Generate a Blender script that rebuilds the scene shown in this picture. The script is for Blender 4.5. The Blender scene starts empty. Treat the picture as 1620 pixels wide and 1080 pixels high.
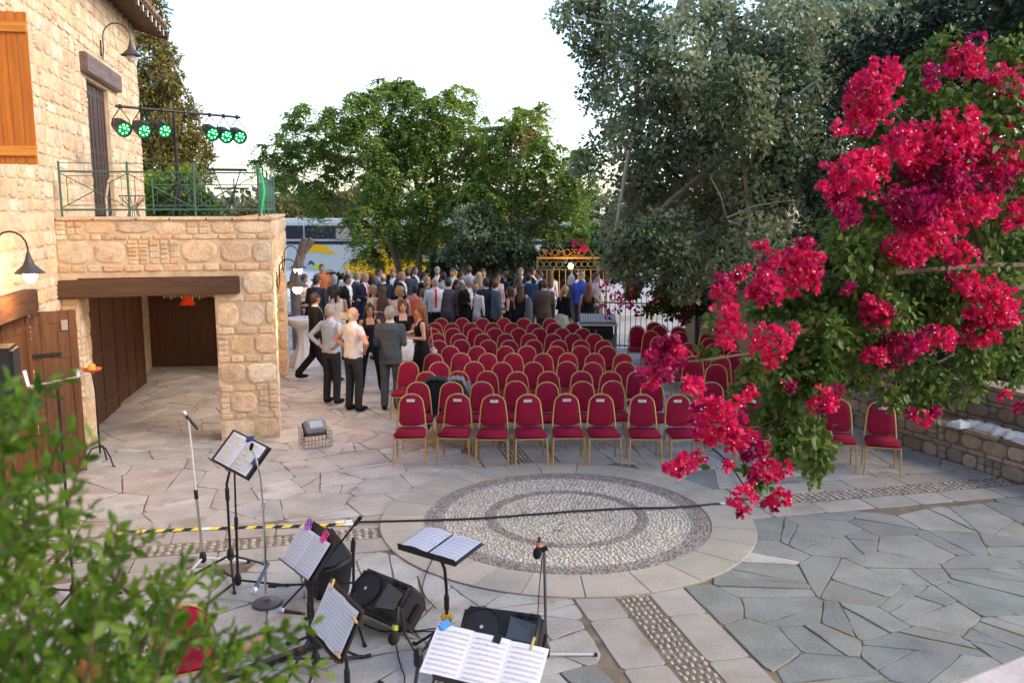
import bpy, bmesh, math, random
import numpy as np
from math import sin, cos, pi, radians, atan, atan2, tan
from mathutils import Vector, Matrix, Euler, noise
from mathutils.bvhtree import BVHTree

# ------------------------------------------------------------------ camera, sky, sun, exposure
SC = bpy.context.scene
COL = SC.collection
FPX, CAM_H = 1376.0, 3.4
PITCH = atan(210 / FPX)
cam = bpy.data.objects.new('camera', bpy.data.cameras.new('camera'))
COL.objects.link(cam)
cam.location = (0, 0, CAM_H)
cam.rotation_euler = (pi / 2 - PITCH, 0, 0)
cam.data.sensor_width = 36
cam.data.lens = FPX / 1620 * 36
cam.data.clip_end = 2000
cam.data.clip_start = 0.05
cam.data.dof.use_dof = True
cam.data.dof.focus_distance = 11.5
cam.data.dof.aperture_fstop = 3.0
SC.camera = cam

W = bpy.data.worlds.new('World')
SC.world = W
W.use_nodes = True
nt = W.node_tree
sky = nt.nodes.new('ShaderNodeTexSky')
sky.sky_type = 'NISHITA'
sky.sun_disc = False
SUN_EL, SUN_AZ = radians(33), radians(104)     # azimuth clockwise from +Y
sky.sun_elevation = SUN_EL
sky.sun_rotation = SUN_AZ
sky.air_density = 1.0
sky.dust_density = 1.2
sky.ozone_density = 0.3
bg = nt.nodes['Background']
nt.links.new(sky.outputs[0], bg.inputs[0])
bg.inputs[1].default_value = 0.15
sl = bpy.data.lights.new('sun', 'SUN')
sl.energy = 0.85
sl.angle = radians(25)
sl.color = (1.0, 0.86, 0.70)
so = bpy.data.objects.new('sun', sl)
COL.objects.link(so)
so.rotation_euler = Vector((sin(SUN_AZ) * cos(SUN_EL), cos(SUN_AZ) * cos(SUN_EL), sin(SUN_EL))).to_track_quat('Z', 'Y').to_euler()
SC.view_settings.view_transform = 'Standard'
SC.view_settings.look = 'None'
SC.view_settings.gamma = 1
SC.view_settings.exposure = 1.6
SC.render.engine = 'CYCLES'
SC.cycles.use_denoising = True
SC.cycles.max_bounces = 7
SC.cycles.transparent_max_bounces = 8

RNG = np.random.default_rng(11)
random.seed(5)

# ------------------------------------------------------------------ placing helpers: pixel of the photo + real distance -> point of the place
FW = Vector((0, cos(PITCH), -sin(PITCH))); UP = Vector((0, sin(PITCH), cos(PITCH))); RT = Vector((1, 0, 0))
def ray(px, py):
    return FW + RT * ((px - 810) / FPX) - UP * ((py - 540) / FPX)
def G(px, py, z=0.0):
    r = ray(px, py); return Vector((0, 0, CAM_H)) + r * ((z - CAM_H) / r.z)
def V(px, py, Y):
    r = ray(px, py); return Vector((0, 0, CAM_H)) + r * (Y / r.y)
HA = atan2(.2241, .9746)                       # the house and the paving cross share this bearing
HV = Vector((cos(HA), sin(HA), 0)); HU = Vector((-sin(HA), cos(HA), 0)); HO = Vector((-3.49, 12.71, 0))
def H(s, t, z=0.0):
    return HO + HV * s + HU * t + Vector((0, 0, z))

# ------------------------------------------------------------------ materials
MATS = {}
def pm(name, cols, rough=.8, var=.18, scale=6.0, bump=.25, rnd=None, metal=0.0, fine=60.0, spec=.4, stain=None, emit=None, translucent=0.0, sheen=0.0):
    """palette material: cols = list of rgb; rnd 'object' or 'island' picks along the palette"""
    if name in MATS: return MATS[name]
    m = bpy.data.materials.new(name); m.use_nodes = True
    n = m.node_tree.nodes; l = m.node_tree.links; n.clear()
    out = n.new('ShaderNodeOutputMaterial'); b = n.new('ShaderNodeBsdfPrincipled')
    l.new(b.outputs[0], out.inputs[0])
    if isinstance(cols[0], (int, float)): cols = [cols]
    geo = n.new('ShaderNodeNewGeometry')
    nz = n.new('ShaderNodeTexNoise'); nz.inputs['Scale'].default_value = scale; nz.inputs['Detail'].default_value = 6
    l.new(geo.outputs['Position'], nz.inputs['Vector'])
    ramp = n.new('ShaderNodeValToRGB')
    el = ramp.color_ramp.elements
    while len(el) < len(cols): el.new(0.5)
    for i, c in enumerate(cols):
        el[i].position = i / max(1, len(cols) - 1) if len(cols) > 1 else 0
        el[i].color = (*c, 1)
    if len(cols) == 1: el[1].color = (*cols[0], 1)
    if rnd == 'object':
        oi = n.new('ShaderNodeObjectInfo'); l.new(oi.outputs['Random'], ramp.inputs[0])
    elif rnd == 'island':
        l.new(geo.outputs['Random Per Island'], ramp.inputs[0])
    else:
        l.new(nz.outputs[0], ramp.inputs[0])
    nf = n.new('ShaderNodeTexNoise'); nf.inputs['Scale'].default_value = fine; nf.inputs['Detail'].default_value = 5
    l.new(geo.outputs['Position'], nf.inputs['Vector'])
    mr = n.new('ShaderNodeMapRange'); mr.inputs['From Min'].default_value = .25; mr.inputs['From Max'].default_value = .75
    mr.inputs['To Min'].default_value = 1 - var; mr.inputs['To Max'].default_value = 1 + var
    mx0 = n.new('ShaderNodeMix'); mx0.data_type = 'FLOAT'; mx0.inputs[0].default_value = .4
    l.new(nz.outputs[0], mx0.inputs[2]); l.new(nf.outputs[0], mx0.inputs[3])
    l.new(mx0.outputs[0], mr.inputs[0])
    mul = n.new('ShaderNodeMix'); mul.data_type = 'RGBA'; mul.blend_type = 'MULTIPLY'; mul.inputs[0].default_value = 1
    l.new(ramp.outputs[0], mul.inputs[6]); l.new(mr.outputs[0], mul.inputs[7])
    colout = mul.outputs[2]
    if stain:
        ns = n.new('ShaderNodeTexNoise'); ns.inputs['Scale'].default_value = stain[1]; ns.inputs['Detail'].default_value = 4
        l.new(geo.outputs['Position'], ns.inputs['Vector'])
        r2 = n.new('ShaderNodeMapRange'); r2.inputs['From Min'].default_value = stain[2]; r2.inputs['From Max'].default_value = stain[2] + .14
        l.new(ns.outputs[0], r2.inputs[0])
        m2 = n.new('ShaderNodeMix'); m2.data_type = 'RGBA'
        l.new(r2.outputs[0], m2.inputs[0]); l.new(colout, m2.inputs[6]); m2.inputs[7].default_value = (*stain[0], 1)
        colout = m2.outputs[2]
    l.new(colout, b.inputs['Base Color'])
    b.inputs['Roughness'].default_value = rough
    b.inputs['Metallic'].default_value = metal
    b.inputs['Specular IOR Level'].default_value = spec
    if sheen: b.inputs['Sheen Weight'].default_value = sheen
    if emit:
        b.inputs['Emission Color'].default_value = (*emit[0], 1); b.inputs['Emission Strength'].default_value = emit[1]
    if bump:
        bp = n.new('ShaderNodeBump'); bp.inputs['Strength'].default_value = bump; bp.inputs['Distance'].default_value = .01
        l.new(nf.outputs[0], bp.inputs['Height']); l.new(bp.outputs[0], b.inputs['Normal'])
    if translucent:
        tr = n.new('ShaderNodeBsdfTranslucent'); l.new(colout, tr.inputs[0])
        ms = n.new('ShaderNodeMixShader'); ms.inputs[0].default_value = translucent
        l.new(b.outputs[0], ms.inputs[1]); l.new(tr.outputs[0], ms.inputs[2]); l.new(ms.outputs[0], out.inputs[0])
    MATS[name] = m
    return m
def flat(name, c, rough=.7, metal=0.0, spec=.4, bump=0.0, var=.06, **k):
    return pm(name, c, rough=rough, metal=metal, spec=spec, bump=bump, var=var, **k)
def wood(name, c1, c2, axis=2, rough=.6):
    if name in MATS: return MATS[name]
    m = bpy.data.materials.new(name); m.use_nodes = True
    n = m.node_tree.nodes; l = m.node_tree.links; b = n['Principled BSDF']
    tc = n.new('ShaderNodeTexCoord'); mp = n.new('ShaderNodeMapping')
    sc = [22, 22, 22]; sc[axis] = 1.4; mp.inputs['Scale'].default_value = sc
    nz = n.new('ShaderNodeTexNoise'); nz.inputs['Scale'].default_value = 1.3; nz.inputs['Detail'].default_value = 7
    l.new(tc.outputs['Object'], mp.inputs[0]); l.new(mp.outputs[0], nz.inputs['Vector'])
    r = n.new('ShaderNodeValToRGB'); r.color_ramp.elements[0].position = .3; r.color_ramp.elements[1].position = .7
    r.color_ramp.elements[0].color = (*c1, 1); r.color_ramp.elements[1].color = (*c2, 1)
    l.new(nz.outputs[0], r.inputs[0]); l.new(r.outputs[0], b.inputs['Base Color'])
    b.inputs['Roughness'].default_value = rough
    bp = n.new('ShaderNodeBump'); bp.inputs['Strength'].default_value = .2; bp.inputs['Distance'].default_value = .004
    l.new(nz.outputs[0], bp.inputs['Height']); l.new(bp.outputs[0], b.inputs['Normal'])
    MATS[name] = m; return m

M_BLACK = flat('black_metal', (.012, .012, .014), rough=.45)
M_CHROME = flat('chrome', (.62, .62, .64), rough=.22, metal=1.0)
M_GOLD = flat('gold_paint', (.50, .32, .11), rough=.4, metal=.45, spec=.5)
M_RED = pm('burgundy_fabric', [(.23, .007, .032), (.28, .010, .040)], rough=.9, var=.16, scale=14, fine=320, bump=.25, spec=.2)
M_WHITE = flat('white_cloth', (.60, .60, .63), rough=.85, bump=.1)
M_PAPER = flat('white_paper', (.80, .77, .80), rough=.8, var=.03)
M_MORTAR = pm('mortar', [(.50, .37, .24), (.60, .46, .32)], rough=.95, var=.25, bump=.5)
M_STONE = pm('sandstone', [(.60, .41, .24), (.66, .49, .32), (.64, .41, .24), (.68, .53, .37), (.54, .43, .31), (.58, .36, .20), (.74, .62, .47)], rough=.95, var=.42, scale=7, fine=30, bump=1.0, rnd='object', stain=((.42, .29, .20), 3.5, .58))
M_STONE_I = pm('sandstone_small', [(.60, .41, .24), (.66, .49, .32), (.64, .41, .24), (.68, .53, .37), (.54, .43, .31), (.58, .36, .20), (.74, .62, .47)], rough=.95, var=.42, scale=7, fine=30, bump=1.0, rnd='island', stain=((.42, .29, .20), 3.5, .58))
M_GREENMETAL = flat('green_railing_paint', (.05, .12, .085), rough=.5)
M_BROWN = wood('dark_brown_timber', (.045, .02, .011), (.10, .045, .022), axis=0)
M_DOORWOOD = wood('door_timber', (.055, .020, .006), (.13, .048, .013), axis=2)
M_DARKDOOR = wood('dark_door_timber', (.05, .018, .008), (.10, .036, .014), axis=2)
M_ORANGEWOOD = wood('orange_timber', (.42, .11, .010), (.58, .19, .02), axis=2)

# ------------------------------------------------------------------ mesh builder
class MB:
    def __init__(s): s.v = []; s.f = []; s.m = []; s.cur = 0
    def mat(s, i): s.cur = i; return s
    def add(s, vs, fs):
        o = len(s.v); s.v.extend([tuple(x) for x in vs]); s.f.extend([tuple(i + o for i in f) for f in fs]); s.m.extend([s.cur] * len(fs)); return s
    def box(s, c, d, rot=None):
        x, y, z = d[0] / 2, d[1] / 2, d[2] / 2
        vs = [Vector((i * x, j * y, k * z)) for i in (-1, 1) for j in (-1, 1) for k in (-1, 1)]
        if rot is not None: vs = [rot @ q for q in vs]
        c = Vector(c); vs = [q + c for q in vs]
        return s.add(vs, [(0, 1, 3, 2), (4, 6, 7, 5), (0, 4, 5, 1), (2, 3, 7, 6), (0, 2, 6, 4), (1, 5, 7, 3)])
    def bbox(s, c, d, b=.01, rot=None):
        """box with chamfered edges"""
        bm = bmesh.new(); bmesh.ops.create_cube(bm, size=1)
        for q in bm.verts: q.co = Vector((q.co.x * d[0], q.co.y * d[1], q.co.z * d[2]))
        bmesh.ops.bevel(bm, geom=bm.edges[:], offset=min(b, min(d) * .45), segments=2, affect='EDGES')
        vs = [q.co.copy() for q in bm.verts]
        if rot is not None: vs = [rot @ q for q in vs]
        c = Vector(c); s.add([q + c for q in vs], [[q.index for q in f.verts] for f in bm.faces]); bm.free(); return s
    def tube(s, pts, r, n=8, cap=True):
        pts = [Vector(p) for p in pts]
        rs = r if isinstance(r, (list, tuple)) else [r] * len(pts)
        vs = []; fs = []; up = None
        for i, p in enumerate(pts):
            if i == 0: d = pts[1] - p
            elif i == len(pts) - 1: d = p - pts[i - 1]
            else: d = (pts[i + 1] - p).normalized() + (p - pts[i - 1]).normalized()
            d = d.normalized() if d.length > 1e-9 else Vector((0, 0, 1))
            if up is None:
                up = Vector((0, 0, 1)) if abs(d.z) < .9 else Vector((1, 0, 0))
            a = d.cross(up)
            if a.length < 1e-6: a = d.cross(Vector((0, 1, 0)))
            a.normalize(); up = a.cross(d).normalized()
            for k in range(n):
                t = 2 * pi * k / n; vs.append(p + (a * cos(t) + up * sin(t)) * rs[i])
        for i in range(len(pts) - 1):
            for k in range(n):
                fs.append((i * n + k, i * n + (k + 1) % n, (i + 1) * n + (k + 1) % n, (i + 1) * n + k))
        if cap: fs.append(tuple(range(n - 1, -1, -1))); fs.append(tuple((len(pts) - 1) * n + k for k in range(n)))
        return s.add(vs, fs)
    def lathe(s, prof, c=(0, 0, 0), n=16, rot=None):
        vs = []; fs = []; c = Vector(c)
        for (r, z) in prof:
            for k in range(n):
                q = Vector((r * cos(2 * pi * k / n), r * sin(2 * pi * k / n), z))
                if rot is not None: q = rot @ q
                vs.append(q + c)
        for i in range(len(prof) - 1):
            for k in range(n): fs.append((i * n + k, i * n + (k + 1) % n, (i + 1) * n + (k + 1) % n, (i + 1) * n + k))
        fs.append(tuple(range(n - 1, -1, -1))); fs.append(tuple((len(prof) - 1) * n + k for k in range(n)))
        return s.add(vs, fs)
    def prism(s, poly, z0, z1, rot=None, c=(0, 0, 0)):
        """poly in xy, extruded z0..z1"""
        n = len(poly); vs = [Vector((x, y, z0)) for x, y in poly] + [Vector((x, y, z1)) for x, y in poly]
        if rot is not None: vs = [rot @ q for q in vs]
        c = Vector(c); vs = [q + c for q in vs]
        return s.add(vs, [tuple(range(n - 1, -1, -1)), tuple(range(n, 2 * n))] + [(i, (i + 1) % n, n + (i + 1) % n, n + i) for i in range(n)])
    def ell(s, c, r, n=10, rot=None):
        c = Vector(c); vs = []; fs = []
        m = max(4, n // 2 + 1)
        for i in range(m + 1):
            th = pi * i / m
            for k in range(n):
                q = Vector((r[0] * sin(th) * cos(2 * pi * k / n), r[1] * sin(th) * sin(2 * pi * k / n), r[2] * cos(th)))
                if rot is not None: q = rot @ q
                vs.append(q + c)
        for i in range(m):
            for k in range(n): fs.append((i * n + k, (i + 1) * n + k, (i + 1) * n + (k + 1) % n, i * n + (k + 1) % n))
        return s.add(vs, fs)
    def mesh(s, name, mats, smooth=False):
        me = bpy.data.meshes.new(name); me.from_pydata(s.v, [], s.f)
        for m in (mats if isinstance(mats, (list, tuple)) else [mats]): me.materials.append(m)
        if isinstance(mats, (list, tuple)) and len(mats) > 1: me.polygons.foreach_set('material_index', s.m)
        if smooth:
            me.polygons.foreach_set('use_smooth', [True] * len(me.polygons))
            try: me.set_sharp_from_angle(angle=radians(40))
            except Exception: pass
        me.update(); return me
    def build(s, name, mats, parent=None, loc=None, rot=None, smooth=False):
        return link(name, s.mesh(name, mats, smooth), parent, loc, rot)
def link(name, me, parent=None, loc=None, rot=None, scale=None):
    o = bpy.data.objects.new(name, me); COL.objects.link(o)
    if parent is not None: o.parent = parent
    if loc is not None: o.location = loc
    if rot is not None: o.rotation_euler = rot
    if scale is not None: o.scale = scale
    return o
def empty(name, loc=(0, 0, 0), rz=0):
    o = bpy.data.objects.new(name, None); COL.objects.link(o); o.location = loc; o.rotation_euler = (0, 0, rz); o.empty_display_size = .1; return o
def tag(o, label=None, cat=None, group=None, kind=None):
    if label: o['label'] = label
    if cat: o['category'] = cat
    if group: o['group'] = group
    if kind: o['kind'] = kind
    return o
def copy_tree(o, parent=None):
    c = o.copy(); COL.objects.link(c)
    if parent is not None: c.parent = parent; c.matrix_parent_inverse = o.matrix_parent_inverse.copy()
    for ch in KIDS.get(o.name, []): copy_tree(ch, c)
    return c
KIDS = {}
def index_kids(root):
    KIDS.clear()
    for o in COL.objects:
        if o.parent is not None: KIDS.setdefault(o.parent.name, []).append(o)
def np_mesh(name, verts, faces_n, mats, matidx=None, smooth=False):
    """verts (N,3); faces_n (F,k) array of equal-size faces"""
    me = bpy.data.meshes.new(name); F, k = faces_n.shape
    me.vertices.add(len(verts)); me.vertices.foreach_set('co', np.ascontiguousarray(verts, dtype=np.float32).ravel())
    me.loops.add(F * k); me.loops.foreach_set('vertex_index', np.ascontiguousarray(faces_n, dtype=np.int32).ravel())
    me.polygons.add(F); me.polygons.foreach_set('loop_start', np.arange(F, dtype=np.int32) * k); me.polygons.foreach_set('loop_total', np.full(F, k, dtype=np.int32))
    for m in (mats if isinstance(mats, (list, tuple)) else [mats]): me.materials.append(m)
    if matidx is not None: me.polygons.foreach_set('material_index', matidx.astype(np.int32))
    me.update(calc_edges=True); me.validate(); return me

# ------------------------------------------------------------------ masonry
def stone_variant(seed, chip=False):
    r = random.Random(seed); n = 8 if chip else 12; pts = []
    e = 7.0 if chip else (4.0, 6.0, 4.6, 7.5, 5.2, 4.4)[seed % 6]
    for k in range(n):
        t = 2 * pi * (k + r.uniform(-.15, .15)) / n
        c, s_ = cos(t), sin(t); q = (abs(c) ** e + abs(s_) ** e) ** (-1 / e)
        q *= r.uniform(.86, 1.0) if not chip else r.uniform(.93, 1.0); pts.append((q * c * .5, q * s_ * .5))
    vs = [(x, -.0, z) for x, z in pts] + [(x * .97, -.75, z * .97) for x, z in pts] + [(x * .82 + r.uniform(-.02, .02), -1.0 + r.uniform(-.12, .05), z * .80 + r.uniform(-.02, .02)) for x, z in pts] + [(r.uniform(-.1, .1), -1.08, r.uniform(-.1, .1))]
    fs = []
    for a in (0, 1):
        for k in range(n): fs.append((a * n + k, a * n + (k + 1) % n, (a + 1) * n + (k + 1) % n, (a + 1) * n + k))
    for k in range(n): fs.append((2 * n + k, 2 * n + (k + 1) % n, 3 * n))
    return vs, fs
def variants(mat, base):
    out = []
    for k in range(10):
        vs, fs = stone_variant(base + k, chip=(k >= 6))
        me = bpy.data.meshes.new('stone'); me.from_pydata(vs, [], fs); me.materials.append(mat)
        me.polygons.foreach_set('use_smooth', [True] * len(fs))
        try: me.set_sharp_from_angle(angle=radians(48))
        except Exception: pass
        out.append((me, vs, fs))
    return out
STV = variants(M_STONE, 100)
def masonry(w, h, holes=(), style='mixed', seed=1, big=(.30, .55), rowh=(.24, .36), chiprow=(.06, .10), gap=.010):
    """stones covering a w x h face: list of (x, z, sx, sz, variant)"""
    r = random.Random(seed); out = []; z = 0.0; row = 0
    def intervals(z0, z1):
        iv = [(0.0, w)]
        for (a, b, c, d) in holes:
            if min(z1, d) - max(z0, c) > .35 * (z1 - z0):
                nv = []
                for p, q in iv:
                    if b <= p or a >= q: nv.append((p, q))
                    else:
                        if a - p > .04: nv.append((p, a))
                        if q - b > .04: nv.append((b, q))
                iv = nv
        return iv
    while z < h - .03:
        lev = style == 'mixed' and row % 2 == 1
        rh = r.uniform(*(chiprow if lev else rowh)); rh = min(rh, h - z)
        if h - z - rh < .05: rh = h - z
        for p, q in intervals(z, z + rh):
            x = p
            while x < q - .02:
                if lev or rh < .13:
                    sw = r.uniform(.14, .34); sw = min(sw, q - x)
                    if q - x - sw < .06: sw = q - x
                    out.append((x + sw / 2, z + rh / 2, sw - gap, rh - gap, 6 + r.randrange(4)))
                elif style != 'plain' and r.random() < (.42 if style == 'mixed' else .25) and q - x > .1:
                    sw = min(r.uniform(.10, .19), q - x); n = max(2, int(rh / r.uniform(.05, .08)))
                    if q - x - sw < .06: sw = q - x
                    for k in range(n):
                        ww = sw * r.uniform(.8, 1)
                        out.append((x + sw / 2, z + rh * (k + .5) / n, ww - gap * .7, rh / n - gap * .7, 6 + r.randrange(4)))
                else:
                    sw = min(r.uniform(*big), q - x)
                    if q - x - sw < .08: sw = q - x
                    out.append((x + sw / 2, z + rh / 2 + r.uniform(-.01, .01), sw - gap, rh * r.uniform(.93, 1.0) - gap, r.randrange(6)))
                x += sw
        z += rh; row += 1
    return out
STONE_POOL = {}
def lay(parent, org, ax, stones, depth=.014, pool='a'):
    """queue stones of one face; org, ax in the parent's frame; the outward side is ax x up"""
    nrm = Vector((ax[1], -ax[0], 0))
    for (x, z, sx, sz, k) in stones:
        c = Vector(org) + Vector(ax) * x + Vector((0, 0, z))
        STONE_POOL.setdefault(pool, (parent, []))[1].append((c, atan2(ax[1], ax[0]), sx, sz, k, depth * random.uniform(.6, 1.5)))
def flush_stones(pool, limit=290, mat_i=None, var=None, name='stone'):
    parent, L = STONE_POOL.pop(pool); var = var or STV; mw = parent.matrix_world.copy() if parent else Matrix()
    loc = parent.location.copy() if parent else Vector(); ang = parent.rotation_euler.z if parent else 0
    R = Matrix.Rotation(ang, 3, 'Z')
    def key(q):
        p = loc + R @ q[0]; d = p - Vector((0, 0, CAM_H)); z = max(.5, d.dot(FW))
        px = 810 + FPX * d.dot(RT) / z; py = 540 - FPX * d.dot(UP) / z
        inv = 1 if (-20 < px < 1640 and -20 < py < 1100) else .02
        return -inv * q[2] * q[3] / z ** 2
    L.sort(key=key)
    for (c, a, sx, sz, k, dp) in L[:limit]:
        o = bpy.data.objects.new(name, var[k][0]); COL.objects.link(o); o.parent = parent
        o.location = c; o.rotation_euler = (0, 0, a); o.scale = (sx, dp, sz)
    rest = L[limit:]
    if rest:
        mb = MB()
        for (c, a, sx, sz, k, dp) in rest:
            ca, sa = cos(a), sin(a); vs, fs = var[k][1], var[k][2]
            mb.add([(c.x + x * sx * ca - y * dp * sa, c.y + x * sx * sa + y * dp * ca, c.z + z * sz) for x, y, z in vs], fs)
        o = mb.build(name + '_infill', mat_i or M_STONE_I, parent, smooth=True); o['kind'] = 'stuff'
def wall_boxes(w, z0, z1, holes, thick):
    """solid wall body in (x, z) with rectangular holes, thickness behind the face (+y)"""
    xs = sorted({0.0, w} | {min(max(a, 0), w) for q in holes for a in q[:2]}); zs = sorted({z0, z1} | {min(max(a, z0), z1) for q in holes for a in q[2:]})
    mb = MB()
    for i in range(len(xs) - 1):
        j = 0
        while j < len(zs) - 1:
            cx, cz = (xs[i] + xs[i + 1]) / 2, (zs[j] + zs[j + 1]) / 2
            if any(a < cx < b and c < cz < d for a, b, c, d in holes): j += 1; continue
            k = j
            while k + 1 < len(zs) - 1 and not any(a < cx < b and c < (zs[k + 1] + zs[k + 2]) / 2 < d for a, b, c, d in holes): k += 1
            mb.box((cx, thick / 2, (zs[j] + zs[k + 1]) / 2), (xs[i + 1] - xs[i], thick, zs[k + 1] - zs[j])); j = k + 1
    return mb

# ================================================================== GROUND AND PAVING
g = MB().add([(-250, -30, -.06), (250, -30, -.06), (250, 600, -.06), (-250, 600, -.06)], [(0, 1, 2, 3)]).build('ground', pm('earth', [(.14, .11, .075), (.22, .17, .12)], rough=.95, var=.3, scale=1.5))
tag(g, kind='structure')
rd = MB().add([(-40, 22.3, -.045), (14, 22.3, -.045), (14, 48, -.045), (-40, 48, -.045)], [(0, 1, 2, 3)]).build('road', pm('pale_concrete', [(.30, .28, .28), (.40, .36, .34)], rough=.9, var=.12, scale=.8))
tag(rd, kind='structure')
court = MB().add([(-9, .5, -.009), (9.2, .5, -.009), (9.2, 22.3, -.009), (-9, 22.3, -.009)], [(0, 1, 2, 3)]).build('courtyard_floor', pm('joint_earth', [(.12, .09, .065), (.25, .20, .15)], rough=.95, var=.3, scale=5, bump=.5))
tag(court, kind='structure')
M_PAVE_L = [(.37, .34, .31), (.44, .41, .375), (.40, .38, .36), (.48, .45, .42), (.35, .345, .33), (.42, .37, .33)]
M_PAVE_R = [(.17, .185, .175), (.22, .235, .22), (.19, .20, .195), (.26, .265, .245), (.21, .22, .20), (.31, .305, .28)]  # grey slabs, darkened further to carry the shade on the right side
PAVE = {}
for nm, cs in (('warm', M_PAVE_L), ('cool_shaded', M_PAVE_R)):
    for rn in ('object', 'island'):
        PAVE[nm, rn] = pm('paving_' + nm + '_' + rn, cs, rough=.75, var=.36, scale=2.6, fine=32, bump=.5, rnd=rn, spec=.35, stain=((.31, .25, .20) if nm == 'warm' else (.24, .22, .18), 1.9, .57))
CC = Vector((.604, 9.307, 0)); R_OUT = 2.06
def clip(poly, nx, ny, d):
    out = []
    for i in range(len(poly)):
        a, b = poly[i], poly[(i + 1) % len(poly)]
        da = a[0] * nx + a[1] * ny - d; db = b[0] * nx + b[1] * ny - d
        if da <= 0: out.append(a)
        if (da < 0 < db) or (db < 0 < da):
            t = da / (da - db); out.append((a[0] + t * (b[0] - a[0]), a[1] + t * (b[1] - a[1])))
    return out
def area(p): return abs(sum(p[i][0] * p[(i + 1) % len(p)][1] - p[(i + 1) % len(p)][0] * p[i][1] for i in range(len(p)))) / 2
def pave_sites():
    r = random.Random(3); S = []
    # dart throwing with a local spacing: the big slabs lie to the right of the circle
    cells = {}
    for it in range(26000):
        x, y = r.uniform(-9, 9.2), r.uniform(1.0, 22.2)
        rgt = 1 if (x > 1.0 + .1 * (9 - y) and y < 9.8) else 0
        d = r.choice([.45, .6, .75, .95]) if rgt else r.choice([.45, .62, .8, .95])
        if y > 13: d *= 1.25
        ci, cj = int(x // 1), int(y // 1); ok = True
        for a in (-1, 0, 1):
            for b in (-1, 0, 1):
                for (px, py, dd) in cells.get((ci + a, cj + b), ()):
                    if (px - x) ** 2 + (py - y) ** 2 < ((d + dd) / 2) ** 2: ok = False; break
                if not ok: break
            if not ok: break
        if ok: cells.setdefault((ci, cj), []).append((x, y, d)); S.append((x, y, d))
    return S, cells
SITES, CELLS = pave_sites()
BAND_HW = .52
def split(poly, px, py, an):
    nx, ny = cos(an), sin(an); d = px * nx + py * ny
    return clip(poly, nx, ny, d), clip(poly, -nx, -ny, -d)
def shatter(poly, r, depth=0):
    A = area(poly); n = len(poly); right = poly[0][0] > 1.2 and poly[0][1] < 9.8
    if A < .09 or depth > 3 or r.random() > min(.93, (.25 if right else .14) + A * .9): return [poly]
    cx = sum(p[0] for p in poly) / n; cy = sum(p[1] for p in poly) / n; k = r.randrange(n); a = poly[k]; b = poly[(k + 1) % n]; f = r.uniform(.25, .75)
    ex, ey = a[0] + (b[0] - a[0]) * f, a[1] + (b[1] - a[1]) * f          # a crack from an edge past the middle
    tx, ty = cx + r.uniform(-.12, .12), cy + r.uniform(-.12, .12); an = atan2(ty - ey, tx - ex) + pi / 2
    u, v_ = split(poly, tx, ty, an)
    if min(area(u), area(v_)) < .05 if len(u) > 2 and len(v_) > 2 else True: return [poly]
    return shatter(u, r, depth + 1) + shatter(v_, r, depth + 1)
def paving():
    r = random.Random(8); polys = []
    for (x, y, dd) in SITES:
        poly = [(x - 1.5, y - 1.5), (x + 1.5, y - 1.5), (x + 1.5, y + 1.5), (x - 1.5, y + 1.5)]
        ci, cj = int(x // 1), int(y // 1); nb = []
        for a in (-2, -1, 0, 1, 2):
            for b in (-2, -1, 0, 1, 2): nb += CELLS.get((ci + a, cj + b), [])
        for (qx, qy, qd) in nb:
            dx, dy = qx - x, qy - y; L = math.hypot(dx, dy)
            if L < 1e-6 or L > 2.6: continue
            nx, ny = dx / L, dy / L; w = .5 + .5 * (dd - qd) / (L + .3) * .5
            poly = clip(poly, nx, ny, nx * x + ny * y + L * w)
            if len(poly) < 3: break
        if len(poly) < 3: continue
        # quadrant of the paving cross this stone belongs to
        a = x - CC.x; b = y - CC.y; s_ = a * HV.x + b * HV.y; t_ = a * HU.x + b * HU.y
        if math.hypot(a, b) < R_OUT - .25: continue
        if abs(s_) < BAND_HW - .12 and True and abs(t_) > 1: continue
        if abs(t_) < BAND_HW - .12 and abs(s_) > 1: continue
        for n_, v_ in ((HV, s_), (HU, t_)):
            sg = 1 if v_ > 0 else -1
            d0 = n_.x * CC.x + n_.y * CC.y
            poly = clip(poly, -sg * n_.x, -sg * n_.y, -(sg * d0 + BAND_HW + .012))
            if len(poly) < 3: break
        if len(poly) < 3 or area(poly) < .012: continue
        polys += shatter(poly, r)
    return polys
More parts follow.
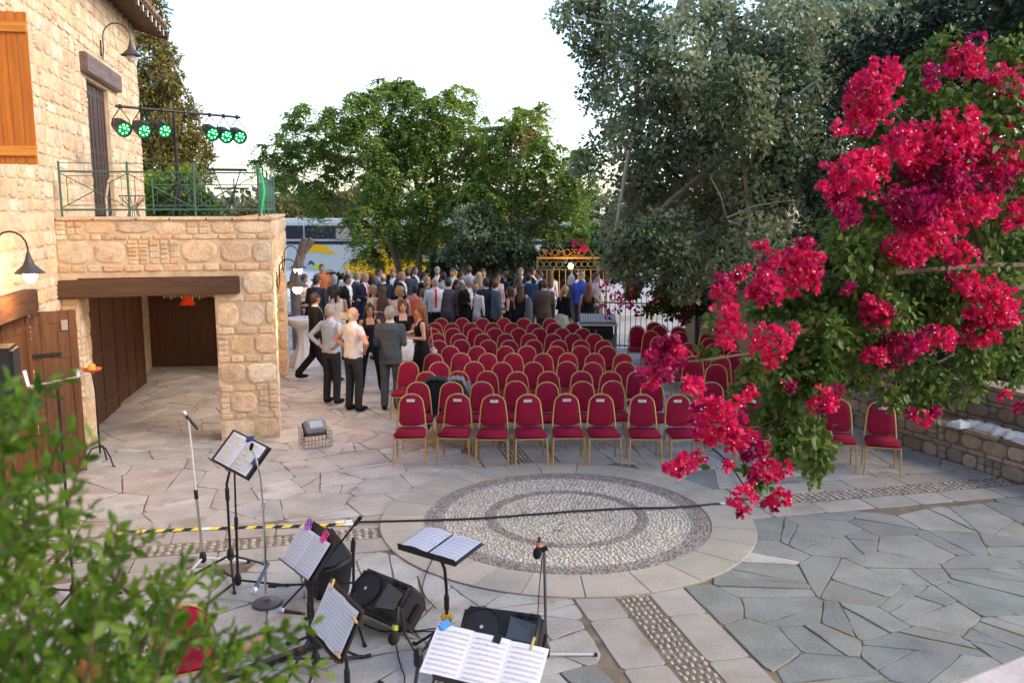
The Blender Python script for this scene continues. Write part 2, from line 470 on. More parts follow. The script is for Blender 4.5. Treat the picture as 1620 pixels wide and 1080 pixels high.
def pave_mesh(poly, r, gap=.0055, th=.016, rough=.013):
    n = len(poly); cx = sum(p[0] for p in poly) / n; cy = sum(p[1] for p in poly) / n
    if sum(poly[i][0] * poly[(i + 1) % n][1] - poly[(i + 1) % n][0] * poly[i][1] for i in range(n)) < 0: poly = poly[::-1]
    g_ = gap * r.uniform(.6, 1.7); q = poly
    for i in range(n):
        a, b = poly[i], poly[(i + 1) % n]; L = math.hypot(b[0] - a[0], b[1] - a[1])
        if L < 1e-4: continue
        nx, ny = (b[1] - a[1]) / L, -(b[0] - a[0]) / L
        q = clip(q, nx, ny, nx * a[0] + ny * a[1] - g_)
        if len(q) < 3: return None
    pts = []
    for i in range(len(q)):
        a, b = q[i], q[(i + 1) % len(q)]; L = math.hypot(b[0] - a[0], b[1] - a[1])
        c_ = .07 * min(L, .4)
        if L < .02: continue
        ux, uy = (b[0] - a[0]) / L, (b[1] - a[1]) / L
        pts.append((a[0] + ux * c_, a[1] + uy * c_))
        if L > .18:
            for f_ in ((.38, .68) if L > .45 else (.5,)):
                o = r.uniform(-rough, rough); pts.append((a[0] + ux * L * f_ - uy * o, a[1] + uy * L * f_ + ux * o))
        pts.append((b[0] - ux * c_, b[1] - uy * c_))
    m = len(pts)
    if m < 3: return None
    cx = sum(p[0] for p in pts) / m; cy = sum(p[1] for p in pts) / m; e = .006
    tz = r.uniform(-.004, .004); tx, ty = r.uniform(-.006, .006), r.uniform(-.006, .006)
    vs = []
    for lev in (0, 1, 2):
        for (x, y) in pts:
            dx, dy = x - cx, y - cy; L = math.hypot(dx, dy) or 1; k = 0 if lev < 2 else e / L
            z = -th if lev == 0 else (-.003 if lev == 1 else 0) + tz + dx * tx + dy * ty
            vs.append((dx * (1 - k), dy * (1 - k), z))
    fs = [(l_ * m + i, l_ * m + (i + 1) % m, (l_ + 1) * m + (i + 1) % m, (l_ + 1) * m + i) for l_ in (0, 1) for i in range(m)] + [tuple(range(2 * m, 3 * m))]
    return vs, fs, (cx, cy), m
def lay_paving(polys, parent, limit, name, matfn, z=0.0, seed=2, **kw):
    r = random.Random(seed); L = []
    for p in polys:
        res = pave_mesh(p, r, **kw)
        if res is None: continue
        vs, fs, (cx, cy), m = res; d = Vector((cx, cy, -CAM_H)); zc = d.dot(FW)
        if zc < .3: continue
        px = 810 + FPX * cx / zc; py = 540 - FPX * d.dot(UP) / zc
        vis = -60 < px < 1680 and py < 1140
        L.append(((area(p) / zc ** 3) if vis else 0, vs, fs, cx, cy, vis))
    L.sort(key=lambda q: -q[0]); bulk = {}
    for i, (k, vs, fs, cx, cy, vis) in enumerate(L):
        nm = matfn(cx, cy, r)
        if i < limit and vis:
            me = bpy.data.meshes.new(name); me.from_pydata(vs, [], fs); me.materials.append(PAVE[nm, 'object'])
            o = link(name, me, parent, (cx, cy, z))
        else:
            b = bulk.setdefault(nm, MB()); b.add([(x + cx, y + cy, z_ + z) for x, y, z_ in vs], fs)
    mb = MB(); keys = list(bulk)
    for i, k in enumerate(keys): mb.mat(i).add(bulk[k].v, bulk[k].f)
    if keys:
        o = mb.build(name + '_infill', [PAVE[k, 'island'] for k in keys], parent); o['kind'] = 'stuff'
def coolness(x, y, r):
    k = (x - 2.0) / 2.2 + (9.3 - y) / 6
    return 'cool_shaded' if k + r.uniform(-.4, .4) > .15 and y < 10.8 else 'warm'
# footprint of the house is left out
def in_house(x, y):
    q = Vector((x, y, 0)) - HO; s_, t_ = q.dot(HV), q.dot(HU)
    return s_ < -3.9 and t_ > -6
polys = [p for p in paving() if not in_house(sum(q[0] for q in p) / len(p), sum(q[1] for q in p) / len(p))]
lay_paving(polys, court, 285, 'paving_stone', coolness)

# bands of the cross: two rows of border slabs and a strip of pebbles on edge
M_BORDER = [(.35, .31, .27), (.40, .36, .32), (.32, .295, .26)]
for rn in ('object', 'island'):
    PAVE['border', rn] = pm('border_slab_' + rn, M_BORDER, rough=.8, var=.25, scale=3, fine=40, bump=.4, rnd=rn, stain=((.30, .23, .17), 2.2, .58))
band = MB(); bp_polys = []
r = random.Random(21)
PEB_L = pm('pale_pebble', [(.44, .40, .32), (.54, .50, .43), (.60, .57, .51), (.48, .46, .42)], rough=.7, var=.15, bump=0, rnd='island')
PEB_D = pm('dark_pebble', [(.15, .11, .10), (.24, .18, .16), (.31, .25, .22), (.20, .17, .16), (.40, .34, .30)], rough=.7, var=.15, bump=0, rnd='island')
PEB_B = pm('slate_pebble', [(.15, .16, .18), (.24, .25, .27), (.32, .31, .30)], rough=.7, var=.15, bump=0, rnd='island')
PBV = []
for k in range(5):
    rr = random.Random(k); n = 6
    ring = [(cos(2 * pi * i / n) * rr.uniform(.85, 1), sin(2 * pi * i / n) * rr.uniform(.85, 1)) for i in range(n)]
    vs = [(x, y, 0) for x, y in ring] + [(x * .7, y * .7, .8) for x, y in ring] + [(0, 0, 1)]
    fs = [(i, (i + 1) % n, n + (i + 1) % n, n + i) for i in range(n)] + [(n + i, n + (i + 1) % n, 2 * n) for i in range(n)]
    PBV.append((np.array(vs), fs))
def pebbles(name, items, mat, parent, z0):
    """items: (x, y, half length, half width, angle, height)"""
    V_ = []; tri = []; quad = []; o = 0
    for (x, y, a, b, an, hgt) in items:
        vs, fs = PBV[random.randrange(5)]
        ca, sa = cos(an), sin(an); px = vs[:, 0] * a; py = vs[:, 1] * b
        V_.append(np.stack([x + px * ca - py * sa, y + px * sa + py * ca, z0 + vs[:, 2] * hgt], 1))
        for f in fs:
            if len(f) == 4: tri += [(f[0] + o, f[1] + o, f[2] + o), (f[0] + o, f[2] + o, f[3] + o)]
            else: tri.append((f[0] + o, f[1] + o, f[2] + o))
        o += len(vs)
    me = np_mesh(name, np.concatenate(V_), np.array(tri), mat); me.polygons.foreach_set('use_smooth', [True] * len(me.polygons))
    ob = link(name, me, parent); ob['kind'] = 'stuff'; return ob
band_peb = []
for ax, nx, l0, l1 in ((HV, HU, R_OUT, 7.4), (-HV, HU, R_OUT, 7.2), (HU, HV, R_OUT, 12.4), (-HU, HV, R_OUT, 8.0)):
    pos = l0 - .25
    for sd in (-1, 1):
        q = l0 - .25 if True else 0
        while q < l1:
            L = r.uniform(.38, .8); a0, a1 = .155 * sd, BAND_HW * sd
            P = [CC + ax * q + nx * a0, CC + ax * (q + L) + nx * a0, CC + ax * (q + L) + nx * a1, CC + ax * q + nx * a1]
            bp_polys.append([(p.x, p.y) for p in P]); q += L
    q = l0 - .1
    while q < min(l1, 6.0):
        k = -.135
        while k < .125:
            w_ = r.uniform(.022, .034); c_ = CC + ax * (q + r.uniform(-.01, .01)) + nx * (k + w_)
            band_peb.append((c_.x, c_.y, .040, w_ * .8, atan2(ax.y, ax.x) + r.uniform(-.2, .2), r.uniform(.012, .022))); k += 2 * w_
        q += .082
bp_polys = [p for p in bp_polys if not in_house(p[0][0], p[0][1]) and not (p[0][0] > 6.2 and p[0][1] < 12)]
lay_paving(bp_polys, court, 120, 'border_slab', lambda x, y, r: 'border', seed=4, rough=.004, gap=.006)
pebbles('pebble_strip', band_peb, pm('strip_pebble', [(.38, .34, .29), (.46, .42, .36), (.34, .30, .25), (.50, .46, .41)], rough=.7, var=.15, bump=0, rnd='island'), court, -.017)

# the round pebble mosaic
mos = MB().prism([(R_OUT * cos(2 * pi * k / 96), R_OUT * sin(2 * pi * k / 96)) for k in range(96)], -.02, .001).build('mosaic_bed', pm('mosaic_mortar', [(.30, .26, .21), (.38, .34, .28)], rough=.95, var=.2), court, CC)
ring = []
q = 0
while q < 2 * pi - .05:
    L = r.uniform(.16, .30); L = min(L, 2 * pi - q)
    if 2 * pi - q - L < .12: L = 2 * pi - q
    n_ = 4
    P = [(CC.x + 1.585 * cos(q + L * i / n_), CC.y + 1.585 * sin(q + L * i / n_)) for i in range(n_ + 1)] + [(CC.x + R_OUT * cos(q + L * i / n_), CC.y + R_OUT * sin(q + L * i / n_)) for i in range(n_, -1, -1)]
    ring.append((P, q, L)); q += L
for rn in ('object', 'island'):
    PAVE['ring', rn] = pm('ring_slab_' + rn, [(.38, .34, .28), (.43, .38, .32), (.36, .33, .28), (.35, .33, .28)], rough=.8, var=.22, scale=2.6, fine=40, bump=.4, rnd=rn, stain=((.36, .29, .22), 2.5, .6))
for P, q, L in ring:
    mb = MB(); n = len(P); cx = CC.x + 1.82 * cos(q + L / 2); cy = CC.y + 1.82 * sin(q + L / 2)
    Q = [((x - cx) * .985, (y - cy) * .985) for x, y in P]
    vs = [(x, y, 0) for x, y in Q] + [(x * .99, y * .99, .010) for x, y in Q]
    h_ = n // 2
    fs = [(i, (i + 1) % n, n + (i + 1) % n, n + i) for i in range(n)]
    fs += [(n + i, n + i + 1, n + (n - 2 - i), n + (n - 1 - i)) for i in range(h_ - 1)]
    mb.add(vs, fs); me = mb.mesh('ring_slab', PAVE['ring', 'object'])
    bm_ = bmesh.new(); bm_.from_mesh(me); bmesh.ops.recalc_face_normals(bm_, faces=bm_.faces); bm_.to_mesh(me); bm_.free()
    link('ring_slab', me, court, (cx, cy, .004 + random.uniform(0, .003)))
pl, pd, pb = [], [], []
rad = .04
while rad < 1.56:
    dark = 1.43 < rad or .80 < rad < .90; slate = 1.37 < rad <= 1.43 or .765 < rad <= .80
    st = .032 if dark or slate else .038
    n = max(4, int(2 * pi * rad / (.050 if not dark else .040)))
    for k in range(n):
        a = 2 * pi * (k + r.uniform(-.3, .3)) / n; rr = rad + r.uniform(-.012, .012)
        sw = .8 * sin(3 * a + rad * 5) if not dark else 0
        it = (rr * cos(a) + CC.x, rr * sin(a) + CC.y, r.uniform(.016, .028), r.uniform(.011, .017), a + pi / 2 + sw + r.uniform(-.7, .7), r.uniform(.006, .012))
        # worn star-like figure of red-brown pebbles in the middle
        mid = rad < .5 and abs(sin(2 * (a + .3))) < .22 and r.random() < .5
        if dark: (pb if r.random() < .12 else pd).append(it)
        elif slate: (pb if r.random() < .8 else pd).append(it)
        elif mid: (pd if r.random() < .6 else pb).append(it)
        else: pl.append(it)
    rad += st
pebbles('pale_pebbles', pl, PEB_L, court, .002)
pebbles('dark_pebbles', pd, PEB_D, court, .002)
pebbles('slate_pebbles', pb, PEB_B, court, .002)

# ================================================================== STONE TERRACE BLOCK (front block with the flat roof terrace)
ter = empty('stone_terrace', HO, HA)
tag(ter, 'low sandstone block with timber lintel over its wide opening and a railed roof terrace', 'terrace building')
mb = wall_boxes(2.88, 0, 3.24, [(.24, 2.05, -1, 2.44)], .5)
w_ = mb.build('wall', M_MORTAR, ter, (-2.88, 0, 0))
# side: upper wall over a wide side opening, then a second pier
mb = MB(); mb.box((-.25, 3.75, 2.78), (.5, 6.5, .92)); mb.box((-.25, 5.6, 1.16), (.5, 1.2, 2.32)); mb.box((-.25, 6.9, 1.16), (.42, .2, 2.32))
mb.build('side_wall', M_MORTAR, ter)
mb = MB(); mb.box((-1.69, 3.75, 3.0), (2.37, 6.48, .30)); mb.build('terrace_slab', pm('pale_plaster', [(.5, .42, .33), (.58, .5, .4)], rough=.9), ter)
mb = MB(); mb.box((-1.44, 6.85, 1.42), (2.4, .18, 2.84)); mb.build('back_wall', pm('pale_plaster', [(.5, .42, .33)]), ter)
# coping slabs on the parapet, each its own
q = -2.86
while q < 0.0:
    L = min(random.uniform(.35, .6), .03 - q)
    if .03 - q - L < .2: L = .03 - q
    MB().bbox((q + L / 2, .22, 3.262), (L - .012, .52, .05), .012).build('coping_slab', M_STONE, ter); q += L
q = .50
while q < 6.9:
    L = min(random.uniform(.4, .7), 7.0 - q)
    MB().bbox((-.22, q + L / 2, 3.262), (.5, L - .012, .05), .012).build('coping_slab', M_STONE, ter); q += L
MB().bbox((-1.68, -.035, 2.305), (2.42, .20, .25), .012, Matrix.Rotation(radians(-.6), 3, 'Y')).build('lintel', M_BROWN, ter)
MB().bbox((-.25, 2.7, 2.24), (.34, 4.4, .16), .01).build('side_lintel', M_BROWN, ter)
lay(ter, (-2.88, 0, 0), (1, 0, 0), masonry(2.88, 3.235, [(.24, 2.05, -1, 2.44), (-.1, 2.43, 2.16, 2.46)], 'mixed', 4, big=(.30, .52), rowh=(.30, .38), chiprow=(.07, .11)), pool='t')
lay(ter, (0, 0, 0), (0, 1, 0), masonry(.5, 2.32, [], 'loose', 6, big=(.2, .4)), pool='t')
lay(ter, (0, 0, 2.32), (0, 1, 0), masonry(7.0, .9, [], 'loose', 7, big=(.3, .5)), pool='t')
lay(ter, (-.5, 5.0, 0), (1, 0, 0), masonry(.5, 2.30, [], 'loose', 8, big=(.25, .4)), pool='t')
lay(ter, (0, 5.0, 0), (0, 1, 0), masonry(1.2, 2.30, [], 'loose', 9, big=(.25, .4)), pool='t')
flush_stones('t', 290)
# reveal of the opening (left jamb shows its flank) and quoins
lay(ter, (-2.64, 0, 0), (0, 1, 0), masonry(.5, 2.16, [], 'loose', 10, big=(.2, .4)), pool='j')
flush_stones('j', 40)
# interior: timber doors on the left side and at the back
def door_leaf(name, w, h, parent, loc, rz, mat, panels=2, rails=(0.12, .5, .93), handle=False, th=.05):
    """framed leaf, hinge at the origin, running along +x"""
    d = empty(name, loc, rz); d.parent = parent
    MB().box((w / 2, 0, h / 2), (w, th * .5, h)).build('panel', mat, d)
    st = .09
    for k in range(panels + 1):
        x = st / 2 + (w - st) * k / panels
        MB().bbox((x, 0, h / 2), (st, th, h), .006).build('stile', mat, d)
    for f_ in rails:
        for k in range(panels):
            x0 = st + (w - st) * k / panels; x1 = (w - st) * (k + 1) / panels
            MB().bbox(((x0 + x1) / 2, 0, h * f_), (x1 - x0 - .002, th * .92, .10), .006).build('rail', mat, d)
    return d
door_leaf('folded_door', 1.75, 2.15, ter, (-2.83, .95, .02), radians(88), M_DARKDOOR, panels=2)
door_leaf('folded_door', 1.80, 2.15, ter, (-2.82, 2.95, .02), radians(86), M_DARKDOOR, panels=3)
door_leaf('inner_door', 1.1, 2.2, ter, (-3.2, 6.62, .02), 0, M_DARKDOOR, panels=2)
door_leaf('inner_door', 1.1, 2.2, ter, (-2.05, 6.62, .02), 0, M_DARKDOOR, panels=2)
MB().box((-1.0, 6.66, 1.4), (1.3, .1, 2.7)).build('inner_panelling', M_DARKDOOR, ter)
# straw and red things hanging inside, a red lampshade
MB().box((-3.32, 2.95, 1.5), (.06, 7.0, 2.9)).build('inner_wall', pm('brown_plaster', [(.10, .06, .035), (.15, .09, .055)], rough=.95), ter)  # dark brown to match the door timber along this side
hg = empty('straw_garland', H(-1.75, 6.2, 1.62), HA); tag(hg, 'row of dry straw bundles hanging from the ceiling inside the opening', 'garland')
r = random.Random(4)
for k in range(22):
    x = -.75 + k * .07
    MB().tube([(x, 0, .38), (x + .005, .0, .12), (x + .01, 0, -.05 - r.random() * .12)], [.012, .022, .028], 6).build('straw_bundle', pm('straw', [(.55, .42, .2), (.65, .5, .26)]), hg)
MB().tube([(-.8, 0, .385), (.85, 0, .385)], .01, 6).build('rod', M_BLACK, hg)
lp = empty('red_pendant_lamp', H(-1.9, 5.2, 1.52), HA); tag(lp, 'red glass pendant lamp hanging in the dark room behind the opening', 'pendant lamp')
MB().lathe([(.02, .16), (.06, .12), (.13, .02), (.15, -.02), (.12, -.03)], n=20).build('shade', flat('red_glass', (.5, .03, .01), rough=.25, emit=((1, .06, .01), .08)), lp, smooth=True)
MB().tube([(0, 0, .16), (0, 0, 1.33)], .006, 6).build('cord', M_BLACK, lp)

# railing on the terrace
def railing(name, a, b, n_post, label, parent_loc, cells):
    A, B = Vector(a), Vector(b); d = B - A; L = d.length; an = atan2(d.y, d.x)
    R = empty(name, A, an); tag(R, label, 'railing', 'green railings of the roof terrace')
    def pt(x, z): return (x, 0, z)
    for z in (.10, .62): MB().tube([pt(0, z), pt(L, z)], .014, 6).build('rail', M_GREENMETAL, R)
    MB().tube([pt(0, .735), pt(L, .735)], .006, 6).build('top_wire', M_GREENMETAL, R)
    for k in range(n_post + 1):
        x = L * k / n_post
        MB().tube([pt(x, 0), pt(x, .76)], .016, 8).build('post', M_GREENMETAL, R)
    for k in range(cells):
        x0, x1 = L * k / cells, L * (k + 1) / cells; w = x1 - x0
        i0, i1 = x0 + .1 * w, x1 - .1 * w
        if w > .5:
            MB().tube([pt(i0, .16), pt(i1, .16), pt(i1, .56), pt(i0, .56), pt(i0, .16)], .007, 5).build('inner_frame', M_GREENMETAL, R)
            MB().tube([pt(x0, .60), pt(x1, .12)], .007, 5).build('brace', M_GREENMETAL, R)
            MB().tube([pt(x0, .12), pt(x1, .60)], .007, 5).build('brace', M_GREENMETAL, R)
        else:
            MB().tube([pt(x0 + w * .5, .1), pt(x0 + w * .5, .62)], .008, 5).build('baluster', M_GREENMETAL, R)
            cpt = [pt(x0 + w * (.5 + .32 * cos(t)), .36 + .16 * sin(t)) for t in np.linspace(0, 2 * pi, 17)]
            MB().tube(cpt, .006, 5).build('scroll', M_GREENMETAL, R)
    return R
railing('terrace_railing', H(-2.78, .05, 3.285), H(-.16, .05, 3.285), 3, 'green metal railing with crossed bars along the front of the roof terrace', None, 3)
railing('terrace_railing', H(-.16, .12, 3.285), H(-.16, 5.6, 3.285), 4, 'green metal railing with ring scrolls along the far side of the terrace', None, 16)
railing('terrace_railing', H(-2.7, 6.9, 3.285), H(-.2, 6.9, 3.285), 3, 'plain green railing section at the back of the roof terrace', None, 3)
fs_ = empty('folded_cloth', H(-.13, .03, 3.3), HA); tag(fs_, 'bright green cloth banner wrapped round the corner post of the railing', 'cloth')
MB().tube([(0, 0, .02), (.02, .01, .18), (.045, .02, .34), (.03, .01, .5), (.0, 0, .66)], [.012, .018, .026, .020, .012], 8).build('cloth', flat('green_cloth', (.02, .50, .16), rough=.7), fs_, smooth=True)

# ================================================================== TALL HOUSE
hou = empty('stone_house', HO, HA)
tag(hou, 'tall two storey sandstone house with tiled eaves, shutter and brown timber doors', 'house')
T0, T1 = -7.0, 6.97
holes = [(2.4 - T0, 4.0 - T0, 3.25, 5.47), (-4.2 - T0, -1.45 - T0, -1, 2.16), (-5.2 - T0, -2.9 - T0, 3.95, 5.7)]
mb = wall_boxes(T1 - T0, 0, 7.15, holes, .5)
# the wall runs along +t: rotate the face so that it looks to +s
w_ = mb.build('wall', M_MORTAR, hou, (-2.88, T0, 0), (0, 0, pi / 2))
lay(hou, (-2.88, T0, 0), (0, 1, 0), masonry(T1 - T0, 7.1, holes + [(7.0, 99, -1, 3.25), (2.05 - T0, 4.8 - T0, 5.45, 5.82), (-4.4 - T0, -1.2 - T0, 2.14, 2.44)], 'loose', 31, big=(.20, .46), rowh=(.13, .26)), pool='h')
flush_stones('h', 290)
MB().box((-3.15, T1 + .01, 3.6), (.5, .02, 7.1)).build('gable_wall', M_MORTAR, hou)
MB().box((-6.2, T1 - .25, 3.57), (5.6, .5, 7.1)).build('gable_wall', M_MORTAR, hou)
rot_ = Matrix.Rotation(0, 3, 'Y')
mb = MB().bbox((-2.87, 3.43, 5.68), (.20, 2.65, .31), .02); mb.build('door_lintel', wood('grey_brown_timber', (.09, .055, .045), (.19, .12, .10), axis=1), hou)
MB().bbox((-2.86, -3.15, 2.29), (.26, 3.3, .28), .015).build('doorway_lintel', wood('lintel_timber', (.045, .02, .011), (.10, .045, .022), axis=1), hou)
MB().box((-3.3, 3.2, 4.36), (.05, 1.6, 2.22)).build('balcony_door', M_DARKDOOR, hou)
dl = door_leaf('balcony_door_leaf', .80, 2.15, hou, (-2.97, 2.42, 3.28), radians(90), wood('old_door_timber', (.035, .018, .014), (.08, .04, .03), axis=2), panels=3, rails=(.06, .5, .94))
dl = door_leaf('balcony_door_leaf', .78, 2.15, hou, (-2.97, 3.22, 3.28), radians(90), wood('old_door_timber', (.035, .018, .014), (.08, .04, .03), axis=2), panels=3, rails=(.06, .5, .94))
MB().box((-3.3, -2.9, 1.08), (.05, 2.75, 2.16)).build('dark_doorway', flat('dark_void', (.03, .018, .012), rough=.9), hou)  # near-black sheet stands in for the unlit room inside the doorway
MB().box((-3.3, -4.05, 4.8), (.05, 2.3, 1.8)).build('window_pane', flat('dark_glass', (.05, .05, .05), rough=.1), hou)
gl = door_leaf('yard_door_leaf', .74, 2.10, hou, (-3.08, -1.50, .03), radians(22), M_DOORWOOD, panels=2, rails=(.05, .36, .74, .95))
MB().bbox((.37, -.045, 1.56), (.34, .014, .04), .004).build('bolt', M_BLACK, gl)
MB().bbox((.60, -.035, 1.92), (.075, .012, .13), .003).build('lock_plate', flat('worn_steel', (.35, .33, .30), rough=.5, metal=.6), gl)
gl2 = door_leaf('yard_door_leaf', 1.2, 2.1, hou, (-3.02, -2.9, .03), radians(80), M_DOORWOOD, panels=2)
sh = empty('shutter', (-2.88, -2.5, 3.88), 0); sh.parent = hou
sh['label'] = 'orange varnished plank shutter swung open from the wall'
for k in range(5):
    MB().bbox((.055 + k * .108, 0, .80), (.102, .03, 1.60), .006).build('plank', M_ORANGEWOOD, sh)
for z in (.14, 1.44): MB().bbox((.27, -.028, z), (.54, .026, .11), .006).build('batten', wood('orange_batten', (.50, .17, .02), (.72, .30, .045), axis=0), sh)
# roof: deck, rafters, fascia, rows of clay tiles
M_TILE = pm('clay_tile', [(.30, .14, .08), (.42, .22, .13), (.50, .30, .19), (.36, .19, .13)], rough=.9, var=.25, scale=8, rnd='object', bump=.4)
rp = radians(17)
roof = empty('roof', (-2.3, T0, 7.02), 0); roof.parent = hou
# roof frame: x = towards the ridge (negative s), built directly in house coordinates
def RP(a, t, up=0.0):      # a = distance up the slope from the eave
    return (-a * cos(rp), t, a * sin(rp) + up)
RL = T1 - T0 + .38
MB().add([RP(0, 0, .10), RP(5, 0, .10), RP(5, RL, .10), RP(0, RL, .10), RP(0, 0, .13), RP(5, 0, .13), RP(5, RL, .13), RP(0, RL, .13)],
         [(0, 1, 2, 3), (4, 7, 6, 5), (0, 3, 7, 4), (3, 2, 6, 7), (2, 1, 5, 6), (1, 0, 4, 5)]).build('roof_deck', M_BROWN, roof)
for k in range(int(RL / .46) + 1):
    t = .06 + k * .46
    if t > RL - .05: break
    A, B = Vector(RP(0.02, t)), Vector(RP(2.0, t))
    MB().tube([A, B], .085, 4).build('rafter', wood('rafter_timber', (.05, .024, .014), (.11, .055, .03), axis=0), roof)
    MB().box(Vector(RP(-.012, t, .0)), (.012, .05, .11)).build('strap', flat('white_strap', (.7, .68, .64)), roof)
MB().box((.0, RL / 2, .118), (.02, RL, .10)).build('fascia', M_BROWN, roof)
MB().tube([RP(-.03, RL + .02, .02), RP(3.0, RL + .02, .02)], .085, 4).build('barge_board', M_BROWN, roof)
tv = []
for k in range(8):
    a = pi * k / 7; tv.append((cos(a) * .085, sin(a) * .06))
tile = MB(); n_ = 8
tile.add([(0, x, z) for x, z in tv] + [(-.42, x * .8, z * .85) for x, z in tv] + [(0, x * .82, z * .78) for x, z in tv] + [(-.42, x * .64, z * .64) for x, z in tv],
         [(i, i + 1, n_ + i + 1, n_ + i) for i in range(7)] + [(2 * n_ + i + 1, 2 * n_ + i, 3 * n_ + i, 3 * n_ + i + 1) for i in range(7)] + [(i + 1, i, 2 * n_ + i, 2 * n_ + i + 1) for i in range(7)])
tme = tile.mesh('roof_tile', M_TILE, True)
for k in range(int(RL / .19)):
    for j in range(3):
        p = RP(-.06 + j * .36, .1 + k * .19, .135 + .012 * j)
        link('roof_tile', tme, roof, p, (0, rp + .02, random.uniform(-.04, .04)))
MB().add([RP(.95, 0, .16), RP(5, 0, .16), RP(5, RL, .16), RP(.95, RL, .16)], [(0, 1, 2, 3)]).build('upper_tiles', pm('clay_tile_far', [(.36, .19, .12)]), roof)

# wall lamps: curved arm, bell shade, bulb
def wall_lamp(p, ax, drop, reach, size, lit, label, plate_up=False):
    L = empty('wall_lamp', p, atan2(ax.y, ax.x)); tag(L, label, 'lamp', 'bell shaded wall lamps on the stone walls')
    s_ = size
    MB().bbox((.012, 0, 0), (.02, .045, .24 * s_), .006).build('wall_plate', M_BLACK, L)
    pts = [(.03, 0, -.16 * s_), (.05, 0, .0), (.05, 0, .16 * s_)]
    for k in range(9):
        a = pi - pi * k / 8; pts.append((.05 + reach / 2 + reach / 2 * cos(a), 0, .16 * s_ + reach * .55 * sin(a)))
    pts.append((.05 + reach, 0, .16 * s_ - .05))
    MB().tube(pts, .010, 8).build('arm', M_BLACK, L, smooth=True)
    zt = .16 * s_ - .05
    MB().lathe([(.012, zt + .02), (.022, zt - .01), (.035, zt - .06 * s_), (.06, zt - .12 * s_), (.13 * s_, zt - .19 * s_), (.155 * s_, zt - .205 * s_), (.15 * s_, zt - .21 * s_), (.05, zt - .13 * s_)], (.05 + reach, 0, 0), 24).build('shade', flat('lamp_shade_grey', (.06, .05, .05), rough=.55), L, smooth=True)
    bz = zt - .235 * s_
    mb_ = flat('lit_bulb', (1, .85, .6), emit=((1, .60, .22), 14)) if lit else flat('dull_bulb', (.62, .56, .48), rough=.2)
    MB().ell((.05 + reach, 0, bz), (.068 * s_, .068 * s_, .074 * s_), 14).build('bulb', mb_, L, smooth=True)
    if lit:
        ld = bpy.data.lights.new('lamp_light', 'POINT'); ld.energy = 26; ld.color = (1, .56, .22); ld.shadow_soft_size = .06
        lo = bpy.data.objects.new('lamp_light', ld); COL.objects.link(lo); lo.parent = L; lo.location = (.05 + reach, 0, bz - .10)
    return L
wall_lamp(H(-2.86, 3.55, 6.12), HV, 0, .44, 1.15, False, 'unlit bell shaded wall lamp above the balcony door')
wall_lamp(H(-2.86, -2.66, 2.80), HV, 0, .34, 1.05, True, 'lit bell shaded wall lamp left of the timber lintel, over the yard door')
wall_lamp(H(.02, .55, 2.32), HV, 0, .26, 1.1, True, 'nearer lit wall lamp on the side of the terrace block')
wall_lamp(H(.02, 3.3, 2.42), HV, 0, .24, 1.1, True, 'farther lit wall lamp on the side of the terrace block, by the tree')


# ================================================================== STAGE LIGHTS ON THE TERRACE
st = empty('lighting_stand', H(-1.47, 1.66, 3.25), HA)
tag(st, 'black tripod lighting stand with a long crossbar standing on the roof terrace', 'lighting stand')
zb = V(287, 176, 14.0).z - 3.25
def loc_in(o, p):
    return Matrix.Rotation(-o.rotation_euler.z, 3, 'Z') @ (Vector(p) - o.location)
MB().tube([(0, 0, .05), (0, 0, zb * .78)], .030, 10).tube([(0, 0, zb * .7), (0, 0, zb)], .02, 10).build('pole', M_BLACK, st, smooth=True)
MB().lathe([(.045, -.05), (.05, 0), (.045, .05)], (0, 0, zb * .76), 12).build('collar', M_BLACK, st)
for k in range(3):
    a = 2 * pi * k / 3 + .5
    MB().tube([(0, 0, .55), (.62 * cos(a), .62 * sin(a), .03)], .016, 6).tube([(0, 0, .2), (.36 * cos(a), .36 * sin(a), .25)], .009, 5).build('leg', M_BLACK, st)
BA, BB = V(183, 168, 13.3), V(380, 186, 14.95)
MB().tube([loc_in(st, BA), loc_in(st, BB)], .020, 8).build('crossbar', M_BLACK, st)
M_LED = flat('green_led', (.1, 1, .3), emit=((.10, 1.0, .28), 6))
M_LENS = flat('dark_green_lens', (.005, .10, .03), rough=.2, emit=((.01, .5, .12), .10))
def par_can(px, py, f_, label):
    B = BA.lerp(BB, f_); Y = B.y
    o = empty('par_light', (B.x, B.y, B.z), 0)
    tag(o, label, 'stage light', 'green stage lights hanging from the crossbar')
    c = V(px, py, Y); c = Vector((B.x, B.y, c.z)) - B
    d = (Vector((4.6, 3.5, -1.0)) - Vector(B)); d.normalize()
    R = d.to_track_quat('Z', 'Y').to_matrix()
    MB().lathe([(.05, -.19), (.085, -.17), (.105, -.10), (.112, .0), (.118, .10), (.118, .12), (.104, .12), (.102, .09)], c, 22, R).build('housing', flat('black_housing', (.015, .016, .02), rough=.35), o, smooth=True)
    MB().lathe([(.001, .094), (.103, .0945)], c, 22, R).build('front_glass', M_LENS, o)
    mb = MB()
    for k in range(9):
        a = 2 * pi * k / 7; rr = .066 if k < 7 else 0
        if k >= 7: rr = .02; a = k
        q = R @ Vector((rr * cos(a), rr * sin(a), .103)) + c
        mb.ell(q, (.0115, .0115, .0115), 8)
    mb.build('led', M_LED, o)
    sx = R @ Vector((.13, 0, 0)); sx.z = 0; sx = sx.normalized() * .125
    MB().tube([c + sx, c + sx * 1.02 + Vector((0, 0, .10)), Vector((0, 0, -.02))], .008, 5).tube([c - sx, c - sx * 1.02 + Vector((0, 0, .10)), Vector((0, 0, -.02))], .008, 5).build('yoke', M_BLACK, o)
    MB().box((0, 0, .0), (.04, .05, .06)).build('clamp', M_BLACK, o)
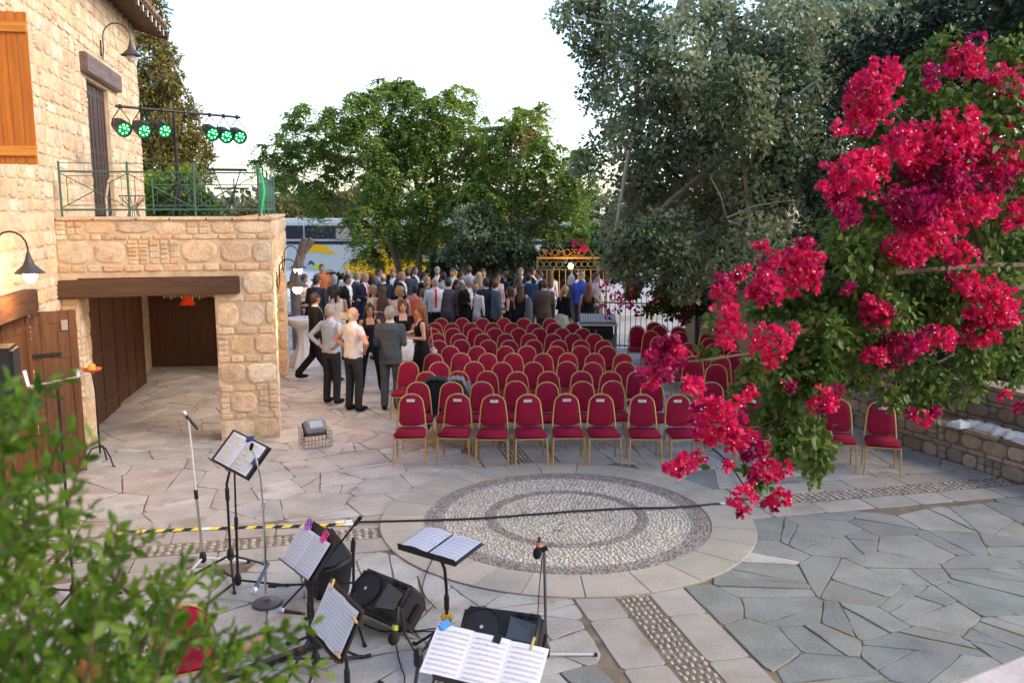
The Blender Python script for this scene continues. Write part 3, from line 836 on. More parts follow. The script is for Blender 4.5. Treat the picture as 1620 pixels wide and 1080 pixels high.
for px, py, f_, w in ((187, 201, .03, 'first'), (218, 204, .18, 'second'), (247, 204, .34, 'third'), (330, 209, .73, 'fourth'), (352, 213, .85, 'fifth'), (376, 214, .97, 'sixth, outermost')):
    par_can(px, py, f_, '%s green lit stage spotlight from the house, hanging on the crossbar' % w)
ks = empty('folding_stand', H(-.75, 2.1, 3.25), HA)
tag(ks, 'dark folding keyboard stand with crossed legs on the terrace beside the corner post', 'folding stand')
MB().bbox((0, 0, .78), (.62, .30, .035), .008).build('top_bar', M_BLACK, ks)
MB().bbox((.05, .05, .48), (.56, .06, .03), .006).build('lower_bar', M_BLACK, ks)
for s_ in (-1, 1):
    MB().tube([(-.2 * s_, -.1 * s_, .77), (.06 * s_, -.1 * s_, .0)], .011, 6).build('leg', M_BLACK, ks)
hs = empty('garden_hose', H(-2.35, .75, 3.25), HA); tag(hs, 'pale hose arching up against the balcony door', 'hose')
MB().tube([(.0, 0, 0), (-.0, 0, .3), (.05, 0, .55), (.13, 0, .66), (.22, 0, .66), (.28, 0, .60)], .016, 6).build('hose', flat('pale_hose', (.55, .42, .32)), hs, smooth=True)
wc = empty('wire_plant_stand', H(-2.05, 1.1, 3.25), HA); tag(wc, 'rusty wire plant stand on the terrace by the second rail post', 'plant stand')
for k in range(8):
    a = 2 * pi * k / 8
    MB().tube([(.10 * cos(a), .10 * sin(a), 0), (.05 * cos(a), .05 * sin(a), .16), (.19 * cos(a), .19 * sin(a), .34)], .006, 4).build('wire', flat('rusty_wire', (.10, .06, .045)), wc)
MB().tube([(.19 * cos(t), .19 * sin(t), .34) for t in np.linspace(0, 2 * pi, 17)], .007, 5).build('ring', flat('rusty_wire', (.1, .06, .045)), wc)

# candle stand with an orange bowl
p = G(160, 735)
cs = empty('candle_stand', p); tag(cs, 'tall black wrought iron candle stand with an orange bowl beside the lintel opening', 'candle stand')
hz = V(150, 583, p.y).z
MB().tube([(0, 0, .16), (-.005, 0, .5), (0, 0, 1.0), (-.03, 0, hz - .05)], .013, 8).build('stem', M_BLACK, cs)
for k in range(3):
    a = 2 * pi * k / 3 - .4
    MB().tube([(0, 0, .26), (.10 * cos(a), .10 * sin(a), .24), (.18 * cos(a), .18 * sin(a), .12), (.22 * cos(a), .22 * sin(a), .01), (.25 * cos(a), .25 * sin(a), .015)], .011, 6).build('leg', M_BLACK, cs, smooth=True)
for z in (.45, .72, 1.0): MB().ell((0, 0, z), (.022, .022, .018), 8).build('knot', M_BLACK, cs)
MB().lathe([(.03, -.02), (.10, 0), (.125, .03), (.12, .035), (.09, .012), (.01, .01)], (-.03, 0, hz - .03), 20).build('bowl', flat('orange_clay', (.75, .16, .03), rough=.4), cs, smooth=True)
MB().lathe([(.045, 0), (.047, .07), (.03, .075), (.01, .06)], (-.03, 0, hz - .015), 14).build('candle', flat('orange_wax', (.85, .28, .05), rough=.5, emit=((1, .4, .08), .12)), cs, smooth=True)

# floodlight in its wire cage on the paving
p = G(497, 708)
fl = empty('caged_floodlight', p + Vector((0, .1, .01)), radians(28)); tag(fl, 'grey floodlight tilted up inside a low wire cage on the paving', 'floodlight')
cw, cd, ch = .40, .34, .24
rust = flat('cage_wire', (.09, .06, .05), rough=.7)
for i, x in enumerate(np.linspace(-cw / 2, cw / 2, 9)):
    MB().tube([(x, -cd / 2, .01), (x, -cd / 2, ch)], .0022, 4).tube([(x, cd / 2, .01), (x, cd / 2, ch * 1.25)], .0022, 4).build('cage_bar', rust, fl)
for y in np.linspace(-cd / 2, cd / 2, 7):
    MB().tube([(cw / 2, y, .01), (cw / 2, y, ch)], .0022, 4).tube([(-cw / 2, y, .01), (-cw / 2, y, ch)], .0022, 4).build('cage_bar', rust, fl)
for z in np.linspace(.01, ch, 5):
    MB().tube([(-cw / 2, -cd / 2, z), (cw / 2, -cd / 2, z), (cw / 2, cd / 2, z), (-cw / 2, cd / 2, z), (-cw / 2, -cd / 2, z)], .0028, 4).build('cage_hoop', rust, fl)
Rf = Matrix.Rotation(radians(-38), 3, 'X')
MB().bbox((0, .02, .27), (.30, .12, .20), .02, Rf).build('housing', flat('grey_cast_metal', (.22, .21, .22), rough=.5, metal=.3), fl)
MB().bbox(Vector((0, .02, .27)) + Rf @ Vector((0, .066, .0)), (.32, .02, .22), .006, Rf).build('front_frame', M_BLACK, fl)
MB().bbox(Vector((0, .02, .27)) + Rf @ Vector((0, -.07, 0)), (.20, .04, .12), .01, Rf).build('gear_box', flat('light_cast_metal', (.42, .42, .44), rough=.45), fl)
MB().tube([(-.16, .02, .27), (-.17, .0, .08), (.17, 0, .08), (.16, .02, .27)], .009, 6).build('bracket', M_BLACK, fl)

# ================================================================== BANQUET CHAIRS
CHAIRS = 'burgundy banquet chairs set out in rows'
def chair_meshes():
    P = {}
    R_ = .0115
    for s_ in (-1, 1):
        P['leg_f%d' % s_] = ('leg', MB().tube([(s_ * .218, -.225, 0), (s_ * .208, -.195, .365)], R_, 8).ell((s_ * .218, -.225, .01), (.014, .014, .012), 8).mesh('leg', M_GOLD, True))
        P['leg_r%d' % s_] = ('leg', MB().tube([(s_ * .205, .225, 0), (s_ * .200, .175, .38)], R_, 8).ell((s_ * .205, .225, .01), (.014, .014, .012), 8).mesh('leg', M_GOLD, True))
    def yb(z): return .175 + (z - .42) * .16
    pts = [(-.200, yb(.38), .38), (-.190, yb(.52), .52), (-.174, yb(.68), .68)]
    for k in range(11):
        a = pi - pi * k / 10; z = .725 + .155 * sin(a) ** .9 if sin(a) > 0 else .725
        pts.append((.166 * cos(a), yb(z), z))
    pts += [(.174, yb(.68), .68), (.190, yb(.52), .52), (.200, yb(.38), .38)]
    P['arch'] = ('back_frame', MB().tube(pts, .0115, 8).mesh('back_frame', M_GOLD, True))
    # padded backrest: outline with rounded top, pillowed faces
    out = []
    for k in range(13):
        a = pi * k / 12; out.append((.153 * cos(a), .722 + .142 * max(0, sin(a)) ** .85))
    out += [(-.163, .62), (-.170, .52), (-.145, .462), (-.07, .446), (.07, .446), (.145, .462), (.170, .52), (.163, .62)]
    n = len(out); cx, cz = 0, .65; vs = []; fs = []
    lev = [(1.0, 0), (.985, .018), (.90, .026), (.55, .032)]
    for sd in (-1, 1):
        for sc, th in lev:
            for x, z in out:
                zz = cz + (z - cz) * sc; vs.append((x * sc, yb(zz) + sd * th, zz))
        vs.append((0, yb(cz) + sd * .034, cz))
    B = 4 * n + 1
    for sd in (0, 1):
        o = sd * B
        for L in range(3):
            for i in range(n): fs.append((o + L * n + i, o + L * n + (i + 1) % n, o + (L + 1) * n + (i + 1) % n, o + (L + 1) * n + i))
        for i in range(n): fs.append((o + 3 * n + i, o + 3 * n + (i + 1) % n, o + 4 * n))
    mb = MB(); mb.add(vs, fs)
    P['back'] = ('backrest', mb.mesh('backrest', M_RED, True))
    # little handle plate at the top
    P['handle'] = ('handle_plate', MB().bbox((0, yb(.868), .868), (.028, .02, .022), .004).mesh('handle_plate', M_GOLD))
    bm = bmesh.new(); bmesh.ops.create_cube(bm, size=1)
    for q in bm.verts: q.co = Vector((q.co.x * (.435 if q.co.y < 0 else .38), q.co.y * .42 - .01, q.co.z * .066 + .405))
    bmesh.ops.bevel(bm, geom=bm.edges[:], offset=.024, segments=3, affect='EDGES')
    me = bpy.data.meshes.new('seat'); bm.to_mesh(me); bm.free(); me.materials.append(M_RED); me.polygons.foreach_set('use_smooth', [True] * len(me.polygons))
    P['seat'] = ('seat', me)
    P['sf'] = ('seat_frame', MB().tube([(-.205, -.20, .364), (.205, -.20, .364), (.198, .18, .364), (-.198, .18, .364), (-.205, -.20, .364)], .0105, 6).mesh('seat_frame', M_GOLD))
    return P
CM = chair_meshes()
card_me = MB().bbox((0, 0, 0), (.112, .003, .038), .001).mesh('paper_label', [flat('card_white', (.62, .62, .64), rough=.7)])
txt_me = MB().box((0, -.0022, .003), (.06, .0008, .006)).mesh('print_line', flat('grey_print', (.25, .25, .28)))
def chair(p, rz, label, card=False, cat='chair'):
    o = empty('banquet_chair', p, rz); tag(o, label, cat, CHAIRS)
    for k, (nm, me) in CM.items(): link(nm, me, o)
    if card:
        z = .80; c = link('paper_label', card_me, o, (random.uniform(-.02, .02), .175 + (z - .42) * .16 - .040, z), (radians(-9), 0, 0)); link('print_line', txt_me, c)
    return o
ROWS = [
    (622.6, [652, 722, 780, 838, 897, 952, 1015, 1075]),
    (603, [664, 716, 762, 813, 868, 919, 973, 1030]),
    (587, [674, 723, 768, 820, 867, 920, 963, 1012]),
    (572, [644, 694, 751, 793, 844, 897, 939, 989]),
    (558, [686, 731, 772, 813, 858, 899, 940, 984]),
    (547, [672, 715, 757, 798, 836, 878, 918, 958]),
    (537.5, [695, 732, 770, 807, 845, 884, 920, 957]),
    (527.4, [690, 728, 766, 801, 836, 874, 908, 942]),
    (518.9, [683, 719, 753, 785, 820, 855, 890, 921]),
    (510.6, [688, 716, 746, 781, 811, 843, 876, 907]),
    (502.8, [665, 698, 731, 763, 798, 827, 871]),
]
WORDS = ['first', 'second', 'third', 'fourth', 'fifth', 'sixth', 'seventh', 'eighth', 'ninth', 'tenth', 'eleventh']
rc = random.Random(12)
ROWY = []
for i, (yt, xs) in enumerate(ROWS):
    Y = V(810, yt, 1).z; th = PITCH + atan((yt - 540) / FPX); Y = (CAM_H - .885) / tan(th) - .25
    ROWY.append(Y)
    for j, x in enumerate(xs):
        top = V(x, yt, Y + .25); p = Vector((top.x, Y + rc.uniform(-.05, .05), .002))
        last = j == len(xs) - 1
        if i == 0: lab = 'red banquet chair with a white card, %s from the left in the front row' % WORDS[j]
        elif i == 3 and j == 0: lab = 'red banquet chair standing out at the left end beside the grey suited man'
        else: lab = 'red banquet chair in the %s row from the front, %s from its left end' % (WORDS[i], WORDS[j])
        chair(p, radians(rc.uniform(-8, 8) - (8 if i == 3 and j == 0 else 0)), lab, card=(i == 0))
RB = [  # right block: x, y of the top of the back, turn
    (1183, 624, -8, 1), (1244, 627, -10, 0), (1318, 630, -14, 0), (1386, 634, -16, 1),
    (1122, 604, -8, 0), (1174, 602, -10, 0), (1226, 606, -12, 0), (1290, 610, -12, 0),
    (1130, 576, -8, 0), (1190, 577, -12, 0), (1240, 580, -12, 0),
    (1093, 563, -10, 0), (1135, 562, -12, 0), (1160, 554, -12, 0), (1196, 556, -14, 0),
    (1078, 552, -10, 0), (1114, 552, -12, 0), (1127, 543, -12, 0), (1086, 542, -12, 0), (1150, 536, -14, 0),
    (1119, 534, -14, 0), (1116, 526, -14, 0), (1072, 524, -12, 0), (1040, 532, -8, 0), (1028, 523, -6, 0),
    (1007, 515, -4, 0), (1040, 515, -10, 0), (1032, 509, -10, 0), (1070, 516, -12, 0)]
seen = {}
for k, (x, yt, rz, card) in enumerate(RB):
    th = PITCH + atan((yt - 540) / FPX); Y = (CAM_H - .885) / tan(th) - .25
    top = V(x, yt, Y + .25)
    nth = sorted(RB, key=lambda q: (-q[1], q[0])).index(RB[k])
    lab = {0: 'red banquet chair with a white card behind the lowest bougainvillea blossoms', 3: 'red banquet chair at the right end of the front row, by the low stone wall', 25: 'dark red chair with a white seat band nearest the black fence'}.get(k)
    if lab is None:
        dep = 'front row' if yt > 620 else 'second row' if yt > 600 else 'third row' if yt > 574 else 'middle rows' if yt > 538 else 'rear rows'
        key = (dep,); seen[key] = seen.get(key, 0) + 1
        lab = 'red banquet chair in the %s of the block beside the tan wall, %s along' % (dep, WORDS[min(10, seen[key] - 1)])
    chair(Vector((top.x, Y, .002)), radians(rz), lab, card=bool(card))
# the chair of the band, low at the left behind the leaves
bc = chair(G(292, 1125), radians(205), 'lone red banquet chair seen through the leafy shrub beside the music stands')

# jackets hung over two chair backs of the second row
def jacket(x, yt, mat, label, w=.50, sd=1):
    th = PITCH + atan((yt - 540) / FPX); Y = (CAM_H - .885) / tan(th) - .25
    top = V(x, yt, Y + .25); o = empty('jacket', (top.x, Y + .25, .90), radians(-4)); tag(o, label, 'jacket')
    r = random.Random(x); n, m = 24, 15; vs = []; fs = []
    for i in range(n):
        u_ = (i / (n - 1) - .5) * 2
        for j in range(m):
            v_ = j / (m - 1)
            # over the top and hanging down the back
            s2 = (v_ - .12); arch = .06 * (1 - u_ * u_) ; fold = .018 * sin(u_ * 11 + v_ * 3) * v_
            z = arch - max(0, s2) * (.62 + .12 * abs(u_)) - max(0, -s2) * .5
            if abs(u_) > .55: z -= (abs(u_) - .55) * .35
            y = .035 if s2 > 0 else -.05 + (.085) * (v_ / .12)
            xx = u_ * w / 2 * (1 + .06 * sin(v_ * 5)) + (sd * .10 * v_ ** 2)
            vs.append((xx, y + fold + .03 * v_, z + .01 * sin(u_ * 17)))
    for i in range(n - 1):
        for j in range(m - 1):
            a = i * m + j; fs.append((a, a + m, a + m + 1, a + 1))
    me = bpy.data.meshes.new('cloth'); me.from_pydata(vs, [], fs); me.materials.append(mat); me.polygons.foreach_set('use_smooth', [True] * len(fs))
    c = link('cloth', me, o); md = c.modifiers.new('thick', 'SOLIDIFY'); md.thickness = .018
    mb = MB(); mb.tube([(sd * w * .42, .06, -.06), (sd * w * .50, .09, -.3), (sd * w * .46, .10, -.56)], [.05, .048, .04], 8); mb.build('sleeve', mat, o, smooth=True)
    mb = MB(); mb.tube([(-sd * w * .40, .06, -.05), (-sd * w * .50, .04, -.22), (-sd * w * .47, .02, -.40)], [.05, .048, .04], 8); mb.build('sleeve', mat, o, smooth=True)
jacket(690, 601, flat('charcoal_wool', (.035, .036, .045), rough=.95, bump=.2, fine=300), 'charcoal suit jacket hung over a chair back in the second row', .5, 1)
jacket(722, 601, flat('light_grey_wool', (.22, .22, .24), rough=.95, bump=.2, fine=300), 'light grey jacket hung over the chair back beside the charcoal one', .38, -1)

# ================================================================== COCKTAIL TABLE, MIXER TABLE
p = G(482, 578)
ct = empty('cocktail_table', p); tag(ct, 'tall cocktail table under a tied white cloth by the corner of the stone block', 'cocktail table')
prof = [(.34, 0), (.27, .18), (.15, .45), (.13, .62), (.17, .8), (.34, .93), (.37, 1.0), (.375, 1.04), (.36, 1.055)]
n = 48; vs = []; fs = []
for i, (rr, z) in enumerate(prof):
    for k in range(n):
        a = 2 * pi * k / n; q = rr * (1 + (.10 * (1 - z) * sin(9 * a + z * 2) if z < .95 else 0)); vs.append((q * cos(a), q * sin(a), z + (0.01 * sin(7 * a) if i == 0 else 0)))
for i in range(len(prof) - 1):
    for k in range(n): fs.append((i * n + k, i * n + (k + 1) % n, (i + 1) * n + (k + 1) % n, (i + 1) * n + k))
fs.append(tuple((len(prof) - 1) * n + k for k in range(n)))
MB().add(vs, fs).build('tablecloth', M_WHITE, ct, smooth=True)
M_GLASS = bpy.data.materials.new('clear_glass'); M_GLASS.use_nodes = True
M_GLASS.node_tree.nodes['Principled BSDF'].inputs['Transmission Weight'].default_value = .9; M_GLASS.node_tree.nodes['Principled BSDF'].inputs['Roughness'].default_value = .05
wg_me = MB().lathe([(.032, 0), (.005, .008), (.004, .09), (.03, .13), (.036, .17), (.030, .21), (.028, .208), (.034, .17), (.004, .10)], n=16).mesh('glass_bowl', M_GLASS, True)
wi_me = MB().lathe([(.004, .105), (.028, .13), (.033, .165), (.001, .165)], n=14).mesh('wine', flat('rose_wine', (.6, .1, .08), rough=.1))
def wine_glass(p, label):
    o = empty('wine_glass', p); tag(o, label, 'wine glass'); link('bowl', wg_me, o); link('wine', wi_me, o)
wine_glass(p + Vector((.05, -.1, 1.058)), 'stemmed wine glass standing on the tall white cocktail table')
Ym = 20.3; p = V(945, 545, Ym); p.z = 0
mt = empty('mixer_table', (p.x, Ym, 0), radians(-4)); tag(mt, 'narrow folding table with black cable box below, in front of the black fence', 'table')
MB().bbox((0, 0, .72), (.95, .55, .035), .006).build('tabletop', flat('pale_tabletop', (.55, .48, .42)), mt)
for sx in (-1, 1):
    for sy in (-1, 1): MB().tube([(sx * .43, sy * .24, 0), (sx * .43, sy * .24, .70)], .014, 6).build('leg', M_CHROME, mt)
MB().bbox((0, .10, .30), (.86, .03, .34), .004).build('back_panel', flat('grey_panel', (.45, .46, .52)), mt)
am = empty('amplifier_case', (p.x, Ym, .40), radians(-4)); tag(am, 'black open equipment case with dangling cables under the mixer table', 'equipment case')
MB().bbox((0, -.05, .13), (.72, .40, .27), .01).build('case', M_BLACK, am)
r = random.Random(9)
for k in range(9):
    x = r.uniform(-.33, .33); pts = [(x, -.26, .22)]
    for j in range(5): pts.append((x + r.uniform(-.14, .14), -.27 - r.random() * .04, .22 - .11 * (j + 1) + r.uniform(-.03, .03)))
    MB().tube(pts, .006, 5).build('cable', flat('light_cable' if k % 3 == 0 else 'black_cable', (.6, .6, .6) if k % 3 == 0 else (.02, .02, .02)), am, smooth=True)
mx = empty('mixing_desk', (p.x, Ym, .738), radians(-4)); tag(mx, 'grey mixing desk with rows of knobs on the narrow table', 'mixing desk')
MB().prism([(-.24, 0), (.24, 0), (.24, .20), (-.24, .06)], -.42, .42, Matrix(((0, 0, 1), (1, 0, 0), (0, 1, 0)))).build('console', flat('console_grey', (.16, .17, .20), rough=.5), mx)
mb = MB()
for i in range(14):
    for j in range(5):
        y = -.18 + j * .08; z = .06 + (y + .24) / .48 * .14 + .006; mb.box((-.37 + i * .057, y, z), (.018, .02, .016))
kb = mb.build('knobs', flat('knob_white', (.7, .7, .72)), mx); kb['kind'] = 'stuff'

# ================================================================== BAND EQUIPMENT
def Rm(yaw, tilt, roll):
    return (Matrix.Rotation(yaw, 3, 'Z') @ Matrix.Rotation(tilt, 3, 'X') @ Matrix.Rotation(roll, 3, 'Z'))
M_STAFF = flat('note_grey', (.56, .55, .60), rough=.8)
def sheet(mb_parent, w, h, cx, cy, z, lines=11, mat=M_PAPER, seed=1, curl=.012, hl=False, name='sheet'):
    """a printed page lying on the desk (local xy plane)"""
    n = 10; vs = []; fs = []
    for i in range(n + 1):
        for j in range(2):
            u_ = i / n; vs.append((cx - w / 2 + w * u_, cy - h / 2 + h * j, z + curl * sin(pi * u_)))
    for i in range(n): fs.append((2 * i, 2 * i + 2, 2 * i + 3, 2 * i + 1))
    pg = MB().add(vs, fs).build(name, mat, mb_parent, smooth=True)
    r = random.Random(seed); mb = MB(); hb = MB()
    for k in range(lines):
        y = cy + h * .40 - h * .80 * k / (lines - 1)
        for q in range(5):
            yy = y - .0016 * q * 1.3
            for i in range(n):
                u0, u1 = .07 + .86 * i / n, .07 + .86 * (i + 1) / n
                z0, z1 = z + curl * sin(pi * u0) + .0022, z + curl * sin(pi * u1) + .0022
                x0, x1 = cx - w / 2 + w * u0, cx - w / 2 + w * u1
                mb.add([(x0, yy, z0), (x1, yy, z1), (x1, yy + .0010, z1), (x0, yy + .0010, z0)], [(0, 1, 2, 3)])
        for q in range(16):
            u_ = r.uniform(.08, .92); x = cx - w / 2 + w * u_; z0 = z + curl * sin(pi * u_) + .0016; yy = y - r.uniform(0, .008)
            mb.add([(x, yy, z0), (x + .0045, yy + .0005, z0), (x + .0045, yy + .0045, z0), (x, yy + .004, z0)], [(0, 1, 2, 3)])
            mb.add([(x + .0028, yy, z0), (x + .0036, yy, z0), (x + .0036, yy + .010, z0), (x + .0028, yy + .010, z0)], [(0, 1, 2, 3)])
        if hl and k % 2 == 0:
            u0 = r.uniform(.05, .5); x = cx - w / 2 + w * u0; hb.add([(x, y - .012, z + curl + .0009), (x + w * .4, y - .012, z + curl + .0009), (x + w * .4, y + .001, z + curl + .0009), (x, y + .001, z + curl + .0009)], [(0, 1, 2, 3)])
    if not hl or True: pr = mb.build('print', M_STAFF, mb_parent); pr['kind'] = 'stuff'
    if hl: hh = hb.build('highlight', flat('yellow_highlight', (.85, .80, .25)), mb_parent); hh['kind'] = 'stuff'
def tripod(parent, p0, hub_z, reach, ang, mat=M_BLACK, n=3, foot=True, r_=.011):
    MB().lathe([(.018, -.05), (.032, -.03), (.034, .02), (.02, .06)], p0 + Vector((0, 0, hub_z)), 12).build('hub', M_BLACK, parent, smooth=True)
    for k in range(n):
        a = ang + 2 * pi * k / n; e = p0 + Vector((reach * cos(a), reach * sin(a), .012))
        L = MB().tube([p0 + Vector((0, 0, hub_z)), e], r_, 8).build('leg', mat, parent)
        if foot: MB().tube([e, e + Vector((.035 * cos(a), .035 * sin(a), -.004))], .016, 8).build('rubber_foot', M_BLACK, L)
def music_stand(c, yaw, tilt, roll, w, h, base, label, sheets, desk=(.50, .34), clips=None, deskmat=None, hubmat=None, tri=0.5, hub=.22, reach=.36, desk_shift=(0, 0), twin=False):
    c = Vector(c); base = Vector(base)
    o = empty('music_stand', base); tag(o, label, 'music stand')
    R = Rm(yaw, tilt, roll); lc = c - base
    D = empty('desk_assembly', lc); D.parent = o; D.rotation_euler = R.to_euler()
    dm = deskmat or M_BLACK
    dw, dh = desk; dx, dy = desk_shift
    MB().bbox((dx, dy, -.012), (dw, dh, .006), .002).build('desk_plate', dm, D)
    MB().bbox((dx, dy - dh / 2 + .004, .012), (dw, .006, .05), .002).build('ledge', dm, D)
    neck = lc + R @ Vector((dx, dy - dh * .1, -.03))
    MB().tube([neck, lc + R @ Vector((0, -dh * .05, -.10)), Vector((lc.x * .3, lc.y * .3, max(.3, lc.z - .22))), Vector((0, 0, max(.3, lc.z - .40))), Vector((0, 0, hub))], [.012, .014, .012, .012, .013], 8).build('pole', M_BLACK, o, smooth=True)
    MB().lathe([(.016, -.06), (.02, -.05), (.02, .05), (.016, .06)], (0, 0, max(.35, lc.z - .50)), 10).build('collar', M_BLACK, o)
    tripod(o, Vector((0, 0, 0)), hub, reach, tri)
    if hubmat: MB().lathe([(.02, .0), (.045, .012), (.05, .03), (.04, .05), (.02, .055)], (0, 0, hub + .03), 12).build('hub_collar', hubmat, o, smooth=True)
    # the pages rest on the desk: a thing of their own
    S = empty('sheet_music', c, 0); S.rotation_euler = R.to_euler()
    return o, S, D
def clip_(S, x, y, mat, name='clip', big=True, rz=0.0):
    C_ = empty(name, (x, y, .01), rz); C_.parent = S
    MB().bbox((0, 0, 0), (.07, .05, .016), .005).build('jaw', mat, C_)
    if big:
        for s_ in (-1, 1):
            MB().tube([(s_ * .018 + .014 * cos(t), .045 + .018 * sin(t), .012) for t in np.linspace(0, 2 * pi, 11)], .0045, 5).build('handle', mat, C_, smooth=True)
# B: highlighted folder by the pier
o, S, D = music_stand((-2.353, 7.295, 1.304), -.394, .852, -.274, .42, .30, (-2.83, 8.19, 0) if False else (-2.62, 7.70, 0), 'music stand holding a highlighted open folder nearest the stone pier', 2, desk=(.50, .33), tri=.9)
tag(S, 'open music folder with yellow highlighting, pages clipped to the stand nearest the pier', 'sheet music')
sheet(S, .205, .29, -.105, 0, .006, seed=2, hl=True); sheet(S, .205, .29, .105, 0, .006, seed=3, hl=True)
MB().bbox((0, 0, -.002), (.45, .31, .004), .001).build('folder_cover', flat('dark_plastic_folder', (.05, .05, .07), rough=.4), S)
clip_(S, 0.0, .15, flat('blue_clip', (.03, .07, .22)), big=False, rz=.6); clip_(S, .20, .0, flat('blue_clip', (.03, .07, .22)), big=False, rz=1.6)
# C: pink and purple clips
o, S, D = music_stand((-1.505, 6.038, .93), -.792, .912, -.088, .42, .30, (-1.52, 6.15, 0), 'black music stand whose pages are held by a pink and a purple clip', 2, desk=(.46, .36), desk_shift=(.03, .03), tri=.2)
tag(S, 'pair of printed music pages held by one purple and one pink clip', 'sheet music')
sheet(S, .205, .29, -.104, 0, .004, seed=5); sheet(S, .205, .29, .104, 0, .004, seed=6)
clip_(S, -.12, .145, flat('purple_clip', (.50, .16, .62), rough=.4), rz=.1); clip_(S, .115, .14, flat('pink_clip', (.90, .04, .30), rough=.4), rz=-.2)
# F: wooden pegs
o, S, D = music_stand((-1.07, 4.942, .951), -.906, 1.131, -.094, .42, .30, (-1.05, 5.15, 0), 'music stand with pages pegged by wooden clothes pins, tilted to the left', 2, desk=(.47, .33), deskmat=M_DOORWOOD if False else flat('brown_plastic', (.06, .035, .025), rough=.35), tri=1.4)
tag(S, 'printed music pages pegged with wooden clothes pins', 'sheet music')
sheet(S, .205, .29, -.104, 0, .006, seed=7); sheet(S, .205, .29, .104, 0, .006, seed=8)
for (x, y, rz) in ((-.15, .15, .15), (.208, .10, 1.4), (.19, -.13, 1.5)):
    pg = MB().bbox((x, y, .016), (.012, .075, .012), .002, Matrix.Rotation(rz, 3, 'Z')).bbox((x + .006, y + .004, .024), (.010, .07, .008), .002, Matrix.Rotation(rz, 3, 'Z')).build('clothes_peg', wood('peg_wood', (.55, .36, .14), (.70, .50, .22), axis=1), S)
# G: ring binder lying nearly flat
cG = V(697, 862, 6.05)
RG = (-1.157, -.075 + .12, .495)
o, S, D = music_stand(cG, -.62, .16, 0.0, .5, .3, (cG.x + .03, cG.y + .12, 0), 'music stand with yellow collar holding a flat open ring binder by the mosaic', 2, desk=(.54, .34), hubmat=flat('yellow_collar', (.75, .42, .03), rough=.4), hub=.30, tri=.3)
tag(S, 'open ring binder with white pages lying flat on the stand by the mosaic', 'binder')
sheet(S, .25, .29, -.135, .0, .014, seed=9, lines=7, curl=.018); sheet(S, .25, .29, .135, .0, .012, seed=10, lines=7, curl=.012)
MB().bbox((0, 0, .002), (.56, .31, .006), .002).build('binder_cover', flat('dark_plastic_folder', (.05, .05, .07)), S)
for yy in (-.05, .09): MB().tube([(.016 * cos(t), yy, .022 + .02 * sin(t)) for t in np.linspace(0, 2 * pi, 13)], .0025, 5).build('ring', M_CHROME, S)
# I: big sheets in front
o, S, D = music_stand((-.151, 4.521, .916), -.156, .553, -.151, .63, .30, (-.42, 4.95, 0), 'nearest music stand bearing three wide white pages', 3, desk=(.50, .34), tri=.1)
tag(S, 'three wide printed music pages taped side by side on the nearest stand', 'sheet music')
for k in range(3): sheet(S, .222, .31, -.222 + k * .222, -.005 * k, .006 + .001 * k, seed=11 + k, lines=9, curl=.005)
MB().bbox((.03, .135, .0), (.05, .06, .03), .004).build('page_holder', M_BLACK, S)
clip_(S, -.29, .15, flat('sky_blue_clip', (.10, .35, .75)), big=False, rz=.9)
MB().bbox((.235, .155, .012), (.014, .08, .012), .002).build('clothes_peg', wood('peg_wood', (.55, .36, .14), (.7, .5, .22), axis=1), S)

def mic(p, d, label, body=(.02, .02, .022), head=(.30, .30, .33), ring=None, foam=False, length=.17):
    d = Vector(d).normalized(); o = empty('microphone', p); tag(o, label, 'microphone')
    q = d.to_track_quat('Z', 'Y').to_matrix()
    MB().lathe([(.010, -length), (.012, -length + .01), (.0165, -.02), (.019, -.005), (.019, 0)], (0, 0, 0), 14, q).build('body', flat('mic_body_%.2f' % body[2], body, rough=.4), o, smooth=True)
    if foam: MB().ell(q @ Vector((0, 0, .03)), (.035, .035, .045), 14, q).build('foam_cover', flat('foam_black', (.02, .016, .018), rough=1), o, smooth=True)
    else: MB().lathe([(.019, 0), (.026, .012), (.028, .03), (.022, .048), (.008, .056)], (0, 0, 0), 16, q).build('grille', flat('mic_grille_%.2f' % head[2], head, rough=.35, metal=.6), o, smooth=True)
    if ring: MB().lathe([(.0195, -.045), (.0200, -.03), (.0195, -.015)], (0, 0, 0), 14, q).build('colour_ring', flat('mic_ring_%.2f' % ring[0], ring, rough=.5), o)
    return o
# A: silver straight stand at the left
b = G(322, 897); top = V(298, 662, b.y - .05)
s_ = empty('microphone_stand', b); tag(s_, 'tall silver straight microphone stand left of the highlighted folder', 'microphone stand', 'microphone stands of the band')
t_ = top - b
MB().tube([(0, 0, .1), t_ * .5], .013, 10).build('lower_tube', M_CHROME, s_, smooth=True); MB().tube([t_ * .48, t_], .009, 10).build('upper_tube', flat('white_metal_tube', (.75, .75, .77), rough=.3, metal=.3), s_, smooth=True)
MB().tube([t_ * .47, t_ * .53], .019, 10).build('clutch', M_BLACK, s_)
tripod(s_, Vector((0, 0, 0)), .10, .40, .30, flat('white_metal_tube', (.75, .75, .77)))
mic(top + Vector((-.02, 0, .03)), (-.5, -.15, .75), 'black handheld microphone with silver grille on top of the tall silver stand', head=(.45, .45, .48))
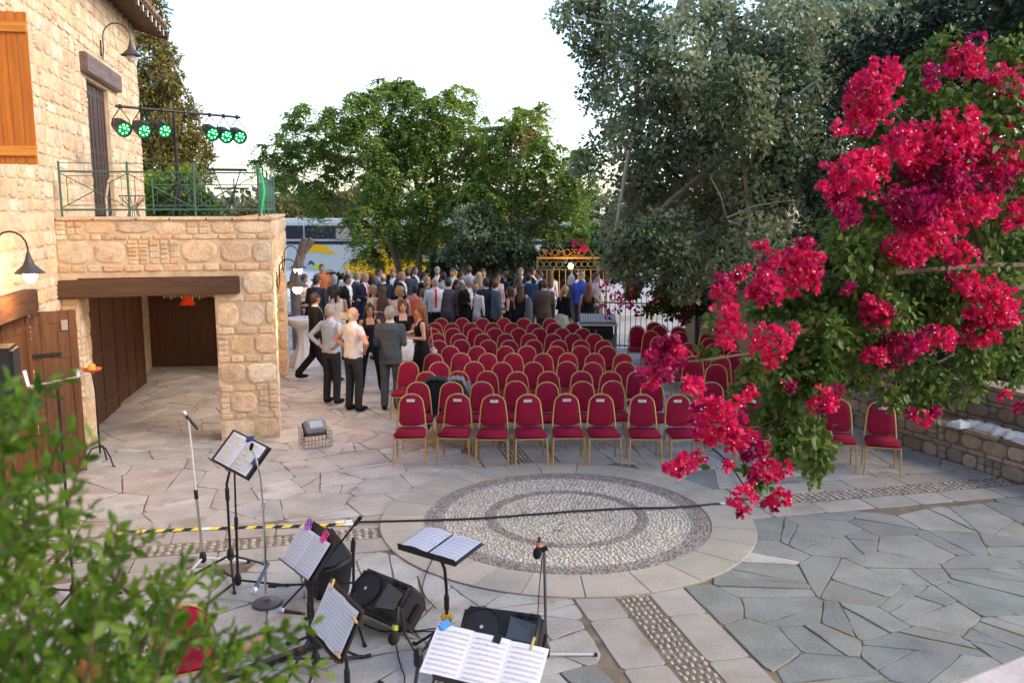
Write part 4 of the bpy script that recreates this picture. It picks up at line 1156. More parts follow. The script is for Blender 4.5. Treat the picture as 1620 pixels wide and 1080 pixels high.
# A2: black straight stand in front of the folder, with its mic lying across
b = G(377, 930); top = V(371, 747, b.y - .1)
s_ = empty('microphone_stand', b); tag(s_, 'black tripod microphone stand directly in front of the highlighted folder', 'microphone stand', 'microphone stands of the band')
t_ = top - b; MB().tube([(0, 0, .08), t_ * .55], .013, 8).build('lower_tube', M_BLACK, s_); MB().tube([t_ * .5, t_], .009, 8).build('upper_tube', M_BLACK, s_); MB().tube([t_ * .52, t_ * .62], .018, 8).build('clutch', M_BLACK, s_)
tripod(s_, Vector((0, 0, 0)), .08, .42, .1)
mic(top + Vector((-.03, 0, .03)), (-.85, -.1, .45), 'black microphone resting across the stand in front of the folder')
# gooseneck stand with round base
b = G(423, 955)
s_ = empty('microphone_stand', b); tag(s_, 'chrome gooseneck microphone stand on a round black base', 'microphone stand', 'microphone stands of the band')
MB().lathe([(.125, 0), (.13, .012), (.12, .024), (.03, .034), (.015, .05)], n=28).build('base', flat('base_grey', (.07, .07, .08), rough=.45), s_, smooth=True)
pts = [V(*q, b.y) - b for q in ((420, 938), (419, 870), (416, 800), (411, 750), (404, 722), (398, 710))]
MB().tube(pts, [.011, .011, .010, .008, .007, .007], 8).build('gooseneck', M_CHROME, s_, smooth=True)
MB().tube([pts[2] - Vector((0, 0, .02)), pts[2] + Vector((0, 0, .02))], .018, 10).build('clutch', M_CHROME, s_)
MB().bbox(pts[-1] + Vector((0, 0, .02)), (.028, .03, .07), .008, Matrix.Rotation(.3, 3, 'Y')).build('mic_clip', M_BLACK, s_)
# D: boom stand between the two monitors
b = G(560, 985); P = lambda x, y, dy=0: V(x, y, b.y + dy) - b
s_ = empty('microphone_stand', b); tag(s_, 'black boom microphone stand rising between the two loudspeaker wedges', 'microphone stand', 'microphone stands of the band')
MB().tube([Vector((0, 0, .1)), P(559, 850)], .012, 8).build('upright', M_BLACK, s_); MB().tube([P(558, 872), P(559, 855)], .02, 8).build('clutch', M_BLACK, s_)
MB().tube([P(571, 817), P(545, 850, -.05), P(510, 893, -.1), P(440, 968, -.2)], .009, 8).build('boom', M_BLACK, s_); MB().tube([P(571, 817), P(561, 830)], .017, 8).build('counterweight', M_BLACK, s_)
tripod(s_, Vector((0, 0, 0)), .10, .40, .9)
mic(b + P(450, 966, -.2), (-1, 0, .15), 'small silver headed microphone on the boom above the plank', head=(.5, .5, .55))
# horizontal boom and blue mic
b = G(500, 1062); P = lambda x, y, dy=0: V(x, y, 6.0 + dy) - b
s_ = empty('microphone_stand', b); tag(s_, 'black boom stand whose level boom reaches over the round base', 'microphone stand', 'microphone stands of the band')
MB().tube([Vector((0, 0, .1)), P(492, 925)], .012, 8).build('upright', M_BLACK, s_); MB().tube([P(560, 921), P(500, 923), P(425, 926)], .009, 8).build('boom', M_BLACK, s_); MB().tube([P(437, 926), P(425, 926)], .016, 8).build('clutch', M_BLACK, s_)
tripod(s_, Vector((0, 0, 0)), .10, .40, .55)
mic(b + P(405, 928), (-.35, -.5, -.72), 'blue bodied microphone with silver grille hanging from the level boom', body=(.06, .11, .17), head=(.5, .55, .62), length=.19)
# J: chrome stand at the right with mic head
b = G(862, 1040); P = lambda x, y, dy=0: V(x, y, b.y + dy) - b
s_ = empty('microphone_stand', b); tag(s_, 'grey straight microphone stand on the bare slabs below the mosaic', 'microphone stand', 'microphone stands of the band')
MB().tube([P(864, 1020), P(861, 870)], .012, 10).build('tube', flat('dull_steel', (.22, .21, .22), rough=.35, metal=.7), s_, smooth=True)
MB().lathe([(.02, -.06), (.035, -.04), (.036, .02), (.02, .06)], P(863, 1028), 12).build('hub', M_BLACK, s_, smooth=True)
for (x, y, dy) in ((940, 1037, .0), (845, 1085, -.3), (850, 1020, .35)):
    e = G(x, y) - b if dy <= 0 else Vector((-.12, .33, .01)); e.z = .012
    MB().tube([P(863, 1034), e], .010, 8).build('leg', flat('white_metal_tube', (.75, .75, .77)), s_); MB().tube([e, e * 1.06], .016, 8).build('rubber_foot', M_BLACK, s_)
MB().tube([P(855, 870), P(866, 866)], .02, 8).build('clip', M_BLACK, s_)
MB().tube([P(858, 880), P(853, 930, .01), P(850, 985, .02), P(838, 1010, .02)], .004, 5).build('cable', M_BLACK, s_, smooth=True)
mic(b + P(851, 868), (-.1, -.3, -.6), 'black foam headed microphone with orange ring on the grey stand', ring=(.85, .16, .03), foam=True, length=.09)
# boom with hanging dark mic with a yellow-green ring
b = G(655, 1120); P = lambda x, y, dy=0: V(x, y, 4.9 + dy) - b
s_ = empty('microphone_stand', b); tag(s_, 'black boom microphone stand beside the nearest music pages', 'microphone stand', 'microphone stands of the band')
MB().tube([Vector((0, 0, .1)), P(663, 1040)], .013, 8).build('upright', M_BLACK, s_); MB().lathe([(.015, -.06), (.03, -.04), (.03, .03), (.015, .06)], P(662, 1040), 10).build('clutch', M_BLACK, s_)
MB().tube([P(698, 985, .1), P(662, 1040), P(640, 1000), P(634, 963)], .009, 8).build('boom', M_BLACK, s_)
tripod(s_, Vector((0, 0, 0)), .10, .40, .2)
mic(b + P(624, 1000), (-.12, -.35, -.9), 'dark condenser microphone with a yellow green ring hanging head down', ring=(.45, .60, .04), foam=True, length=.15, head=(.1, .1, .1))

# loudspeaker wedges
def speaker(c, yaw, tilt, roll, label, w=.60, d=.30, h=.33, front=True):
    """box lying on its side: w along x, baffle towards -y"""
    o = empty('loudspeaker', c); tag(o, label, 'loudspeaker')
    o.rotation_euler = (Matrix.Rotation(yaw, 3, 'Z') @ Matrix.Rotation(tilt, 3, 'X') @ Matrix.Rotation(roll, 3, 'Y')).to_euler()
    mbk = flat('speaker_plastic', (.016, .016, .018), rough=.55, bump=.2, fine=400)
    prof = [(-.5, -.5), (.5, -.5), (.5, .15), (.36, .5), (-.36, .5), (-.5, .15)]
    bm = bmesh.new()
    vv = [bm.verts.new((-w / 2 + .0, y * d, z * h)) for z, y in prof]; v2 = [bm.verts.new((w / 2, y * d, z * h)) for z, y in prof]
    bm.faces.new(vv); bm.faces.new(v2[::-1]); n = len(prof)
    for i in range(n): bm.faces.new((vv[(i + 1) % n], vv[i], v2[i], v2[(i + 1) % n]))
    bmesh.ops.recalc_face_normals(bm, faces=bm.faces); bmesh.ops.bevel(bm, geom=bm.edges[:], offset=.03, segments=3, affect='EDGES')
    me = bpy.data.meshes.new('cabinet'); bm.to_mesh(me); bm.free(); me.materials.append(mbk); me.polygons.foreach_set('use_smooth', [True] * len(me.polygons)); me.set_sharp_from_angle(angle=radians(50)); link('cabinet', me, o)
    RX = Matrix.Rotation(pi / 2, 3, 'X'); y0 = -d / 2
    MB().lathe([(.145, .004), (.15, .012), (.14, .014), (.135, .004)], (-.13, y0, 0), 32, RX).build('woofer_ring', mbk, o, smooth=True)
    MB().lathe([(.134, .008), (.07, .010), (.01, .013)], (-.13, y0, 0), 32, RX).build('grille', flat('speaker_grille', (.03, .03, .034), rough=.8), o)
    MB().lathe([(.014, .015), (.013, .018)], (-.13, y0, 0), 12, RX).build('badge', flat('badge_silver', (.6, .62, .7), rough=.3), o)
    hb = MB(); q = [(-.06 + .18, -.12), (.12 + .12, -.12), (.12 + .12, .12), (-.06 + .18, .12)]
    cx = .165
    hb.add([(cx - .10, y0 - .012, -.11), (cx + .10, y0 - .012, -.07), (cx + .10, y0 - .012, .07), (cx - .10, y0 - .012, .11), (cx + .02, y0 - .001, -.03), (cx + .06, y0 - .001, -.03), (cx + .06, y0 - .001, .03), (cx + .02, y0 - .001, .03)], [(0, 1, 5, 4), (1, 2, 6, 5), (2, 3, 7, 6), (3, 0, 4, 7), (4, 5, 6, 7)])
    hb.build('horn', flat('horn_grey', (.07, .085, .10), rough=.4), o)
    for sz in (-1, 1):
        for k in range(2): MB().bbox((cx - .03 + k * .09, y0 - .006, sz * .125), (.07, .02, .035), .008).build('port', flat('port_black', (.003, .003, .003)), o)
    MB().bbox((w / 2 + .005, .02, 0), (.02, .06, .16), .008).build('handle_recess', flat('port_black', (.003, .003, .003)), o)
    return o
pe = V(612, 938, 6.75); speaker((pe.x, pe.y, .21), radians(-40), radians(-46), radians(0), 'black loudspeaker wedge facing up with visible horn, beside the boom stand')
pc = V(515, 866, 7.2); speaker((pc.x, pc.y, .30), radians(128), radians(-18), radians(52), 'black loudspeaker leaning on its corner behind the pink clipped pages', w=.72, h=.38)
ph = V(800, 992, 5.95); speaker((ph.x - .02, ph.y, .30), radians(-16), radians(-50), 0, 'black loudspeaker lying between the nearest pages and the grey microphone stand', w=.60)
pf = V(8, 600, 8.0)
sp = empty('speaker_column', (pf.x - .1, pf.y, 0), radians(20)); tag(sp, 'black column loudspeaker cut off by the left edge in front of the yard door', 'loudspeaker')
zt = V(8, 548, 8.0).z
MB().bbox((0, 0, zt - .33), (.40, .38, .66), .03).build('cabinet', flat('speaker_plastic', (.016, .016, .018)), sp)
MB().tube([(0, 0, .1), (0, 0, zt - .6)], .02, 8).build('pole', M_BLACK, sp); tripod(sp, Vector((0, 0, 0)), .35, .45, .3)
# silver laptop bracket
Yb = 7.2; P = lambda x, y, dy=0: V(x, y, Yb + dy)
lb = empty('laptop_stand', P(90, 603) - Vector((0, 0, P(90, 603).z))); tag(lb, 'thin silver bracket stand with upturned ends in front of the yard door', 'bracket stand')
B0 = lb.location
MB().tube([P(38, 586) - B0, P(45, 611) - B0, P(52, 612) - B0], .020, 4).build('end_hook', flat('pale_steel', (.6, .6, .62), rough=.35, metal=.4), lb)
MB().tube([P(46, 612) - B0, P(142, 592) - B0], .010, 6).build('bar', flat('pale_steel', (.6, .6, .62)), lb)
MB().tube([P(122, 584) - B0, P(124, 596) - B0], .018, 4).build('end_hook', flat('pale_steel', (.6, .6, .62)), lb)
MB().tube([P(90, 602) - B0, Vector((0, 0, .1))], .012, 6).build('pole', M_BLACK, lb); tripod(lb, Vector((0, 0, 0)), .1, .35, .4)
# red-headed drum/mic stand pieces low at the left
# cables and tape
M_CABLE = flat('black_rubber_cable', (.012, .012, .013), rough=.6)
def cable(pix, r_, label, name='cable', mat=M_CABLE, jitter=0.0, cat='cable'):
    pts = [G(x, y) + Vector((0, 0, r_ + .014)) for x, y in pix]
    fine = []
    for i in range(len(pts) - 1):
        p0 = pts[max(0, i - 1)]; p1 = pts[i]; p2 = pts[i + 1]; p3 = pts[min(len(pts) - 1, i + 2)]
        for k in range(8):
            t = k / 8; q = .5 * ((2 * p1) + (p2 - p0) * t + (2 * p0 - 5 * p1 + 4 * p2 - p3) * t * t + (3 * p1 - p0 - 3 * p2 + p3) * t ** 3)
            fine.append(q + Vector((random.uniform(-1, 1), random.uniform(-1, 1), 0)) * jitter)
    fine.append(pts[-1])
    o = MB().tube(fine, r_, 6).build(name, mat, smooth=True); tag(o, label, cat); return o
cable([(560, 829), (600, 828), (672, 826), (760, 823), (840, 817), (920, 811), (1000, 807), (1060, 806), (1110, 802), (1140, 799)], .012, 'thick black cable stretched across the round pebble mosaic', jitter=.003)
cable([(1140, 799), (1160, 797), (1182, 792), (1200, 788)], .010, 'black cable running on from the white tape under the blossoms', jitter=.002)
cable([(1110, 700), (1135, 718), (1155, 738), (1170, 760), (1185, 788)], .010, 'black cable dropping from the front row chairs towards the blossoms', jitter=.002)
cable([(640, 985), (655, 1000), (690, 998), (700, 1010), (672, 1030)], .006, 'thin cable coiled beside the upward facing wedge', jitter=.006)
cable([(575, 990), (600, 1000), (640, 1002), (700, 1001), (735, 1004)], .006, 'thin black cable behind the pegged pages', jitter=.008)
cable([(620, 1000), (630, 1040), (638, 1068), (644, 1100)], .006, 'loose black cable looping down towards the lower edge', jitter=.006)
cable([(660, 880), (690, 870), (668, 930), (690, 965)], .005, 'thin cable beside the stand with the binder', jitter=.004)
tp = empty('hazard_tape', G(370, 836)); tag(tp, 'yellow and black striped hazard tape over a cable on the paving', 'tape')
A, B = G(190, 843), G(560, 829); d = (B - A); L = d.length; d.normalize(); nn = Vector((-d.y, d.x, 0)); hw = .028
M_YEL = flat('tape_yellow', (.80, .58, .06), rough=.45); M_TBK = flat('tape_black', (.02, .02, .025), rough=.4); M_TWH = flat('tape_white', (.75, .76, .78), rough=.4)
q = 0; k = 0
while q < L:
    st_ = .095; m_ = M_YEL if k % 2 == 0 else M_TBK
    if q > L - .16 or (L * .34 < q < L * .37): m_ = M_TWH
    wv = lambda u_: nn * (.012 * sin(u_ * 2.2))
    c0 = A + d * q + wv(q) - tp.location; c1 = A + d * (q + st_) + wv(q + st_) - tp.location; sk = d * .04
    V0 = [c0 - nn * hw - sk + Vector((0, 0, .006)), c1 - nn * hw - sk + Vector((0, 0, .006)), c1 + Vector((0, 0, .026)), c0 + Vector((0, 0, .026)), c1 + nn * hw + sk + Vector((0, 0, .006)), c0 + nn * hw + sk + Vector((0, 0, .006))]
    MB().add(V0, [(0, 1, 2, 3), (3, 2, 4, 5)]).build('stripe', m_, tp); q += st_; k += 1
for (x, y, w_) in ((538, 829, .10), (552, 828, .07), (1142, 799, .07)):
    c = G(x, y); o = MB().bbox((0, 0, .03), (w_, .07, .004), .001, Matrix.Rotation(.3, 3, 'Z')).build('white_tape', M_TWH, None, c); tag(o, {538: 'white tape patch where the hazard tape ends', 552: 'second white tape patch holding the black cable', 1142: 'white tape on the cable right of the mosaic'}[x], 'tape')
# plank and black flat beam on the ground, base plates
def lying(a, b, w, h, name, label, mat, cat):
    A, B = G(*a), G(*b); d = B - A; c = (A + B) / 2
    o = MB().bbox((0, 0, h / 2 + .012), (d.length, w, h), .004).build(name, mat, None, c, (0, 0, atan2(d.y, d.x))); tag(o, label, cat)
lying((318, 1078), (425, 1004), .055, .03, 'wooden_plank', 'narrow raw wooden batten lying on the paving left of the pegged pages', wood('raw_wood', (.42, .24, .13), (.56, .34, .2), axis=0), 'plank')
lying((338, 1084), (522, 1018), .07, .04, 'cable_ramp', 'long black strip lying on the paving below the wooden batten', M_BLACK, 'strip')

# ================================================================== RIGHT SIDE: SEAT WALL, PLANTER WALL, TAN WALL
M_DSTONE = pm('brown_wall_stone', [(.25, .18, .12), (.34, .26, .18), (.29, .22, .17), (.40, .32, .24), (.22, .17, .13)], rough=.92, var=.3, scale=9, fine=45, bump=.7, rnd='object')
M_DSTONE_I = pm('brown_wall_stone_small', [(.25, .18, .12), (.34, .26, .18), (.29, .22, .17), (.40, .32, .24), (.22, .17, .13)], rough=.92, var=.3, scale=9, fine=45, bump=.7, rnd='island')
M_DMORT = pm('brown_mortar', [(.13, .10, .07), (.19, .15, .11)], rough=.95, var=.3)
SVD = variants(M_DSTONE, 300)
LOWW = [Vector((5.25, 14.2, 0)), Vector((5.62, 12.35, 0)), Vector((6.38, 10.44, 0)), Vector((7.3, 8.9, 0)), Vector((8.6, 7.7, 0))]
sw = empty('stone_seat_wall', (0, 0, 0)); tag(sw, 'low curved rubble stone seat wall with slab capping along the right side', 'wall')
uw = empty('stone_planter_wall', (0, 0, 0)); tag(uw, 'higher rubble planter wall behind the seat wall, holding the dark shrubs', 'wall')
def course_wall(parent, pts, z0, z1, seed, pool, thick=.5):
    mb = MB()
    for i in range(len(pts) - 1):
        a, b = pts[i], pts[i + 1]; d = b - a; L = d.length; ax = d.normalized()        # the outward side is to the left of a->b seen from behind: faces the yard
        nrm = Vector((ax.y, -ax.x, 0))
        q = [a, b, b - nrm * thick, a - nrm * thick]
        mb.prism([(p.x, p.y) for p in q], z0, z1 - .04)
        m_ = masonry(L, z1 - z0 - .05, [], 'mixed', seed + i, big=(.22, .40), rowh=(.17, .22), chiprow=(.05, .07))
        lay(parent, (a.x, a.y, z0), (ax.x, ax.y, 0), m_, pool=pool)
    mb.build('wall_core', M_DMORT, parent)
def flipped(L): return L
# walk the wall so that its face looks to the yard (towards -x)
course_wall(sw, LOWW[::1], 0, .50, 40, 's')
# outward normal of lay() is (ay, -ax): for a wall walked towards the camera (-y) this is (-1, ..) = the yard side
flush_stones('s', 250, M_DSTONE_I, SVD)
r = random.Random(50)
for i in range(len(LOWW) - 1):
    a, b = LOWW[i], LOWW[i + 1]; d = b - a; L = d.length; ax = d.normalized(); nrm = Vector((ax.y, -ax.x, 0)); q = 0
    while q < L:
        l_ = min(r.uniform(.35, .6), L - q)
        if L - q - l_ < .18: l_ = L - q
        c = a + ax * (q + l_ / 2) - nrm * (.22 + r.uniform(-.02, .02)); c.z = .485
        MB().bbox((0, 0, 0), (l_ - .02, .54 + r.uniform(-.03, .03), .055), .018).build('cap_slab', M_DSTONE, sw, c, (0, 0, atan2(ax.y, ax.x))); q += l_
UPW = [Vector((5.75, 14.9, 0)), Vector((6.15, 12.55, 0)), Vector((6.9, 10.7, 0)), Vector((7.75, 9.25, 0)), Vector((8.9, 8.2, 0))]
course_wall(uw, UPW, 0.3, 1.0, 60, 'u')
flush_stones('u', 200, M_DSTONE_I, SVD)
for i in range(len(UPW) - 1):
    a, b = UPW[i], UPW[i + 1]; d = b - a; L = d.length; ax = d.normalized(); nrm = Vector((ax.y, -ax.x, 0)); q = 0
    while q < L:
        l_ = min(r.uniform(.35, .6), L - q)
        if L - q - l_ < .18: l_ = L - q
        c = a + ax * (q + l_ / 2) - nrm * .22; c.z = .985
        MB().bbox((0, 0, 0), (l_ - .02, .5, .05), .016).build('cap_slab', M_DSTONE, uw, c, (0, 0, atan2(ax.y, ax.x))); q += l_
pb_ = MB().prism([(6.3, 15.2), (6.7, 12.6), (7.4, 10.9), (8.2, 9.6), (9.3, 8.6), (16, 8.6), (16, 15.2)], .3, .9).build('planter_soil', pm('dark_soil', [(.05, .035, .02), (.09, .06, .04)], rough=1)); tag(pb_, kind='structure')
# folded white linen on the seat wall
for k, (x, y) in enumerate(((1505, 672), (1528, 672), (1550, 677), (1572, 684), (1592, 690), (1611, 698))):
    c = G(x, y, .53); r = random.Random(k)
    o = empty('folded_linen', (c.x + .12, c.y, .515), r.uniform(-.6, .6)); n_ = 12
    vs = []; fs = []
    for i in range(n_ + 1):
        for j in range(n_ + 1):
            u_, v_ = i / n_ * 2 - 1, j / n_ * 2 - 1; e = max(abs(u_), abs(v_)); z = .075 * (1 - e ** 4) + .016 * sin(u_ * 6 + k) * sin(v_ * 5 + 2 * k) * (1 - e)
            vs.append((u_ * .15, v_ * .12, max(0, z)))
    for i in range(n_):
        for j in range(n_): a = i * (n_ + 1) + j; fs.append((a, a + n_ + 1, a + n_ + 2, a + 1))
    MB().add(vs, fs).build('linen', M_WHITE, o, smooth=True)
    tag(o, 'folded white linen bundle on the low stone wall, %s from the planter corner' % WORDS[k], 'folded cloth', 'white linen on the seat wall')
tan_mb = MB()
TW = [Vector((4.15, 20.7, 0)), Vector((4.75, 17.4, 0)), Vector((5.7, 14.6, 0))]
for i in range(2):
    a, b = TW[i], TW[i + 1]; ax = (b - a).normalized(); nrm = Vector((ax.y, -ax.x, 0)); q = [a, b, b - nrm * .3, a - nrm * .3]
    tan_mb.prism([(p.x, p.y) for p in q], 0, 2.1)
o = tan_mb.build('rendered_wall', pm('tan_render', [(.36, .26, .17), (.44, .33, .22)], rough=.95, var=.15, scale=1.5)); tag(o, 'plain tan rendered wall behind the right block of chairs', 'wall')

# ================================================================== BLACK FENCE AND GATE
def bar_fence(a, b, h, n, label, mat=M_BLACK):
    A, B = Vector(a), Vector(b); d = B - A; L = d.length
    o = empty('metal_fence', A, atan2(d.y, d.x)); tag(o, label, 'fence')
    for z in (.08, h - .12): MB().box((L / 2, 0, z), (L, .03, .03)).build('rail', mat, o)
    me = MB().tube([(0, 0, .02), (0, 0, h)], .009, 6).lathe([(.016, h), (.012, h + .03), (.001, h + .07)], n=6).mesh('bar', mat)
    for k in range(n + 1): link('bar', me, o, (L * k / n, 0, 0))
    return o
bar_fence((1.9, 21.3, 0), (4.0, 20.75, 0), 1.25, 17, 'black bar fence in front of the bright road, right of the mixer table')
gp = V(850, 450, 25.0); gq = V(940, 450, 25.0)
gate = empty('entrance_gate', (gp.x, 25.0, 0), 0); tag(gate, 'gold painted iron entrance gate with a row of rings and big letters on top', 'gate')
M_GG = flat('gate_gold', (.62, .33, .07), rough=.45, metal=.2)
gw = gq.x - gp.x + .35; zt = V(850, 408, 25).z
MB().box((gw / 2, 0, zt), (gw + .05, .05, .055)).build('top_rail', M_GG, gate)
MB().box((gw / 2, 0, zt - .33), (gw, .025, .025)).build('mid_rail', flat('gate_dull', (.20, .17, .09), rough=.5), gate)
for x in (0, gw): MB().box((x, 0, zt / 2), (.05, .05, zt)).build('gate_post', flat('gate_dull', (.20, .17, .09)), gate)
nr = 11
bar_me = MB().tube([(0, 0, .05), (0, 0, zt - .33)], .011, 6).mesh('bar', M_GG)
rg_me = MB().tube([(.085 * cos(t), 0, .085 * sin(t)) for t in np.linspace(0, 2 * pi, 21)], .011, 6).mesh('ring', flat('gate_dull', (.20, .17, .09)), True)
for k in range(nr):
    x = gw * (k + .5) / nr; link('ring', rg_me, gate, (x, 0, zt - .18)) if k % 1 == 0 else None
    link('bar', bar_me, gate, (x, 0, 0))
def letter(ch, x, z, size, parent, mat, mirror=False, depth=.012):
    cu = bpy.data.curves.new('letter', 'FONT'); cu.body = ch; cu.size = size; cu.extrude = depth; cu.offset = -.007
    to = bpy.data.objects.new('letter_tmp', cu); COL.objects.link(to); bpy.context.view_layer.update()
    me = bpy.data.meshes.new_from_object(to.evaluated_get(bpy.context.evaluated_depsgraph_get())); bpy.data.objects.remove(to)
    me.materials.clear(); me.materials.append(mat)
    xs = [v_.co.x for v_ in me.vertices]; w_ = (max(xs) - min(xs)) if xs else .1; x0 = min(xs) if xs else 0
    for v_ in me.vertices:
        cx = v_.co.x - x0; cx = (w_ - cx) if mirror else cx
        v_.co = Vector((cx * .82, -v_.co.z, v_.co.y))
    link('letter', me, parent, (x, 0, z)); return w_ * .82
x = .04
for i, ch in enumerate('OINOMOSEIO'):
    x += letter(ch, x, zt + .05, .30, gate, M_GG, mirror=(i == 6)) + .018
gl_ = empty('gate_globe_lamp', V(903, 421, 24.6)); tag(gl_, 'small glowing globe lamp in front of the entrance gate', 'lamp')
MB().ell((0, 0, 0), (.075, .075, .085), 14).build('globe', flat('globe_glow', (1, .9, .7), emit=((1, .68, .30), 4)), gl_, smooth=True); MB().tube([(0, 0, -.08), (0, 0, -gl_.location.z + .0)], .02, 6).build('post', M_BLACK, gl_)
ld = bpy.data.lights.new('lamp_light', 'POINT'); ld.energy = 8; ld.color = (1, .56, .22); ld.shadow_soft_size = .09
lo = bpy.data.objects.new('lamp_light', ld); COL.objects.link(lo); lo.parent = gl_; lo.location = (0, -.16, .02)
rc_ = MB().bbox((0, 0, .75), (.40, .06, 1.5), .02).build('red_banner', flat('red_banner', (.25, .008, .01)), None, (V(893, 450, 27).x, 27.0, 0)); tag(rc_, 'upright red banner standing behind the bars of the gate', 'banner')
# kerbs and the sunlit far pavement beyond the fence
kb_ = MB().box((2.5, 27.3, .03), (40, .25, .14)).build('kerb', flat('kerb_stone', (.5, .46, .42), rough=.9)); tag(kb_, kind='structure')

# ================================================================== COACH BEHIND THE TREES
YB = 33.0
bx0 = V(400, 400, YB).x; bx1 = bx0 + 12.2
bus = empty('coach', (bx0, YB, -.04)); tag(bus, 'white and blue coach with yellow flame pattern parked beyond the trees', 'coach')
M_BW = flat('coach_white', (.52, .60, .68), rough=.25, spec=.6); M_BG = flat('coach_glass', (.02, .022, .05), rough=.08, spec=.8)
M_BY = flat('coach_yellow', (.85, .52, .02), rough=.3); M_BB = flat('coach_blue', (.03, .07, .35), rough=.3); M_BL = flat('coach_lime', (.5, .75, .03), rough=.3); M_BO = flat('coach_orange', (.80, .25, .02), rough=.3)
bm = bmesh.new(); bmesh.ops.create_cube(bm, size=1)
for q in bm.verts: q.co = Vector((q.co.x * 12.2 + 6.1, q.co.y * 2.5 + 1.25, q.co.z * 2.75 + 1.68))
bmesh.ops.bevel(bm, geom=bm.edges[:], offset=.14, segments=4, affect='EDGES')
me = bpy.data.meshes.new('body'); bm.to_mesh(me); bm.free(); me.materials.append(M_BW); me.polygons.foreach_set('use_smooth', [True] * len(me.polygons)); me.set_sharp_from_angle(angle=radians(40)); link('body', me, bus)
for k in range(7): MB().bbox((1.15 + 1.62 * k, -.006, 2.56), (1.56, .03, .50), .04).build('window', M_BG, bus)
MB().box((6.1, -.004, 2.17), (11.9, .02, .12)).build('waist_band', M_BG, bus)
MB().bbox((3.9, -.012, 2.50), (1.5, .035, .42), .03).build('curtain', flat('curtain_pale', (.42, .38, .42)), bus)
for (cx, s_) in ((1.7, 1), (8.8, 1), (10.3, 1)):
    wh = MB().lathe([(.50, -.12), (.52, -.05), (.52, .05), (.50, .12)], (cx, .05, .50), 28, Matrix.Rotation(pi / 2, 3, 'X')).build('tyre', flat('tyre_black', (.02, .02, .02), rough=.9), bus, smooth=True)
    MB().lathe([(.27, .10), (.24, .14), (.08, .15)], (cx, .0, .50), 20, Matrix.Rotation(pi / 2, 3, 'X')).build('rim', M_CHROME, wh, smooth=True)
def flame(pts, mat, name, y=-.012):
    MB().prism(pts, 0, .012, Matrix(((1, 0, 0), (0, 0, 1), (0, 1, 0))), (0, y, 0)).build(name, mat, bus)
def wav(x0, x1, zc, th, amp, n=16, ph=0):
    up = []; dn = []
    for i in range(n + 1):
        t = i / n; x = x0 + (x1 - x0) * t; m = zc + amp * sin(ph + t * pi * 1.3) + .25 * t * (zc * 0 + 1) * amp; w = th * sin(pi * min(1, t * 1.02 + .02)) ** .6
        up.append((x, m + w / 2)); dn.append((x, m - w / 2))
    return up + dn[::-1]
def bxp(px): return V(px, 400, YB).x - bx0
def bzp(py): return V(500, py, YB).z + .04
flame(wav(bxp(482), bxp(532), bzp(398), .30, .12), M_BY, 'yellow_wave')
flame(wav(bxp(486), bxp(500), bzp(420), .12, .12), M_BB, 'blue_wave', -.014)
flame(wav(bxp(493), bxp(516), bzp(424), .20, .06), M_BL, 'lime_wave', -.016)
flame(wav(bxp(545), bxp(700), bzp(425), 1.05, .18), M_BY, 'yellow_flame')
flame(wav(bxp(590), bxp(720), bzp(386), .30, .04), M_BY, 'yellow_flame', -.016)
flame(wav(bxp(600), bxp(715), bzp(390), .12, .04), M_BO, 'orange_stripe', -.020)
flame(wav(bxp(560), bxp(640), bzp(440), .35, .06), M_BO, 'orange_flame', -.018)
flame(wav(bxp(680), bxp(735), bzp(440), .6, .1), M_BY, 'yellow_flame', -.018)

# white car bits glimpsed at the left behind the lamps
car = empty('parked_car', (V(478, 440, 28.5).x, 28.5, -.04), radians(75)); tag(car, 'white parked car partly seen between the lamps and the coach', 'car')
cprof = [(-2.1, .25), (-2.1, .75), (-1.7, .95), (-1.2, 1.0), (-.6, 1.42), (.7, 1.46), (1.3, 1.05), (2.0, .92), (2.15, .6), (2.1, .25)]
bm = bmesh.new(); A_ = [bm.verts.new((x, -.85, z)) for x, z in cprof]; B_ = [bm.verts.new((x, .85, z)) for x, z in cprof]
bm.faces.new(A_); bm.faces.new(B_[::-1]); n = len(cprof)
for i in range(n): bm.faces.new((A_[(i + 1) % n], A_[i], B_[i], B_[(i + 1) % n]))
bmesh.ops.recalc_face_normals(bm, faces=bm.faces); bmesh.ops.bevel(bm, geom=bm.edges[:], offset=.09, segments=3, affect='EDGES')
me = bpy.data.meshes.new('body'); bm.to_mesh(me); bm.free(); me.materials.append(flat('car_white', (.75, .76, .78), rough=.2)); me.polygons.foreach_set('use_smooth', [True] * len(me.polygons)); me.set_sharp_from_angle(angle=radians(40)); link('body', me, car)
for s_ in (-1, 1):
    MB().prism([(-1.05, 1.0), (-.55, 1.36), (.62, 1.38), (1.1, 1.04)], 0, .02, Matrix(((1, 0, 0), (0, 0, 1), (0, 1, 0))), (0, s_ * .855 - .01, 0)).build('side_window', M_BG, car)
    for x in (-1.3, 1.35): MB().lathe([(.30, -.09), (.31, 0), (.30, .09), (.15, .10)], (x, s_ * .80, .31), 20, Matrix.Rotation(pi / 2, 3, 'X')).build('wheel', flat('tyre_black', (.02, .02, .02)), car, smooth=True)

